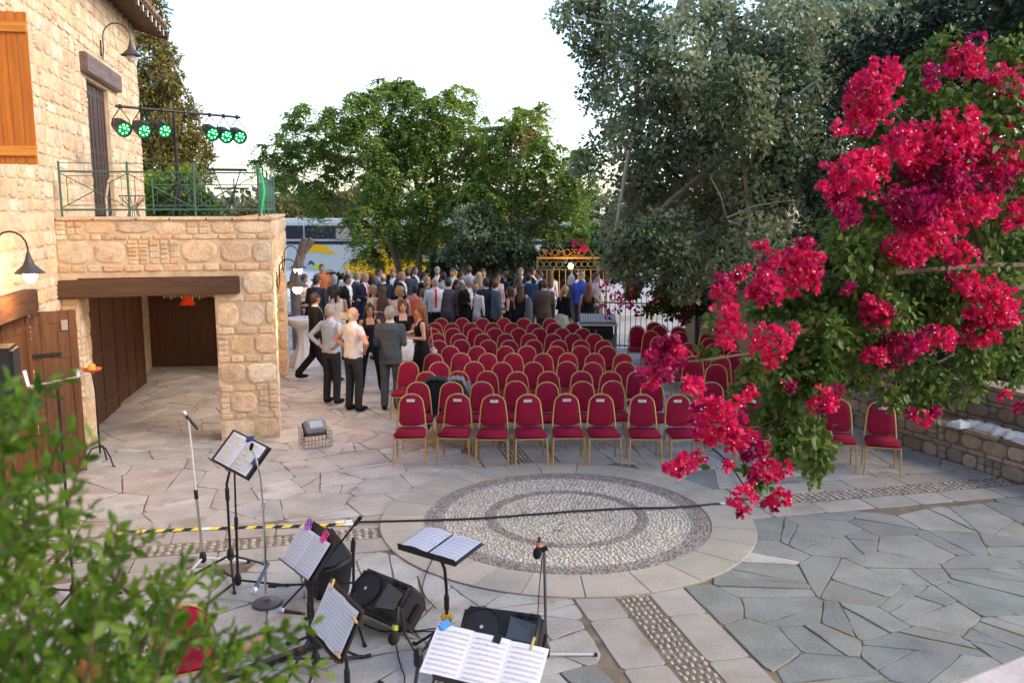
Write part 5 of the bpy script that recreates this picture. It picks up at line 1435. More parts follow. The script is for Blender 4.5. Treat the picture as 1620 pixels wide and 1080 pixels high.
# ================================================================== PEOPLE
SKIN = [(.42, .225, .145), (.47, .26, .175), (.34, .175, .11), (.52, .30, .21)]
HAIRC = dict(black=(.012, .009, .008), dark=(.028, .017, .012), brown=(.075, .038, .02), auburn=(.13, .042, .018), blond=(.42, .27, .12), fair=(.27, .17, .09), grey=(.24, .23, .22), white=(.45, .44, .43), red=(.20, .065, .025))
def cm(rgb, kind='cloth'):
    nm = '%s_%03d_%03d_%03d' % (kind, rgb[0] * 999, rgb[1] * 999, rgb[2] * 999)
    if nm in MATS: return MATS[nm]
    if kind == 'skin': return flat(nm, rgb, rough=.5, var=.08, scale=20, spec=.35)
    if kind == 'hair': return flat(nm, rgb, rough=.55, var=.35, scale=40, fine=200, bump=.4)
    if max(rgb) < .3: rgb = tuple(c * .62 for c in rgb)
    return pm(nm, rgb, rough=.9, var=.30, scale=7, fine=16, bump=1.0, spec=.2)
def cap_rings(mb, a, b, r1, r2, n=12, flat_=1.0):
    a, b = Vector(a), Vector(b); d = (b - a); L = d.length; d.normalize()
    pts = []; rs = []
    for t in (-.98, -.75, -.4): pts.append(a + d * r1 * t); rs.append(r1 * math.sqrt(max(0, 1 - t * t)))
    for k in range(5): f_ = k / 4; pts.append(a.lerp(b, f_)); rs.append(r1 + (r2 - r1) * f_)
    for t in (.4, .75, .98): pts.append(b + d * r2 * t); rs.append(r2 * math.sqrt(max(0, 1 - t * t)))
    mb.tube(pts, rs, n)
def loft(mb, lev, n=20):
    vs = []; fs = []
    for (z, rx, ry, cx, cy) in lev:
        for k in range(n):
            a = 2 * pi * k / n; c, s_ = cos(a), sin(a); e = .85
            vs.append((cx + rx * math.copysign(abs(c) ** e, c), cy + ry * math.copysign(abs(s_) ** e, s_), z))
    m = len(lev)
    for i in range(m - 1):
        for k in range(n): fs.append((i * n + k, i * n + (k + 1) % n, (i + 1) * n + (k + 1) % n, (i + 1) * n + k))
    fs.append(tuple(range(n - 1, -1, -1))); fs.append(tuple((m - 1) * n + k for k in range(n))); mb.add(vs, fs)
ARMS = {
    'down': ((.245, .02, 1.13), (.235, -.03, .89)),
    'drink': ((.235, .03, 1.12), (.13, -.24, 1.14)),
    'hips': ((.385, .05, 1.17), (.195, -.06, 1.00)),
    'hipsback': ((.36, .14, 1.18), (.165, .10, 1.02)),
    'cross': ((.235, -.05, 1.13), (-.06, -.20, 1.16)),
    'chin': ((.235, -.10, 1.16), (.10, -.17, 1.44)),
    'front': ((.24, 0, 1.13), (.06, -.20, 1.02)),
    'back': ((.25, .06, 1.13), (.08, .17, .98)),
}
def person(base, rz, H_, sex, up, low, label, hair='short', hc='dark', arms=('down', 'down'), legs='stand', jacket=None, skin=0, sleeves='long', hem=None, tie=None, near=False, turn=0, glasses=False, shirt=(.55, .56, .60), lean=0.0, beard=False, shoe=(.015, .013, .012)):
    o = empty('person', base, rz); tag(o, label, 'person')
    S = H_ / 1.76; F = sex == 'f'
    sk = cm(SKIN[skin], 'skin'); mats = [sk, cm(up), cm(low), cm(shoe, 'shoe'), cm(shirt), cm(tie or (.3, .02, .03)), cm((.40, .09, .08), 'lip'), cm((.03, .02, .02), 'eye')]
    SKI, UP_, LOW, SHOE, SHIRT, TIE, LIP, EYE = range(8)
    mb = MB()
    ex = .014 if jacket else 0
    # torso
    mb.mat(UP_)
    if F:
        lev = [(.84, .165, .125, 0, .01), (.92, .185, .135, 0, .015), (1.0, .165, .115, 0, .01), (1.10, .130, .10, 0, .0), (1.20, .142, .112, 0, -.01), (1.28, .155, .125, 0, -.02), (1.36, .155, .10, 0, .0), (1.42, .13, .075, 0, .01), (1.455, .06, .055, 0, .012)]
    else:
        lev = [(.86, .165, .12, 0, .01), (.93, .175, .13, 0, .01), (1.04, .165, .125, 0, 0), (1.15, .168, .125, 0, -.005), (1.27, .188, .13, 0, -.005), (1.37, .195, .12, 0, .005), (1.43, .155, .09, 0, .012), (1.47, .07, .06, 0, .015)]
        if jacket: lev = [(.78, .195, .135, 0, .005), (.86, .192, .138, 0, .005)] + [(z, rx + ex, ry + ex, cx, cy) for z, rx, ry, cx, cy in lev[1:]]
    loft(mb, lev)
    sw_ = .175 if F else .20
    # arms
    for s_, pose in ((-1, arms[0]), (1, arms[1])):
        e, w = ARMS[pose]; sh_ = (s_ * (sw_ - .015), .01, 1.385)
        E = (s_ * (e[0] - (.03 if F else 0)), e[1], e[2]); Wp = (s_ * w[0], w[1], w[2])
        k_ = .82 if F else 1.0
        mb.mat(UP_ if sleeves != 'none' else SKI); cap_rings(mb, sh_, Vector(sh_).lerp(Vector(E), .45), (.060 + ex) * k_, (.052 + ex * .8) * k_)
        mb.mat(UP_ if sleeves == 'long' else SKI); cap_rings(mb, Vector(sh_).lerp(Vector(E), .42), E, (.050 + ex * .7) * k_, (.043 + ex * .5) * k_)
        Wv = Vector(E).lerp(Vector(Wp), .86); cap_rings(mb, E, Wv, (.043 + ex * .5) * k_, (.031 + (ex + .006) * (sleeves == 'long')) * k_)
        mb.mat(SKI); cap_rings(mb, Wv, Wp, .027 * k_, .025 * k_); d = (Vector(Wp) - Vector(E)).normalized(); mb.ell(Vector(Wp) + d * .035, (.036, .022, .045), 10, d.to_track_quat('Z', 'Y').to_matrix())
    # legs
    hip = .10 if F else .095
    if legs == 'walk': L_ = [(-1, (0, -.05, .50), (0, -.30, .10)), (1, (0, .08, .50), (0, .36, .17))]
    elif legs == 'wide': L_ = [(-1, (-.05, -.01, .50), (-.09, .01, .09)), (1, (.05, -.01, .50), (.09, .01, .09))]
    else: L_ = [(-1, (0, -.02, .50), (0, .01, .09)), (1, (.01, .0, .50), (.02, .03, .09))]
    skirt = hem is not None
    for s_, kn, an in L_:
        K = (s_ * hip + kn[0], kn[1], kn[2]); A = (s_ * hip + an[0], an[1], an[2]); Hp = (s_ * hip * .95, .01, .88)
        if skirt:
            mb.mat(SKI); cap_rings(mb, Hp, K, .075, .052); cap_rings(mb, K, A, .052, .030)
        else:
            mb.mat(LOW); cap_rings(mb, Hp, K, .098 if not F else .09, .072 if not F else .062); cap_rings(mb, K, (A[0], A[1], A[2] + .01), .072 if not F else .062, .064 if not F else .055)
        mb.mat(SHOE); mb.ell((A[0] + s_ * .012, A[1] - .065, .045 + (A[2] - .09) * .8), (.046, .135, .043), 12); mb.ell((A[0], A[1] + .02, .06 + (A[2] - .09)), (.04, .05, .05), 10)
    mb.mat(LOW)
    if skirt:
        n_ = 5; hz = hem; lv = [(1.02, .145, .11, 0, .005), (.93, .190, .145, 0, .012), (.80, .20, .155, 0, .01)]
        for t in np.linspace(.75, hz, 4): lv.append((t, .20 + (.93 - t) * .06, .155 + (.93 - t) * .08, 0, .01))
        loft(mb, lv[::-1])
    else: loft(mb, [(.80, .16, .115, 0, .01), (.90, .178 if F else .172, .13, 0, .01), (.99 if not jacket else .93, .166, .12, 0, .005)])
    # neck and head
    mb.mat(SKI); cap_rings(mb, (0, .012, 1.43), (0, -.002, 1.56), .064 if not F else .048, .060 if not F else .046)
    if not F and sleeves != 'none': mb.mat(SHIRT if jacket else UP_); loft(mb, [(1.455, .078, .072, 0, .008), (1.50, .064, .062, 0, .004)], 14)
    TR = Matrix.Rotation(radians(turn), 3, 'Z'); hcn = Vector((0, 0, 1.63))
    def hd(x, y, z): return hcn + Vector((0, 0, -.022)) + TR @ ((Vector((x, y, z)) - hcn) * 1.05)
    mb.mat(SKI)
    mb.ell(hd(0, -.005, 1.645), (.074, .092, .108), 18, TR); mb.ell(hd(0, -.035, 1.588), (.055, .060, .055), 14, TR); mb.ell(hd(0, -.060, 1.560), (.030, .030, .025), 10, TR)
    nv = hd(0, -.098, 1.632); cap_rings(mb, hd(0, -.088, 1.655), hd(0, -.108, 1.618), .010, .014, 8)
    for s_ in (-1, 1): mb.ell(hd(s_ * .076, .005, 1.635), (.012, .020, .030), 8, TR)
    me0 = mb.mesh('src', mats)
    tmp = bpy.data.objects.new('src', me0); COL.objects.link(tmp)
    md = tmp.modifiers.new('r', 'REMESH'); md.mode = 'VOXEL'; md.voxel_size = .0105 if near else .019
    sm = tmp.modifiers.new('s', 'SMOOTH'); sm.factor = .5; sm.iterations = 3 if near else 1
    dg = bpy.context.evaluated_depsgraph_get(); ev = tmp.evaluated_get(dg); me = bpy.data.meshes.new_from_object(ev)
    src_p = [tuple(f) for f in mb.f]
    bvh = BVHTree.FromPolygons([Vector(q) for q in mb.v], src_p)
    nf = len(me.polygons); idx = np.zeros(nf, np.int32)
    for i, f in enumerate(me.polygons):
        c = f.center; r_ = bvh.find_nearest(c); k_ = mb.m[r_[2]] if r_[2] is not None else 0
        if k_ == UP_ and jacket and c.y < -.02 and .98 < c.z < 1.47 and abs(c.x) < .012 + .11 * (c.z - 1.0) ** 1.1 * 1.1 if c.z > 1.0 else False:
            k_ = TIE if (tie and abs(c.x) < .022) else SHIRT
        elif k_ == UP_ and tie and not jacket and c.y < -.03 and 1.02 < c.z < 1.46 and abs(c.x) < .024: k_ = TIE
        elif k_ == UP_ and F and c.y < .02 and c.z > 1.345 and abs(c.x) < .075 and sleeves != 'long': k_ = SKI
        elif k_ == UP_ and F and sleeves == 'none' and c.y > .0 and c.z > 1.36 and abs(c.x) < .07: k_ = SKI
        idx[i] = k_
    bpy.data.objects.remove(tmp); bpy.data.meshes.remove(me0)
    me.materials.clear()
    for m in mats: me.materials.append(m)
    # add eyes, mouth and fingers to the same mesh
    ad = MB()
    ad.mat(EYE)
    for s_ in (-1, 1): ad.ell(hd(s_ * .030, -.089, 1.652), (.011, .006, .006), 8, TR); ad.tube([hd(s_ * .016, -.094, 1.672), hd(s_ * .046, -.086, 1.672)], .0035, 4)
    ad.mat(LIP); ad.ell(hd(0, -.094, 1.583), (.021, .007, .0055), 8, TR)
    if beard: ad.mat(EYE)
    ad.mat(SKI)
    for s_, pose in ((-1, arms[0]), (1, arms[1])):
        e, w = ARMS[pose]; E = Vector((s_ * (e[0] - (.03 if F else 0)), e[1], e[2])); Wp = Vector((s_ * w[0], w[1], w[2])); d = (Wp - E).normalized()
        q = d.to_track_quat('Z', 'Y').to_matrix(); base_ = Wp + d * .06
        curl = -1 if pose in ('drink', 'chin', 'cross', 'front') else .4
        for k in range(4):
            x = (k - 1.5) * .017; L = (.062, .072, .068, .052)[k]
            p0 = base_ + q @ Vector((x, 0, 0)); p1 = p0 + q @ Vector((x * .1, .012 * curl, L * .5)); p2 = p1 + q @ Vector((0, .022 * curl, L * .42))
            ad.tube([p0, p1, p2], [.0095, .0088, .006], 6)
        p0 = Wp + d * .02 + q @ Vector((-s_ * .028, 0, 0)); ad.tube([p0, p0 + q @ Vector((-s_ * .022, .01 * curl, .028)), p0 + q @ Vector((-s_ * .022, .022 * curl, .052))], [.012, .0105, .007], 6)
    if glasses:
        ad.mat(EYE)
        for s_ in (-1, 1): ad.tube([hd(s_ * .032 + .020 * cos(t), -.098, 1.650 + .015 * sin(t)) for t in np.linspace(0, 2 * pi, 11)], .002, 4)
    if me is not None:
        bm = bmesh.new(); bm.from_mesh(me)
        for i, f in enumerate(bm.faces): f.material_index = int(idx[i]); f.smooth = True
        vv = [bm.verts.new(q) for q in ad.v]; bm.verts.ensure_lookup_table()
        for f_, m_ in zip(ad.f, ad.m):
            try: nf_ = bm.faces.new([vv[k] for k in f_]); nf_.material_index = m_; nf_.smooth = True
            except ValueError: pass
        if lean:
            for q in bm.verts: q.co.y -= lean * max(0, q.co.z - .9) ** 1.3
        bmesh.ops.scale(bm, vec=(S, S, S), verts=bm.verts); bm.to_mesh(me); bm.free()
    me.name = 'body'; link('body', me, o)
    # hair
    if hair != 'none':
        hb = MB(); hm = cm(HAIRC[hc], 'hair'); r = random.Random(label); n_, m_ = 22, 14; vs = []; keep = {}
        bald = hair == 'bald'
        rx, ry, rz_ = (.0765, .0935, .110) if bald else (.080, .099, .116) if not F else (.086, .106, .122)
        for i in range(m_ + 1):
            th = pi * i / m_
            for k in range(n_):
                a = 2 * pi * k / n_; x = rx * sin(th) * cos(a); y = ry * sin(th) * sin(a); z = rz_ * cos(th)
                nz_ = 1.01 + .11 * noise.noise(Vector((x * 34 + len(label), y * 34, z * 16)))
                zz = 1.648 + z * nz_; yy = .006 + y * nz_; vs.append(hd(x * nz_, yy, zz))
                line = (1.60 - min(0, yy) * 1.05 - max(0, yy) * .75) if not bald else 0
                if F: line -= .01
                kp = zz > line
                if bald: kp = (1.545 < zz < 1.650 - max(0, .04 - yy) * .7) and yy > -.012
                keep[i * n_ + k] = kp
        fs = [(i * n_ + k, (i + 1) * n_ + k, (i + 1) * n_ + (k + 1) % n_, i * n_ + (k + 1) % n_) for i in range(m_) for k in range(n_)]
        fs = [f for f in fs if sum(keep[q] for q in f) >= 3]
        hb.add(vs, fs)
        def drop(lv):
            vs2 = []; n2 = 16; fs2 = []
            for (z, ax_, ay, cy) in lv:
                for k in range(n2):
                    a = 2 * pi * k / n2; w_ = 1 + .08 * sin(5 * a + z * 20); vs2.append(hd(ax_ * cos(a) * w_, cy + ay * sin(a) * w_, z))
            for i in range(len(lv) - 1):
                for k in range(n2): fs2.append((i * n2 + k, i * n2 + (k + 1) % n2, (i + 1) * n2 + (k + 1) % n2, (i + 1) * n2 + k))
            fs2.append(tuple(range(n2 - 1, -1, -1))); fs2.append(tuple((len(lv) - 1) * n2 + k for k in range(n2))); hb.add(vs2, fs2)
        if hair == 'long': drop([(1.70, .070, .055, .040), (1.62, .088, .060, .045), (1.52, .092, .055, .055), (1.42, .095, .045, .075), (1.32, .080, .035, .090), (1.27, .045, .020, .095)])
        if hair == 'bob': drop([(1.70, .075, .065, .03), (1.63, .094, .075, .03), (1.56, .096, .070, .035), (1.50, .080, .055, .04)])
        if hair == 'ponytail': drop([(1.68, .03, .03, .095), (1.64, .035, .035, .125), (1.55, .032, .03, .135), (1.45, .026, .024, .125), (1.38, .008, .008, .12)])
        if hair == 'bun': hb.ell(hd(0, .09, 1.70), (.045, .04, .04), 12)
        if hair == 'curly':
            for k in range(46):
                a = r.uniform(0, 2 * pi); zz = r.uniform(1.53, 1.76); rr = .09 * math.sqrt(max(.15, 1 - ((zz - 1.645) / .14) ** 2))
                if sin(a) < -.45 and zz < 1.70: continue
                hb.ell(hd(rr * cos(a), .01 + rr * sin(a), zz), (.026, .026, .026), 6)
        hb.v = [tuple(Vector((q[0], q[1] - (lean * max(0, q[2] - .9) ** 1.3 if lean else 0), q[2])) * S) for q in hb.v]
        hb.build('hair', hm, o, smooth=True)
    if beard:
        bb = MB(); bb.ell(hd(0, -.062, 1.568) * S, (.046 * S, .050 * S, .036 * S), 12); bb.build('beard', cm(HAIRC[hc], 'hair'), o, smooth=True)
    return o
NAVY = (.022, .030, .060); BLK = (.012, .012, .014); CHAR = (.045, .047, .055); GREYS = (.10, .115, .14); WHT = (.56, .57, .60); LBLUE = (.36, .43, .56)
# people whose feet are in view: x and y of the feet, height, ...
def at_feet(x, y, rz, H_, sex, up, low, label, **k): return person(G(x, y) + Vector((0, 0, .004)), radians(rz), H_, sex, up, low, label, near=True, **k)
at_feet(503, 604, 105, 1.80, 'm', BLK, BLK, 'man in a dark suit striding past the cocktail table', hair='short', hc='dark', legs='walk', jacket=True, arms=('down', 'down'), turn=30)
at_feet(527, 638, 150, 1.78, 'm', LBLUE, CHAR, 'man in a light blue shirt with his hands on his hips', hair='short', hc='grey', arms=('hipsback', 'hipsback'), legs='stand', skin=1)
at_feet(562, 650, 140, 1.80, 'm', WHT, CHAR, 'bald man in a short sleeved white shirt, hands on hips', hair='bald', hc='white', arms=('hips', 'hips'), legs='stand', sleeves='short', skin=1, turn=-15)
at_feet(588, 620, 15, 1.68, 'f', BLK, BLK, 'long haired woman in black top and wide trousers facing the bald man', hair='long', hc='black', arms=('drink', 'down'), sleeves='none', legs='wide', skin=2)
at_feet(620, 648, 178, 1.80, 'm', GREYS, GREYS, 'man in a blue grey suit seen from behind at the left end of the chairs', hair='short', hc='grey', arms=('drink', 'drink'), jacket=True, legs='stand', skin=1)
at_feet(640, 612, 5, 1.70, 'f', BLK, (.70, .70, .72), 'short haired woman in black top and pale skirt facing the grey suited man', hair='curly', hc='auburn', arms=('drink', 'drink'), sleeves='short', hem=.55, skin=3)
at_feet(668, 628, -78, 1.72, 'f', BLK, BLK, 'red haired woman in a sleeveless black dress turned to the left by the chairs', hair='long', hc='red', arms=('drink', 'drink'), sleeves='none', hem=.15, skin=3)
E2 = 0
CROWD = [
    # px, py of the head centre, facing, sex, hair, colour, up, low, arms, options, label
    (478, 440, 60, 'f', 'long', 'brown', (.62, .42, .34), BLK, ('drink', 'drink'), dict(sleeves='long', skin=1), 'woman in a pale pink blouse and black trousers by the lit wall lamps'),
    (499, 446, 160, 'm', 'short', 'dark', CHAR, CHAR, ('down', 'drink'), dict(jacket=True), 'man in a charcoal suit seen from behind left of the striding man'),
    (509, 424, 20, 'm', 'short', 'brown', (.40, .12, .04), CHAR, ('down', 'down'), dict(), 'distant guest in a rust coloured shirt before the coach'),
    (533, 462, 175, 'f', 'ponytail', 'black', (.66, .58, .54), (.66, .58, .54), ('drink', 'down'), dict(sleeves='none', hem=.6, skin=2), 'woman with black ponytail in a cream sleeveless dress'),
    (529, 441, 200, 'f', 'bob', 'grey', (.10, .07, .06), BLK, ('drink', 'down'), dict(), 'woman with short grey blond hair in a dark top'),
    (550, 431, 10, 'm', 'bald', 'grey', WHT, CHAR, ('down', 'drink'), dict(skin=1), 'bald man in a white shirt at the back before the coach'),
    (548, 444, 60, 'm', 'short', 'black', BLK, BLK, ('drink', 'drink'), dict(jacket=True, skin=2), 'dark haired man in a black suit turned to the right with his drink'),
    (576, 439, 55, 'm', 'short', 'fair', NAVY, NAVY, ('drink', 'down'), dict(jacket=True, tie=(.5, .1, .15)), 'fair haired man in a navy suit looking right'),
    (588, 441, 190, 'f', 'bob', 'dark', (.65, .10, .04), BLK, ('down', 'down'), dict(sleeves='short'), 'woman in an orange red top behind the navy suited man'),
    (591, 461, 50, 'f', 'bun', 'fair', (.66, .52, .42), (.66, .52, .42), ('drink', 'down'), dict(glasses=True, hem=.6), 'woman with glasses in a beige dress beside the long haired woman'),
    (605, 462, 180, 'f', 'long', 'brown', (.13, .10, .12), (.20, .13, .07), ('down', 'drink'), dict(sleeves='none', hem=.6), 'woman with long brown hair down her grey dress, back to the camera'),
    (606, 439, 180, 'm', 'bald', 'fair', NAVY, NAVY, ('down', 'down'), dict(jacket=True, skin=3), 'bald headed man in a navy suit behind the long haired woman'),
    (598, 431, 60, 'm', 'short', 'dark', (.16, .19, .22), CHAR, ('down', 'down'), dict(jacket=True), 'dark haired man in a slate suit at the back near the thin tree trunk'),
    (634, 437, 60, 'm', 'short', 'fair', BLK, BLK, ('drink', 'down'), dict(jacket=True), 'fair haired man in a black suit, profile to the right'),
    (622, 432, 0, 'm', 'short', 'red', NAVY, NAVY, ('down', 'down'), dict(jacket=True), 'reddish haired man in a dark blue suit behind the black suited man'),
    (656, 428, 70, 'm', 'short', 'brown', NAVY, NAVY, ('drink', 'down'), dict(jacket=True), 'brown haired man in a navy suit left of the distant bearded man'),
    (668, 437, 120, 'm', 'short', 'black', BLK, CHAR, ('down', 'drink'), dict(jacket=True), 'black haired man in a black jacket talking to the man with a red tie'),
    (633, 463, 10, 'f', 'curly', 'blond', (.62, .50, .40), (.62, .50, .40), ('down', 'down'), dict(sleeves='short', hem=.6), 'curly blond woman facing the camera in a cream top'),
    (655, 459, 172, 'f', 'bun', 'dark', (.72, .14, .06), (.72, .14, .06), ('drink', 'drink'), dict(sleeves='none', hem=.55), 'woman in a bright coral dress seen from behind'),
    (676, 446, 10, 'f', 'bob', 'fair', (.20, .15, .12), BLK, ('down', 'down'), dict(), 'fair haired guest half hidden between two men'),
    (688, 447, 15, 'm', 'bald', 'grey', WHT, BLK, ('down', 'down'), dict(glasses=True, tie=(.60, .02, .04), skin=3), 'man with glasses in a white shirt and red tie facing the camera'),
    (692, 428, 0, 'm', 'short', 'grey', BLK, BLK, ('down', 'down'), dict(jacket=True, beard=True), 'grey bearded man in black at the very back'),
    (708, 449, 180, 'm', 'short', 'dark', (.10, .095, .11), (.10, .095, .11), ('down', 'drink'), dict(jacket=True), 'man in a grey suit with his back to the camera behind the last chair row'),
    (716, 431, 5, 'm', 'short', 'brown', (.25, .25, .30), CHAR, ('down', 'down'), dict(jacket=True), 'brown haired man facing the camera in a grey jacket at the back'),
    (721, 452, 60, 'f', 'long', 'black', BLK, BLK, ('drink', 'down'), dict(skin=2, hem=.5), 'black haired woman in black looking right past the grey suited man'),
    (729, 436, 80, 'm', 'short', 'dark', (.12, .12, .13), CHAR, ('down', 'down'), dict(jacket=True), 'dark haired man in a grey jacket with bowed head'),
    (741, 449, 20, 'm', 'short', 'grey', BLK, BLK, ('drink', 'down'), dict(jacket=True, beard=True), 'grey haired bearded man in a black suit smiling towards the camera'),
    (742, 426, 150, 'm', 'short', 'brown', (.42, .42, .48), CHAR, ('down', 'down'), dict(), 'man in a pale grey shirt at the back of the crowd'),
    (758, 437, 170, 'f', 'long', 'blond', (.30, .25, .25), BLK, ('down', 'down'), dict(), 'blond woman behind the broad man in the dark navy jacket'),
    (765, 431, 0, 'm', 'short', 'brown', BLK, BLK, ('down', 'down'), dict(jacket=True, skin=3), 'round faced man facing the camera beside the blond woman'),
    (754, 457, 150, 'm', 'bald', 'grey', WHT, (.3, .3, .32), ('down', 'drink'), dict(), 'grey haired man in a white shirt left of the broad navy jacket'),
    (769, 449, 175, 'm', 'short', 'dark', NAVY, NAVY, ('down', 'down'), dict(jacket=True), 'broad man in a dark navy jacket seen from behind, center of the crowd'),
    (782, 451, 120, 'm', 'short', 'brown', (.12, .15, .20), CHAR, ('down', 'drink'), dict(jacket=True), 'man in a steel blue jacket right beside the broad navy jacket'),
    (788, 438, 45, 'f', 'bob', 'dark', (.36, .30, .33), (.3, .25, .28), ('drink', 'down'), dict(sleeves='short', hem=.6), 'woman in a patterned grey dress looking right'),
    (799, 435, -60, 'f', 'bun', 'dark', (.03, .04, .10), BLK, ('down', 'down'), dict(), 'dark haired woman in dark blue behind the woman in the backless dress'),
    (806, 462, -120, 'f', 'bob', 'dark', BLK, BLK, ('drink', 'drink'), dict(sleeves='none', hem=.55, skin=1), 'woman in a backless black dress holding a glass, turned left'),
    (823, 456, 180, 'f', 'long', 'brown', (.02, .02, .035), (.02, .02, .035), ('down', 'down'), dict(sleeves='none', hem=.6), 'long haired woman in a midnight blue dress with a grey shawl on her arm'),
    (815, 444, 60, 'f', 'long', 'brown', (.35, .25, .20), BLK, ('chin', 'down'), dict(), 'brown haired woman raising a hand to her face'),
    (824, 430, -20, 'm', 'short', 'fair', NAVY, NAVY, ('down', 'down'), dict(jacket=True, skin=3), 'fair haired man in a navy jacket in front of the dark hedge'),
    (836, 438, 175, 'm', 'short', 'black', (.025, .075, .17), (.03, .05, .1), ('down', 'down'), dict(jacket=True), 'man in a bright blue jacket seen from behind'),
    (842, 429, 60, 'm', 'short', 'dark', BLK, BLK, ('down', 'down'), dict(jacket=True, skin=2), 'dark haired man just left of the gate'),
    (857, 434, -60, 'm', 'short', 'black', BLK, BLK, ('drink', 'down'), dict(jacket=True), 'black haired man bending his head in front of the gate'),
    (870, 434, 160, 'f', 'long', 'brown', (.68, .66, .70), CHAR, ('down', 'down'), dict(), 'brown haired woman in a white blouse in front of the gate bars'),
    (861, 451, 178, 'm', 'short', 'brown', (.155, .115, .10), (.08, .06, .055), ('drink', 'down'), dict(jacket=True), 'man in a brown suit seen from behind, in front of the gate'),
    (891, 461, 150, 'f', 'ponytail', 'fair', BLK, (.50, .53, .45), ('down', 'drink'), dict(jacket=True, hem=.55), 'blond woman in a black jacket and pale green skirt'),
    (904, 441, 178, 'f', 'bob', 'white', (.16, .16, .17), (.13, .13, .14), ('down', 'down'), dict(hem=.5), 'white haired woman in a grey coat seen from behind'),
    (920, 436, -15, 'm', 'short', 'fair', (.06, .10, .42), CHAR, ('down', 'down'), dict(skin=3), 'man in a blue checked shirt right of the white haired woman'),
    (931, 456, 165, 'f', 'long', 'auburn', BLK, BLK, ('hips', 'down'), dict(sleeves='none'), 'auburn haired woman in a black sleeveless top by the mixing desk'),
    (941, 440, 60, 'm', 'short', 'brown', (.30, .28, .32), CHAR, ('down', 'down'), dict(skin=1), 'man in a grey shirt half hidden by the magenta blossoms'),
    (563, 436, 100, 'm', 'short', 'fair', (.10, .09, .09), BLK, ('down', 'down'), dict(jacket=True), 'man in a dark jacket behind the black suited man, before the coach'),
    (645, 431, 170, 'm', 'short', 'brown', (.08, .09, .14), CHAR, ('down', 'down'), dict(jacket=True), 'brown haired man in a blue grey jacket beneath the leaning trunks'),
    (701, 437, 190, 'm', 'short', 'dark', (.30, .32, .38), CHAR, ('down', 'down'), dict(), 'man in a light grey shirt between the red tie and the grey suit'),
]
for (px, py, rz, sex, hair, hc, up, low, arms, kw, lab) in CROWD:
    kw = dict(kw); th = PITCH + atan((py - 540) / FPX); Hd = 1.76 if sex == 'm' else 1.66
    zc = Hd * 1.645 / 1.76; Y = (CAM_H - zc) / tan(th)
    lim = 20.9 if px > 655 else 18.4 + (655 - px) * .004
    if px < 620 and py > 455: lim = 17.6
    if Y < lim: Y = lim; Hd = max(1.48, (CAM_H - Y * tan(th)) * 1.76 / 1.645)
    if Y > 26: Y = 26 + (Y - 26) * .3; Hd = min(1.95, max(1.5, (CAM_H - Y * tan(th)) * 1.76 / 1.645))
    p = V(px, py, Y)
    kw.setdefault('turn', rc.uniform(-28, 28)); kw.setdefault('lean', rc.choice([0, 0, .05, .12])); Hd *= 1.03
    person(Vector((p.x, Y, .004 if Y < 22.3 else -.03)), radians(rz + rc.uniform(-14, 14)), Hd, sex, up, low, lab, hair=hair, hc=hc, arms=arms, **kw)
sh_ = empty('grey_shawl', V(836, 492, 20.75)); tag(sh_, 'grey shawl hanging from the arm of the woman in midnight blue', 'shawl')
MB().tube([(0, 0, .32), (.02, -.02, .15), (.0, -.03, -.1), (.03, -.02, -.35)], [.05, .09, .11, .08], 10).build('cloth', cm((.16, .16, .19)), sh_, smooth=True)
hb_ = empty('shoulder_bag', V(545, 500, 17.5)); tag(hb_, 'small cream handbag at the side of the woman with the black ponytail', 'handbag')
MB().bbox((0, -.05, 0), (.20, .08, .16), .03).build('bag', cm((.6, .5, .4)), hb_); MB().tube([(-.08, -.05, .07), (-.05, -.03, .32), (.05, -.03, .32), (.08, -.05, .07)], .006, 5).build('strap', cm((.5, .4, .3)), hb_)
hb2 = empty('shoulder_bag', G(684, 628) + Vector((.02, .1, .78))); tag(hb2, 'pale shoulder bag worn by the red haired woman', 'handbag')
MB().bbox((0, 0, 0), (.13, .22, .24), .04).build('bag', cm((.62, .52, .44)), hb2); MB().tube([(0, -.09, .10), (-.04, -.03, .50), (-.04, .03, .50), (0, .09, .10)], .007, 5).build('strap', cm((.4, .3, .22)), hb2)

# unseen house added behind the camera to block sky light and deepen contrast
shade_house = empty('added_shade_house', (0, -2.2, 0)); tag(shade_house, 'unseen plastered house added behind the balcony to block sky light', 'house')
wall_boxes(26, 0, 8.5, [(3, 4.4, 3.9, 5.4), (8, 9.4, 3.9, 5.4), (12, 13.6, 2.1, 4.6), (18, 19.4, 3.9, 5.4)], .4).build('wall', pm('sand_plaster', [(.45, .36, .26), (.52, .42, .31)], rough=.95), shade_house, (13, -.0, 0), (0, 0, pi))
for x_ in (9.3, 4.3, .2, -5.7): MB().box((x_, -.25, 4.6), (1.7, .06, 1.9)).build('window', flat('dark_glass', (.05, .05, .05)), shade_house)

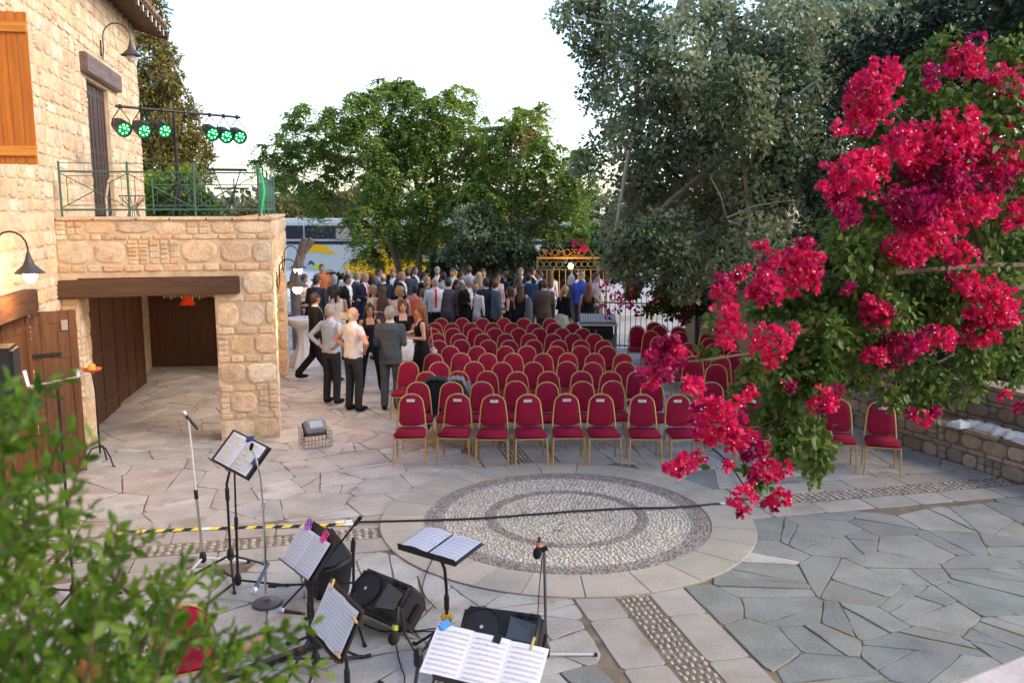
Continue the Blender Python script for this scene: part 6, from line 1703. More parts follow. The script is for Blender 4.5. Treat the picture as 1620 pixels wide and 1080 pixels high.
# ================================================================== VEGETATION
def leaf_mat(name, cols, tr=.35, rough=.5, spec=.35):
    return pm(name, cols, rough=rough, var=.22, scale=1.2, fine=9, bump=0, rnd='island', translucent=tr, spec=spec)
def unit(n):
    v_ = RNG.normal(size=(n, 3)); return v_ / np.linalg.norm(v_, axis=1, keepdims=True)
def frames(d, roll=None):
    """orthonormal frames (n,3,3): columns = leaf axis, side, normal"""
    n = len(d); d = d / np.linalg.norm(d, axis=1, keepdims=True)
    ref = unit(n) if roll is None else roll; s_ = np.cross(d, ref); s_ /= (np.linalg.norm(s_, axis=1, keepdims=True) + 1e-9); nn = np.cross(s_, d)
    return d, s_, nn
DIAMOND = (np.array([[0, 0, 0], [.45, .30, .05], [1, 0, 0], [.45, -.30, .05]]), np.array([[0, 1, 2], [0, 2, 3]]))
SLIM = (np.array([[0, 0, 0], [.40, .16, .03], [1, 0, -.06], [.40, -.16, .03]]), np.array([[0, 1, 2], [0, 2, 3]]))
OVATE = (np.array([[0, 0, 0], [.28, .30, .05], [.62, .24, .06], [1, 0, -.06], [.62, -.24, .06], [.28, -.30, .05], [.45, 0, 0]]), np.array([[0, 6, 1], [1, 6, 2], [2, 6, 3], [3, 6, 4], [4, 6, 5], [5, 6, 0]]))
LANCE = (np.array([[0, 0, 0], [.25, .13, .03], [.55, .17, .05], [.82, .09, .02], [1, 0, -.08], [.82, -.09, .02], [.55, -.17, .05], [.25, -.13, .03], [.5, 0, -.01]]), np.array([[0, 8, 1], [1, 8, 2], [2, 8, 3], [3, 8, 4], [4, 8, 5], [5, 8, 6], [6, 8, 7], [7, 8, 0]]))
BRACT = (np.array([[0, 0, 0], [.30, .38, .10], [.75, .34, .12], [1.0, 0, .02], [.75, -.34, .12], [.30, -.38, .10], [.5, 0, -.02]]), OVATE[1])
def leaves(name, pos, d, size, shape, mat, parent, roll=None, smooth=False, kind=True):
    L, T = shape; n = len(pos); a, b, c = frames(d, roll); size = np.broadcast_to(np.asarray(size, float).reshape(-1, 1, 1), (n, 1, 1))
    P = pos[:, None, :] + size * (L[None, :, 0, None] * a[:, None, :] + L[None, :, 1, None] * b[:, None, :] + L[None, :, 2, None] * c[:, None, :])
    F = (T[None] + (np.arange(n) * len(L))[:, None, None]).reshape(-1, 3)
    me = np_mesh(name, P.reshape(-1, 3), F, mat)
    o = link(name, me, parent)
    if kind: o['kind'] = 'stuff'
    return o
def blob_world(b, Y, zsq=1.0):
    """photo blob (px, py, radius px) at distance Y -> centre and radius in metres"""
    p = V(b[0], b[1], Y); zc = (p - Vector((0, 0, CAM_H))).dot(FW); return np.array(p), b[2] * zc / FPX
def limbs(parent, trunk_pts, r0, targets, mat, name='limb', rt=.018, seed=1, start=.35):
    """each limb leaves the trunk part way up and runs to a point inside the crown"""
    r = random.Random(seed); T = [Vector(p) for p in trunk_pts]
    MB().tube(T, [r0 * (1 - .55 * i / (len(T) - 1)) for i in range(len(T))], 12).build('trunk', mat, parent, smooth=True)
    for tg in targets:
        tg = Vector(tg); f_ = r.uniform(start, 1.0) * (len(T) - 1); i = min(int(f_), len(T) - 2); a = T[i].lerp(T[i + 1], f_ - i)
        m1 = a.lerp(tg, .35) + Vector((r.uniform(-.15, .15), r.uniform(-.15, .15), r.uniform(.0, .3))) * (tg - a).length * .25
        m2 = a.lerp(tg, .7) + Vector((r.uniform(-.12, .12), r.uniform(-.12, .12), r.uniform(.0, .2))) * (tg - a).length * .25
        rr = r0 * r.uniform(.28, .42); MB().tube([a, m1, m2, tg], [rr, rr * .7, rr * .42, rt], 8).build(name, mat, parent, smooth=True)
def sub_clumps(c, R, k, spread=(1, 1, 1)):
    u_ = unit(k); rad = RNG.uniform(.35, 1.0, (k, 1)) ** .6; return c + u_ * rad * R * np.array(spread)
BARK = pm('grey_bark', [(.10, .075, .055), (.18, .14, .10)], rough=.95, var=.3, scale=12, bump=.6)
BARKP = pm('pale_bark', [(.26, .23, .19), (.36, .33, .28)], rough=.9, var=.25, scale=12, bump=.5)

# --- feathery trees with drooping fronds in the middle
def frond_tree(blobs, Y, dY, mats, name, label, trunks, n_per, L=.62, leaf=.125, group=None):
    t = empty(name, Vector((trunks[0][0][0], trunks[0][0][1], 0))); tag(t, label, 'tree', group); off = np.array(t.location)
    P, D, M, S = [], [], [], []; r = random.Random(label)
    for bi, b in enumerate(blobs):
        c, R = blob_world(b, Y + r.uniform(-dY, dY)); k = max(3, int(n_per * (b[2] / 50) ** 2))
        cc = sub_clumps(c, R, k, (1, .9, .85))
        tone = b[3] if len(b) > 3 else -1
        for q in cc:
            nf = 9; out = unit(nf) * .9; out[:, 2] = out[:, 2] * .6 + .12
            for o_ in out:
                nl = 9; s_ = np.arange(1, nl + 1) / nl; droop = RNG.uniform(.4, 1.3)
                ax = q + L * RNG.uniform(.7, 1.25) * (s_[:, None] * o_) ; ax[:, 2] -= L * droop * s_ ** 2
                side = np.cross(o_, [0, 0, 1]); side /= np.linalg.norm(side) + 1e-9
                for sg in (-1, 1):
                    dd = side * sg + o_ * .45 + np.array([0, 0, -.45]) + RNG.normal(0, .18, (nl, 3)); P.append(ax); D.append(dd)
                    sz = leaf * (1.1 - .55 * s_) * RNG.uniform(.8, 1.2, nl); S.append(sz); M.append(np.full(nl, tone if tone >= 0 else (1 if RNG.random() < .12 else 0)))
    P = np.concatenate(P) - off; D = np.concatenate(D); S = np.concatenate(S); M = np.concatenate(M)
    for k, m in enumerate(mats):
        s_ = M == k
        if s_.any(): leaves('crown', P[s_], D[s_], S[s_], DIAMOND, m, t)
    rr = random.Random(3)
    for i, tp in enumerate(trunks):
        tg = [Vector(blob_world(b, Y + rr.uniform(-.6, .6))[0] - off) for b in rr.sample(blobs, min(len(blobs), 9))]
        limbs(t, [Vector(p) - Vector(off) for p in tp], .13, tg, BARK, seed=i)
    return t
G1 = leaf_mat('feather_green', [(.085, .15, .024), (.135, .22, .033), (.20, .29, .05), (.10, .19, .033)])
G2 = leaf_mat('feather_yellow_sunlit', [(.24, .32, .035), (.36, .36, .05), (.18, .30, .04)])  # scattered yellow leaves, and warm sunlight painted into the crown tops
G3 = leaf_mat('feather_sunlit_orange', [(.42, .16, .05), (.5, .24, .07), (.3, .2, .06)])  # orange glow of the low sun put into the leaf colour
Yt = 29.0
def trp(*pix): return [tuple(V(x, y, Yt)) if y < 500 else (V(x, 450, Yt).x, Yt, -.05) for x, y in pix]
A_blobs = [(545, 178, 44, -1), (600, 158, 36), (632, 150, 30), (655, 160, 40), (722, 150, 26, 1), (735, 190, 42), (700, 175, 30), (480, 195, 34), (452, 238, 36), (418, 252, 24), (520, 222, 48), (590, 212, 56), (660, 210, 56), (560, 275, 56), (640, 285, 64), (720, 285, 52), (470, 290, 34), (500, 312, 30), (440, 270, 24), (590, 345, 48), (572, 392, 26), (650, 355, 56), (610, 400, 34), (680, 385, 40), (760, 235, 42), (765, 275, 44), (775, 330, 40), (790, 255, 34), (690, 215, 46), (625, 235, 40), (640, 392, 30), (700, 340, 50), (745, 300, 40), (745, 215, 20, 1), (800, 205, 20, 1), (615, 140, 20, 1), (480, 250, 28)]
frond_tree(A_blobs, Yt, 1.3, [G1, G2, G3], 'feathery_tree', 'large feathery green tree with drooping fronds behind the left of the crowd', [trp((640, 600), (632, 430), (618, 380), (600, 320), (590, 260)), trp((668, 600), (662, 420), (668, 350), (655, 270)), trp((690, 600), (684, 420), (690, 350), (700, 270))], 30)
Yt = 27.5
B_blobs = [(800, 222, 40), (828, 196, 34, 1), (846, 178, 24, 1), (826, 215, 26, 2), (845, 250, 38), (895, 262, 34), (870, 235, 24), (800, 292, 48), (868, 305, 48), (915, 290, 28), (820, 350, 44), (880, 352, 40), (770, 320, 38), (905, 330, 30), (925, 240, 22), (935, 365, 30), (900, 380, 26)]
frond_tree(B_blobs, Yt, 1.0, [G1, G2, G3], 'feathery_tree', 'smaller feathery tree with a rust coloured spray, left of the gate', [trp((812, 600), (810, 430), (806, 370), (812, 320), (822, 260)), trp((780, 600), (778, 430), (784, 350))], 30)  # its rust spray is sunset light painted as leaf colour

# --- broad leaved crowns: leaves all over the clumps
def broad_tree(blobs, Y, dY, mats, name, label, trunk, n_leaf, leaf, shape=OVATE, cat='tree', bark=BARK, r0=.16, nl=8, sub=10, sq=(1, 1, 1), seed=0, tight=.32, group=None, down=.25, part='crown'):
    t = empty(name, Vector((trunk[0][0], trunk[0][1], 0))); tag(t, label, cat, group); off = np.array(t.location); r = random.Random(seed)
    P, D, S, M = [], [], [], []
    wts = np.array([b[2] ** 2 for b in blobs], float); wts /= wts.sum(); C_ = []
    for b, w in zip(blobs, wts):
        c, R = blob_world(b, Y + r.uniform(-dY, dY)); C_.append((c, R)); n = int(n_leaf * w) + 20
        k = max(4, sub); cc = sub_clumps(c, R * .85, k, sq); who = RNG.integers(0, k, n); u_ = unit(n)
        p = cc[who] + u_ * (RNG.uniform(.2, 1, (n, 1)) ** .5) * R * tight * 1.5
        P.append(p); d = u_ + RNG.normal(0, .5, (n, 3)); d[:, 2] -= down; D.append(d); S.append(leaf * RNG.uniform(.6, 1.25, n)); tone = b[3] if len(b) > 3 else -1
        kt = RNG.random(k); M.append(np.full(n, tone) if tone >= 0 else np.where(kt[who] < .25, min(1, len(mats) - 1), 0))
    P = np.concatenate(P) - off; D = np.concatenate(D); S = np.concatenate(S); M = np.concatenate(M)
    for k, m in enumerate(mats):
        s_ = M == k
        if s_.any(): leaves(part, P[s_], D[s_], S[s_], shape, m, t)
    if nl:
        pick = r.sample(C_, min(nl, len(C_))); limbs(t, [Vector(p) - Vector(off) for p in trunk], r0, [Vector(c - off) for c, R in pick], bark, seed=seed)
    return t
S1 = leaf_mat('silver_green', [(.16, .205, .09), (.23, .27, .14), (.31, .35, .22), (.18, .23, .10)], tr=.4, rough=.38, spec=.8)
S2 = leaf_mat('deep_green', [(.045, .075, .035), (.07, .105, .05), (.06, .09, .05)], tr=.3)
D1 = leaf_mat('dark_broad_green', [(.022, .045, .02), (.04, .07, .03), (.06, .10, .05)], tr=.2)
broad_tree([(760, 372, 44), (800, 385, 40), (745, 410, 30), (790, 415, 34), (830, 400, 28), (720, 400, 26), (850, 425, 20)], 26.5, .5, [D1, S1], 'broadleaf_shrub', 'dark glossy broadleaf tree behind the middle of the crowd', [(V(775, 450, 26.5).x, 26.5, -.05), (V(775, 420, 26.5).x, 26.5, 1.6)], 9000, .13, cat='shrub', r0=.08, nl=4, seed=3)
POP = [(905, 25, 34), (935, 15, 34), (935, 60, 40), (965, 110, 46), (1000, 40, 62), (940, 150, 30), (1060, 100, 74), (1010, 175, 62), (955, 215, 34), (1000, 262, 52), (930, 262, 26), (1080, 200, 74), (1140, 70, 84), (1240, 60, 84), (1340, 50, 80), (1440, 30, 74), (1150, 180, 80), (1250, 160, 84), (1330, 150, 60), (1100, 300, 84), (1020, 335, 54), (1000, 385, 42), (985, 425, 26), (1050, 390, 56), (1150, 345, 84), (1230, 270, 84), (1190, 400, 70), (1120, 425, 54), (1290, 240, 74), (1295, 330, 66), (1260, 400, 60), (1530, 20, 60), (1600, 30, 60), (975, 355, 26), (960, 380, 16), (1080, 450, 30), (965, 415, 16), (1000, 432, 24), (1045, 440, 34), (1030, 300, 50), (1120, 380, 60)]
pt = broad_tree(POP, 17.0, 1.6, [S1, S2], 'silver_leaved_tree', 'very large grey green tree filling the upper right, overhanging the fence', [(6.2, 18.5, 0), (6.0, 18.3, 2.2), (5.4, 18.0, 4.4), (4.4, 17.6, 6.6), (3.4, 17.3, 8.6)], 66000, .115, shape=DIAMOND, bark=BARKP, r0=.26, nl=26, sub=16, seed=5, tight=.30)
# bare pale twigs through the crown
r = random.Random(77)
for k in range(16):
    b = r.choice(POP); c, R = blob_world(b, 16.4 + r.uniform(-1, 1.2)); c = Vector(c) - pt.location; d = Vector((r.uniform(-1, 1), r.uniform(-.6, .4), r.uniform(-.6, .9))).normalized() * R * r.uniform(.8, 1.5)
    MB().tube([c, c + d * .4 + Vector((0, 0, .06)), c + d * .75, c + d * 1.05 - Vector((0, 0, .08))], [.022, .016, .010, .004], 5).build('twig', BARKP, pt, smooth=True)
# dark mass behind: hedge along the right boundary, dark shrubs in the planter
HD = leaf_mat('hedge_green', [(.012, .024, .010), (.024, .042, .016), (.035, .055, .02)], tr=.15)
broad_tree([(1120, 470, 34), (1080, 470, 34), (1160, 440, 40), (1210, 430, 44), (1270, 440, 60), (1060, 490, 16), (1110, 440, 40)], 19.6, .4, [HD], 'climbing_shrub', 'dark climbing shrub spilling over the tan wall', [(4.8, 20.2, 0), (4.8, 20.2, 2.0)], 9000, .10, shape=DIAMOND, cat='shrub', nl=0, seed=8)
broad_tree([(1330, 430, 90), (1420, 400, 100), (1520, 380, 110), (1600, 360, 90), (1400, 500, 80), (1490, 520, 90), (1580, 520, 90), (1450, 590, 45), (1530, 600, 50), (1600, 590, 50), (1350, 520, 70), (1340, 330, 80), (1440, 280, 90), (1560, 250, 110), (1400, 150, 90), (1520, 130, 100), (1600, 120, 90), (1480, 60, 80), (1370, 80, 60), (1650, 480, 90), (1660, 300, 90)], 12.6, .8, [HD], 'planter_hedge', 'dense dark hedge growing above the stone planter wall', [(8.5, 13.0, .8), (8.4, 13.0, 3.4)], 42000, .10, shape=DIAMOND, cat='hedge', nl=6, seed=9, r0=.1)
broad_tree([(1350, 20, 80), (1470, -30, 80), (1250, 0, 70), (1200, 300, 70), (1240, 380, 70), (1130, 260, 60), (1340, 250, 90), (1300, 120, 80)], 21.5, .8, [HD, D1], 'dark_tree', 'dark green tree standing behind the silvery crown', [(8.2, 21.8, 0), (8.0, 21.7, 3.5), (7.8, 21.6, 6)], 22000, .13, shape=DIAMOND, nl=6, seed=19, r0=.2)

# --- cypress behind the house, bright shrub, far greenery
C1 = leaf_mat('cypress_brown_green', [(.13, .10, .02), (.20, .16, .03), (.26, .19, .04), (.09, .10, .025)], tr=.15)
broad_tree([(235, -60, 50), (232, 5, 34), (238, 45, 36), (232, 90, 44), (262, 90, 22), (240, 140, 48), (282, 128, 22), (265, 165, 36), (245, 195, 48), (295, 182, 26), (270, 220, 46), (312, 215, 24), (248, 255, 46), (300, 252, 36), (330, 245, 14), (322, 278, 22), (270, 285, 44), (300, 305, 30), (232, 310, 40), (225, 160, 40), (222, 230, 40)], 24.5, .8, [C1], 'cypress_tree', 'tall brownish green cypress rising behind the corner of the house', [(V(262, 400, 24.5).x, 24.5, -.05), (V(262, 200, 24.5).x, 24.5, 5.6), (V(255, 60, 24.5).x, 24.5, 8)], 30000, .15, shape=SLIM, nl=10, seed=11, sub=14, tight=.26)
Y1 = leaf_mat('bright_yellow_green', [(.20, .30, .02), (.30, .38, .03), (.16, .26, .02)], tr=.4)
Y2 = leaf_mat('fresh_green', [(.08, .15, .03), (.12, .20, .04)], tr=.3)
broad_tree([(262, 288, 26, 0), (285, 280, 24, 0), (250, 315, 28, 0), (290, 312, 34, 1), (315, 322, 24, 1), (265, 330, 24, 1), (330, 335, 14, 1), (236, 300, 20, 0)], 21.5, .4, [Y1, Y2], 'rounded_shrub', 'rounded bright yellow green shrub behind the terrace railing', [(V(280, 400, 21.5).x, 21.5, -.05), (V(280, 330, 21.5).x, 21.5, 2.6)], 8000, .11, cat='shrub', nl=3, seed=12, r0=.08)
O1 = leaf_mat('autumn_scrub', [(.22, .13, .05), (.30, .20, .07), (.14, .14, .05), (.10, .12, .04)], tr=.3)
broad_tree([(462, 330, 20), (485, 326, 22), (510, 330, 20), (545, 330, 22), (580, 322, 24), (440, 335, 16), (610, 330, 20), (395, 330, 12), (375, 336, 10), (420, 338, 12)], 44, 1, [O1], 'autumn_trees', 'distant olive and rust coloured trees beyond the coach', [(V(500, 400, 44).x, 44, -.05), (V(500, 340, 44).x, 44, 2.5)], 9000, .28, shape=DIAMOND, nl=2, seed=13)
o = leaves('far_treeline', np.stack([RNG.uniform(-60, 70, 26000), RNG.uniform(58, 64, 26000), RNG.uniform(0, 1, 26000) ** .8 * 4.2 + RNG.normal(0, .3, 26000)], 1), unit(26000), RNG.uniform(.4, .8, 26000), DIAMOND, leaf_mat('far_green', [(.05, .07, .03), (.09, .11, .05), (.12, .12, .06)], tr=.1), None)
tag(o, 'low far treeline beyond the road', 'treeline', kind='stuff')
# hedge/shrubs between crowd and coach (low)
broad_tree([(460, 455, 14), (540, 445, 14), (575, 452, 12), (620, 450, 14), (660, 444, 16), (700, 430, 22), (745, 430, 24), (800, 430, 24), (835, 425, 20), (505, 452, 14)], 27.6, .3, [HD], 'low_hedge', 'low dark hedge behind the back of the crowd', [(V(620, 450, 28.6).x, 28.6, -.05), (V(620, 445, 28.6).x, 28.6, .8)], 11000, .12, shape=DIAMOND, cat='hedge', nl=0, seed=14)
broad_tree([(860, 425, 22), (890, 430, 24), (925, 425, 24), (955, 430, 24), (870, 400, 16), (905, 395, 18), (945, 400, 20)], 26.3, .3, [HD], 'gate_hedge', 'dark hedge growing behind the entrance gate', [(V(900, 450, 26.3).x, 26.4, -.05), (V(900, 445, 26.3).x, 26.4, .8)], 7000, .12, shape=DIAMOND, cat='hedge', nl=0, seed=44)
# bare pruned trunk by the lamps
pr = empty('pruned_tree', (V(468, 450, 21).x, 21, 0)); tag(pr, 'pruned bare grey trunk forked near the lamps', 'tree'); b0 = pr.location
q = lambda x, y: V(x, y, 21) - b0
MB().tube([Vector((0, 0, -.02)), q(466, 440), q(476, 405), q(480, 385), q(484, 377)], [.13, .12, .11, .10, .09], 10).tube([q(478, 400), q(490, 385), q(494, 378)], [.09, .09, .08], 10).build('trunk', pm('pruned_bark', [(.12, .09, .08), (.2, .16, .14)], rough=.95, var=.3), pr, smooth=True)

# --- bougainvillea
BG1 = leaf_mat('bougainvillea_green', [(.06, .12, .02), (.10, .175, .03), (.14, .22, .04), (.05, .10, .02)], tr=.35)
BY1 = leaf_mat('bougainvillea_yellowing', [(.16, .17, .03), (.24, .20, .04)], tr=.35)
PK = leaf_mat('magenta_bract', [(.66, .012, .10), (.78, .016, .12), (.58, .010, .15), (.76, .028, .08)], tr=.42, rough=.6)
PKD = leaf_mat('deep_magenta_bract', [(.32, .003, .08), (.40, .005, .10)], tr=.4, rough=.6)
M_WF = flat('tiny_white_flower', (.85, .80, .62), rough=.6)
def bougain(name, label, clusters, greens, Yf, root, n_green, bract=.036, leaf=.057, per=1.1, stems=()):
    t = empty(name, Vector((root[0], root[1], 0))); tag(t, label, 'bougainvillea'); off = np.array(t.location); r = random.Random(label)
    P, D, S, M, W_ = [], [], [], [], []
    extra = [(x + r.uniform(-1.25, 1.25) * R, y + r.uniform(-1.2, 1.2) * R, r.uniform(5, 9) * (1 if bract < .05 else .5)) for (x, y, R) in clusters if R > 14 for _ in range(2)]
    for (x, y, R) in list(clusters) + extra:
        Y = Yf(x, y) - r.uniform(.05, .35); c, rm = blob_world((x, y, R), Y); rm *= .98
        nf = max(8, int(per * 165 * (rm / .17) ** 2))
        u_ = unit(nf); lump = np.array([1 + .62 * noise.noise(Vector(q) * 2.6 + Vector((x, y, 0))) for q in u_])[:, None]
        cen = c + u_ * lump * rm * (RNG.uniform(.3, 1.12, (nf, 1)) ** .5) * np.array([1, .8, .82])
        deep = RNG.random() < .25
        for j in range(3):   # three bracts around each tiny flower
            a = 2 * pi * j / 3 + RNG.uniform(0, .5, nf); n0 = u_ + RNG.normal(0, .35, (nf, 3)); n0 /= np.linalg.norm(n0, axis=1, keepdims=True)
            s1 = np.cross(n0, [.3, .5, .8]); s1 /= np.linalg.norm(s1, axis=1, keepdims=True); s2 = np.cross(n0, s1)
            dd = s1 * np.cos(a)[:, None] + s2 * np.sin(a)[:, None] + n0 * .75; P.append(cen); D.append(dd); S.append(bract * RNG.uniform(.8, 1.2, nf)); M.append(np.full(nf, 1 if deep else 0))
        s_ = RNG.random(nf) < .38; W_.append(cen[s_] + u_[s_] * bract * .6)
    P = np.concatenate(P) - off; D = np.concatenate(D); S = np.concatenate(S); M = np.concatenate(M)
    for k, m in ((0, PK), (1, PKD)):
        q_ = M == k
        if q_.any(): leaves('blossoms', P[q_], D[q_], S[q_], BRACT, m, t)
    W_ = np.concatenate(W_) - off; leaves('flower_hearts', W_, unit(len(W_)), .014, OVATE, M_WF, t)
    if greens:
        P, D, S, M = [], [], [], []; wts = np.array([g_[2] ** 2 for g_ in greens], float); wts /= wts.sum()
        for g_, w in zip(greens, wts):
            Y = Yf(g_[0], g_[1]) + r.uniform(-.15, .5); c, rm = blob_world(g_, Y); n = int(n_green * w); k = 12; cc = sub_clumps(c, rm * .8, k, (1, .8, 1)); who = RNG.integers(0, k, n); u_ = unit(n)
            P.append(cc[who] + u_ * RNG.uniform(.1, 1, (n, 1)) ** .6 * rm * .42); d = u_ * .7 + RNG.normal(0, .5, (n, 3)); d[:, 2] -= .45; D.append(d); S.append(leaf * RNG.uniform(.6, 1.3, n)); M.append(np.where(RNG.random(n) < .06, 1, 0))
            # twig through the clump
            a = Vector(c - off); b_ = a + Vector((r.uniform(-1, 1), r.uniform(-.4, .4), r.uniform(-.9, .5))) * rm; MB().tube([a, a.lerp(b_, .5) + Vector((0, 0, .03)), b_], [.009, .006, .003], 5).build('stem', BARK, t, smooth=True)
        P = np.concatenate(P) - off; D = np.concatenate(D); S = np.concatenate(S); M = np.concatenate(M)
        for k, m in ((0, BG1), (1, BY1)):
            q_ = M == k
            if q_.any(): leaves('foliage', P[q_], D[q_], S[q_], OVATE, m, t)
    for st_ in stems: MB().tube([Vector(p) - Vector(off) for p in st_[0]], st_[1], 8).build('branch', BARK, t, smooth=True)
    return t
CL = [(1375, 150, 40), (1400, 118, 24), (1362, 192, 26), (1525, 98, 30), (1480, 120, 18), (1592, 130, 28), (1610, 170, 24), (1350, 278, 42), (1330, 302, 24), (1385, 262, 24), (1420, 222, 28), (1445, 250, 26), (1500, 222, 50), (1480, 280, 58), (1440, 330, 40), (1505, 330, 46), (1560, 240, 40), (1602, 240, 40), (1470, 372, 40), (1430, 398, 30), (1340, 340, 20), (1565, 325, 20), (1606, 340, 22), (1520, 402, 24), (1570, 290, 26),
      (1242, 432, 42), (1272, 408, 26), (1215, 455, 26), (1146, 460, 18), (1150, 500, 22), (1150, 532, 16), (1222, 540, 32), (1260, 386, 9), (1390, 492, 26), (1420, 550, 30), (1380, 562, 18), (1452, 545, 16), (1492, 535, 20), (1562, 478, 38), (1546, 522, 28), (1530, 450, 22), (1592, 500, 18),
      (1045, 572, 26), (1062, 556, 15), (1030, 600, 18), (1094, 612, 16), (1052, 545, 12), (1140, 662, 36), (1122, 690, 18), (1166, 692, 18), (1110, 652, 16), (1186, 620, 10), (1302, 632, 22), (1250, 610, 8), (1082, 738, 20), (1104, 722, 8), (1176, 786, 20), (1190, 715, 20), (1215, 742, 20), (1242, 745, 12), (1235, 786, 15), (1216, 796, 10), (1150, 735, 7), (1460, 662, 12), (1440, 652, 7), (1480, 650, 7), (1592, 628, 9), (1612, 645, 8), (1290, 442, 14), (1340, 455, 9), (1160, 440, 10), (1205, 385, 6), (1180, 430, 8)]
GR = [(1430, 180, 80), (1550, 190, 90), (1600, 90, 60), (1480, 90, 40), (1450, 420, 100), (1570, 400, 110), (1350, 410, 70), (1290, 470, 60), (1290, 560, 66), (1385, 520, 80), (1500, 580, 80), (1590, 560, 70), (1250, 640, 50), (1285, 690, 44), (1240, 720, 26), (1285, 742, 26), (1345, 590, 44), (1180, 580, 24), (1130, 512, 20), (1270, 600, 50), (1340, 370, 50), (1400, 310, 60), (1220, 480, 40), (1170, 620, 20), (1200, 760, 22), (1410, 630, 24), (1480, 480, 70), (1600, 280, 70), (1310, 520, 50), (1205, 660, 26), (1120, 560, 14), (1300, 720, 24), (1250, 670, 44), (1180, 740, 12), (1100, 735, 8), (1225, 590, 34)]
def Yb_(x, y): return 5.3 + max(0, (1330 - x)) * -.0022 + max(0, x - 1330) * .0025
rootp = (4.9, 6.3, 0)
def bp(x, y, dy=0): return V(x, y, Yb_(x, y) + .15 + dy)
BST = [([(4.9, 6.3, 0), (4.6, 6.2, 1.2), (4.2, 6.1, 2.4), bp(1700, 420), bp(1560, 420)], [.07, .06, .05, .035, .02]),
       ([bp(1700, 420), bp(1500, 500), bp(1380, 560), bp(1300, 640), bp(1280, 720)], [.03, .022, .016, .010, .006]),
       ([bp(1560, 420), bp(1440, 430), bp(1320, 440), bp(1230, 440), bp(1150, 470)], [.022, .016, .012, .009, .005]),
       ([bp(1380, 560), bp(1260, 560), bp(1180, 560), bp(1110, 570), bp(1050, 575)], [.014, .010, .008, .006, .004]),
       ([bp(1300, 640), bp(1240, 660), bp(1180, 680), bp(1120, 710), bp(1085, 735)], [.010, .008, .006, .005, .003]),
       ([bp(1560, 420), bp(1520, 300), bp(1450, 220), bp(1390, 150)], [.02, .016, .012, .006]),
       ([bp(1280, 720), bp(1240, 750), bp(1200, 775)], [.007, .005, .003])]
bougain('bougainvillea', 'big bougainvillea with crimson blossoms hanging into the foreground from the right', CL, GR, Yb_, rootp, 19000, stems=BST)
bougain('bougainvillea', 'magenta bougainvillea hanging over the black fence by the mixing desk', [(960, 455, 12), (975, 470, 12), (955, 490, 10), (965, 500, 8), (1000, 462, 12), (990, 480, 14), (1010, 490, 11), (978, 492, 8), (1035, 470, 12), (1080, 505, 10), (1095, 480, 8), (1050, 520, 7), (1000, 445, 8)], [(1000, 455, 18), (1050, 470, 22), (1080, 490, 22), (1030, 490, 12)], lambda x, y: 19.3, (4.3, 20.0, 0), 2600, bract=.06, leaf=.09, per=.12, stems=[([(4.3, 20, 0), (4.2, 19.7, 1.4), (3.6, 19.4, 1.9), (2.6, 19.3, 1.7)], [.05, .04, .03, .012])])
bougain('bougainvillea', 'small pink bougainvillea spray above the gate lettering', [(921, 388, 8), (908, 384, 5), (925, 394, 5)], [(918, 374, 12), (935, 390, 12)], lambda x, y: 24.3, (2.6, 24.6, 0), 900, bract=.08, leaf=.11, per=.05, stems=[([(2.6, 24.6, 0), (2.4, 24.5, 1.8), (2.1, 24.4, 2.4)], [.04, .03, .012])])

# --- foreground leafy shrub at the lower left
FG = leaf_mat('shrub_leaf', [(.06, .14, .010), (.11, .21, .015), (.16, .27, .02), (.08, .17, .015), (.22, .31, .03)], tr=.45, rough=.42)
FR = leaf_mat('young_reddish_leaf', [(.38, .13, .05), (.45, .22, .06)], tr=.4)
fsb = empty('leafy_shrub', (-1.35, 1.6, 0)); tag(fsb, 'blurred leafy green shrub filling the lower left foreground', 'shrub'); off = np.array(fsb.location)
r = random.Random(31)
poly = [(-60, 575), (25, 590), (60, 640), (30, 700), (90, 770), (200, 800), (265, 820), (325, 885), (330, 950), (285, 1000), (290, 1060), (330, 1130), (-60, 1130)]
def inside(x, y):
    c = False; n = len(poly)
    for i in range(n):
        x1, y1 = poly[i]; x2, y2 = poly[(i + 1) % n]
        if (y1 > y) != (y2 > y) and x < (x2 - x1) * (y - y1) / (y2 - y1) + x1: c = not c
    return c
tips = [(118, 588, 1.7), (85, 600, 1.75), (20, 600, 1.5), (50, 640, 1.6), (112, 682, 1.65), (75, 690, 1.6), (150, 800, 1.75), (185, 825, 1.8), (212, 838, 1.8), (262, 845, 1.85), (300, 870, 1.9), (342, 898, 1.95), (348, 960, 1.9), (330, 1000, 1.9), (500, 985, 1.75), (470, 1000, 1.75), (440, 1015, 1.7), (400, 1030, 1.7), (520, 1060, 1.75), (370, 1035, 1.7), (30, 765, 1.5), (95, 790, 1.6), (420, 1070, 1.7), (255, 905, 1.8), (285, 930, 1.85), (70, 745, 1.6), (15, 700, 1.5), (385, 1000, 1.8), (150, 690, 1.65)]
while len(tips) < 160:
    x, y = r.uniform(-60, 480), r.uniform(580, 1120)
    if inside(x, y) and not (60 < x < 200 and 850 < y < 930 and r.random() < .75) and not (225 < x < 320 and 940 < y < 1015 and r.random() < .93) and not (y < 760 and r.random() < .45): tips.append((x, y, r.uniform(1.35, 2.3)))
P, D, S, M, R_ = [], [], [], [], []; stm = MB()
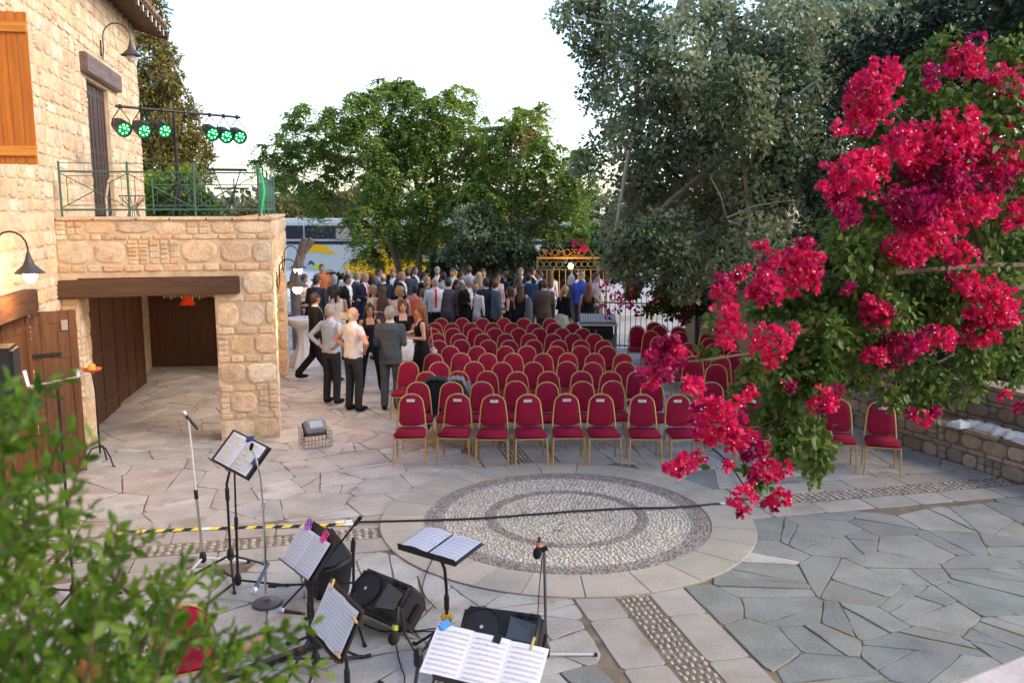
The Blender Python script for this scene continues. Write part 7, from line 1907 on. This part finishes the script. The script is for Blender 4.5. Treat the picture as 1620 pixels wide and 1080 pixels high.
for (x, y, Y) in tips:
    tip = V(x, y, Y); dirn = Vector((r.uniform(.2, 1.0), r.uniform(-.5, .5), r.uniform(.2, .95))).normalized(); Ln = r.uniform(.16, .30)
    base = tip - dirn * Ln - Vector((0, 0, .04)); pts = [base + (tip - base) * (k / 5) + Vector((0, 0, .03 * sin(pi * k / 5))) for k in range(6)]
    stm.tube([p - fsb.location for p in pts], [.0035, .0032, .0028, .0022, .0018, .0012], 5)
    n = int(Ln / .024); red = r.random() < .05
    sidev = dirn.cross(Vector((0, 0, 1))).normalized(); u2 = sidev.cross(dirn)
    for k in range(n):
        f_ = (k + .5) / n; p = base.lerp(tip, f_) + Vector((0, 0, .03 * sin(pi * f_))); a = k * pi / 2 + r.uniform(-.3, .3)
        for s_ in (0, pi):
            v_ = (sidev * cos(a + s_) + u2 * sin(a + s_)) + dirn * .75; P.append(p - fsb.location); D.append(v_); S.append(r.uniform(.040, .062) * (1.05 - .40 * f_)); M.append(1 if red and f_ > .7 else 0)
P = np.array([tuple(q) for q in P]); D = np.array([tuple(q) for q in D]); S = np.array(S); M = np.array(M)
for k, m in ((0, FG), (1, FR)):
    if (M == k).any(): leaves('foliage', P[M == k], D[M == k], S[M == k] , (LANCE[0] * np.array([1, 1.25, 1]), LANCE[1]), m, fsb)
o = stm.build('stems', pm('green_brown_stem', [(.16, .10, .05), (.12, .13, .04)], rough=.7), fsb, smooth=True); o['kind'] = 'stuff'
for k in range(7):
    a = Vector((r.uniform(-.3, .1), r.uniform(-.2, .3), 0)); b_ = V(r.uniform(0, 260), r.uniform(880, 1000), r.uniform(1.6, 2.0)) - fsb.location
    MB().tube([a, a.lerp(b_, .5) + Vector((-.1, 0, .1)), b_], [.018, .012, .006], 7).build('branch', BARK, fsb, smooth=True)
# out of focus parapet corner at the lower right
pc_ = MB().bbox((0, 0, 0), (.9, .5, .25), .06, Matrix.Rotation(.5, 3, 'Z')).build('balcony_parapet', pm('pale_plaster_rough', [(.50, .42, .38), (.6, .52, .47)], rough=.95, var=.2, bump=.5), None, V(1665, 1130, 1.9) + Vector((.0, .0, -.12))); tag(pc_, 'blurred pinkish parapet corner at the lower right corner of the view', 'parapet')

# tree added out of view to darken the right side of the yard
broad_tree([(1720, -60, 190), (1700, -260, 190), (1760, 120, 190), (1900, 60, 200), (2050, 150, 200), (1850, 300, 160), (1980, 330, 170), (1750, -150, 180), (1950, -200, 200), (2150, 0, 200)], 9.5, 1.8, [HD, D1], 'added_shade_tree', 'unseen dark tree added just beyond the right edge of the view for its shade', [(9.6, 9.6, 0), (9.4, 9.5, 2.5), (9.0, 9.4, 4.6)], 26000, .15, shape=DIAMOND, nl=6, seed=29, r0=.2)
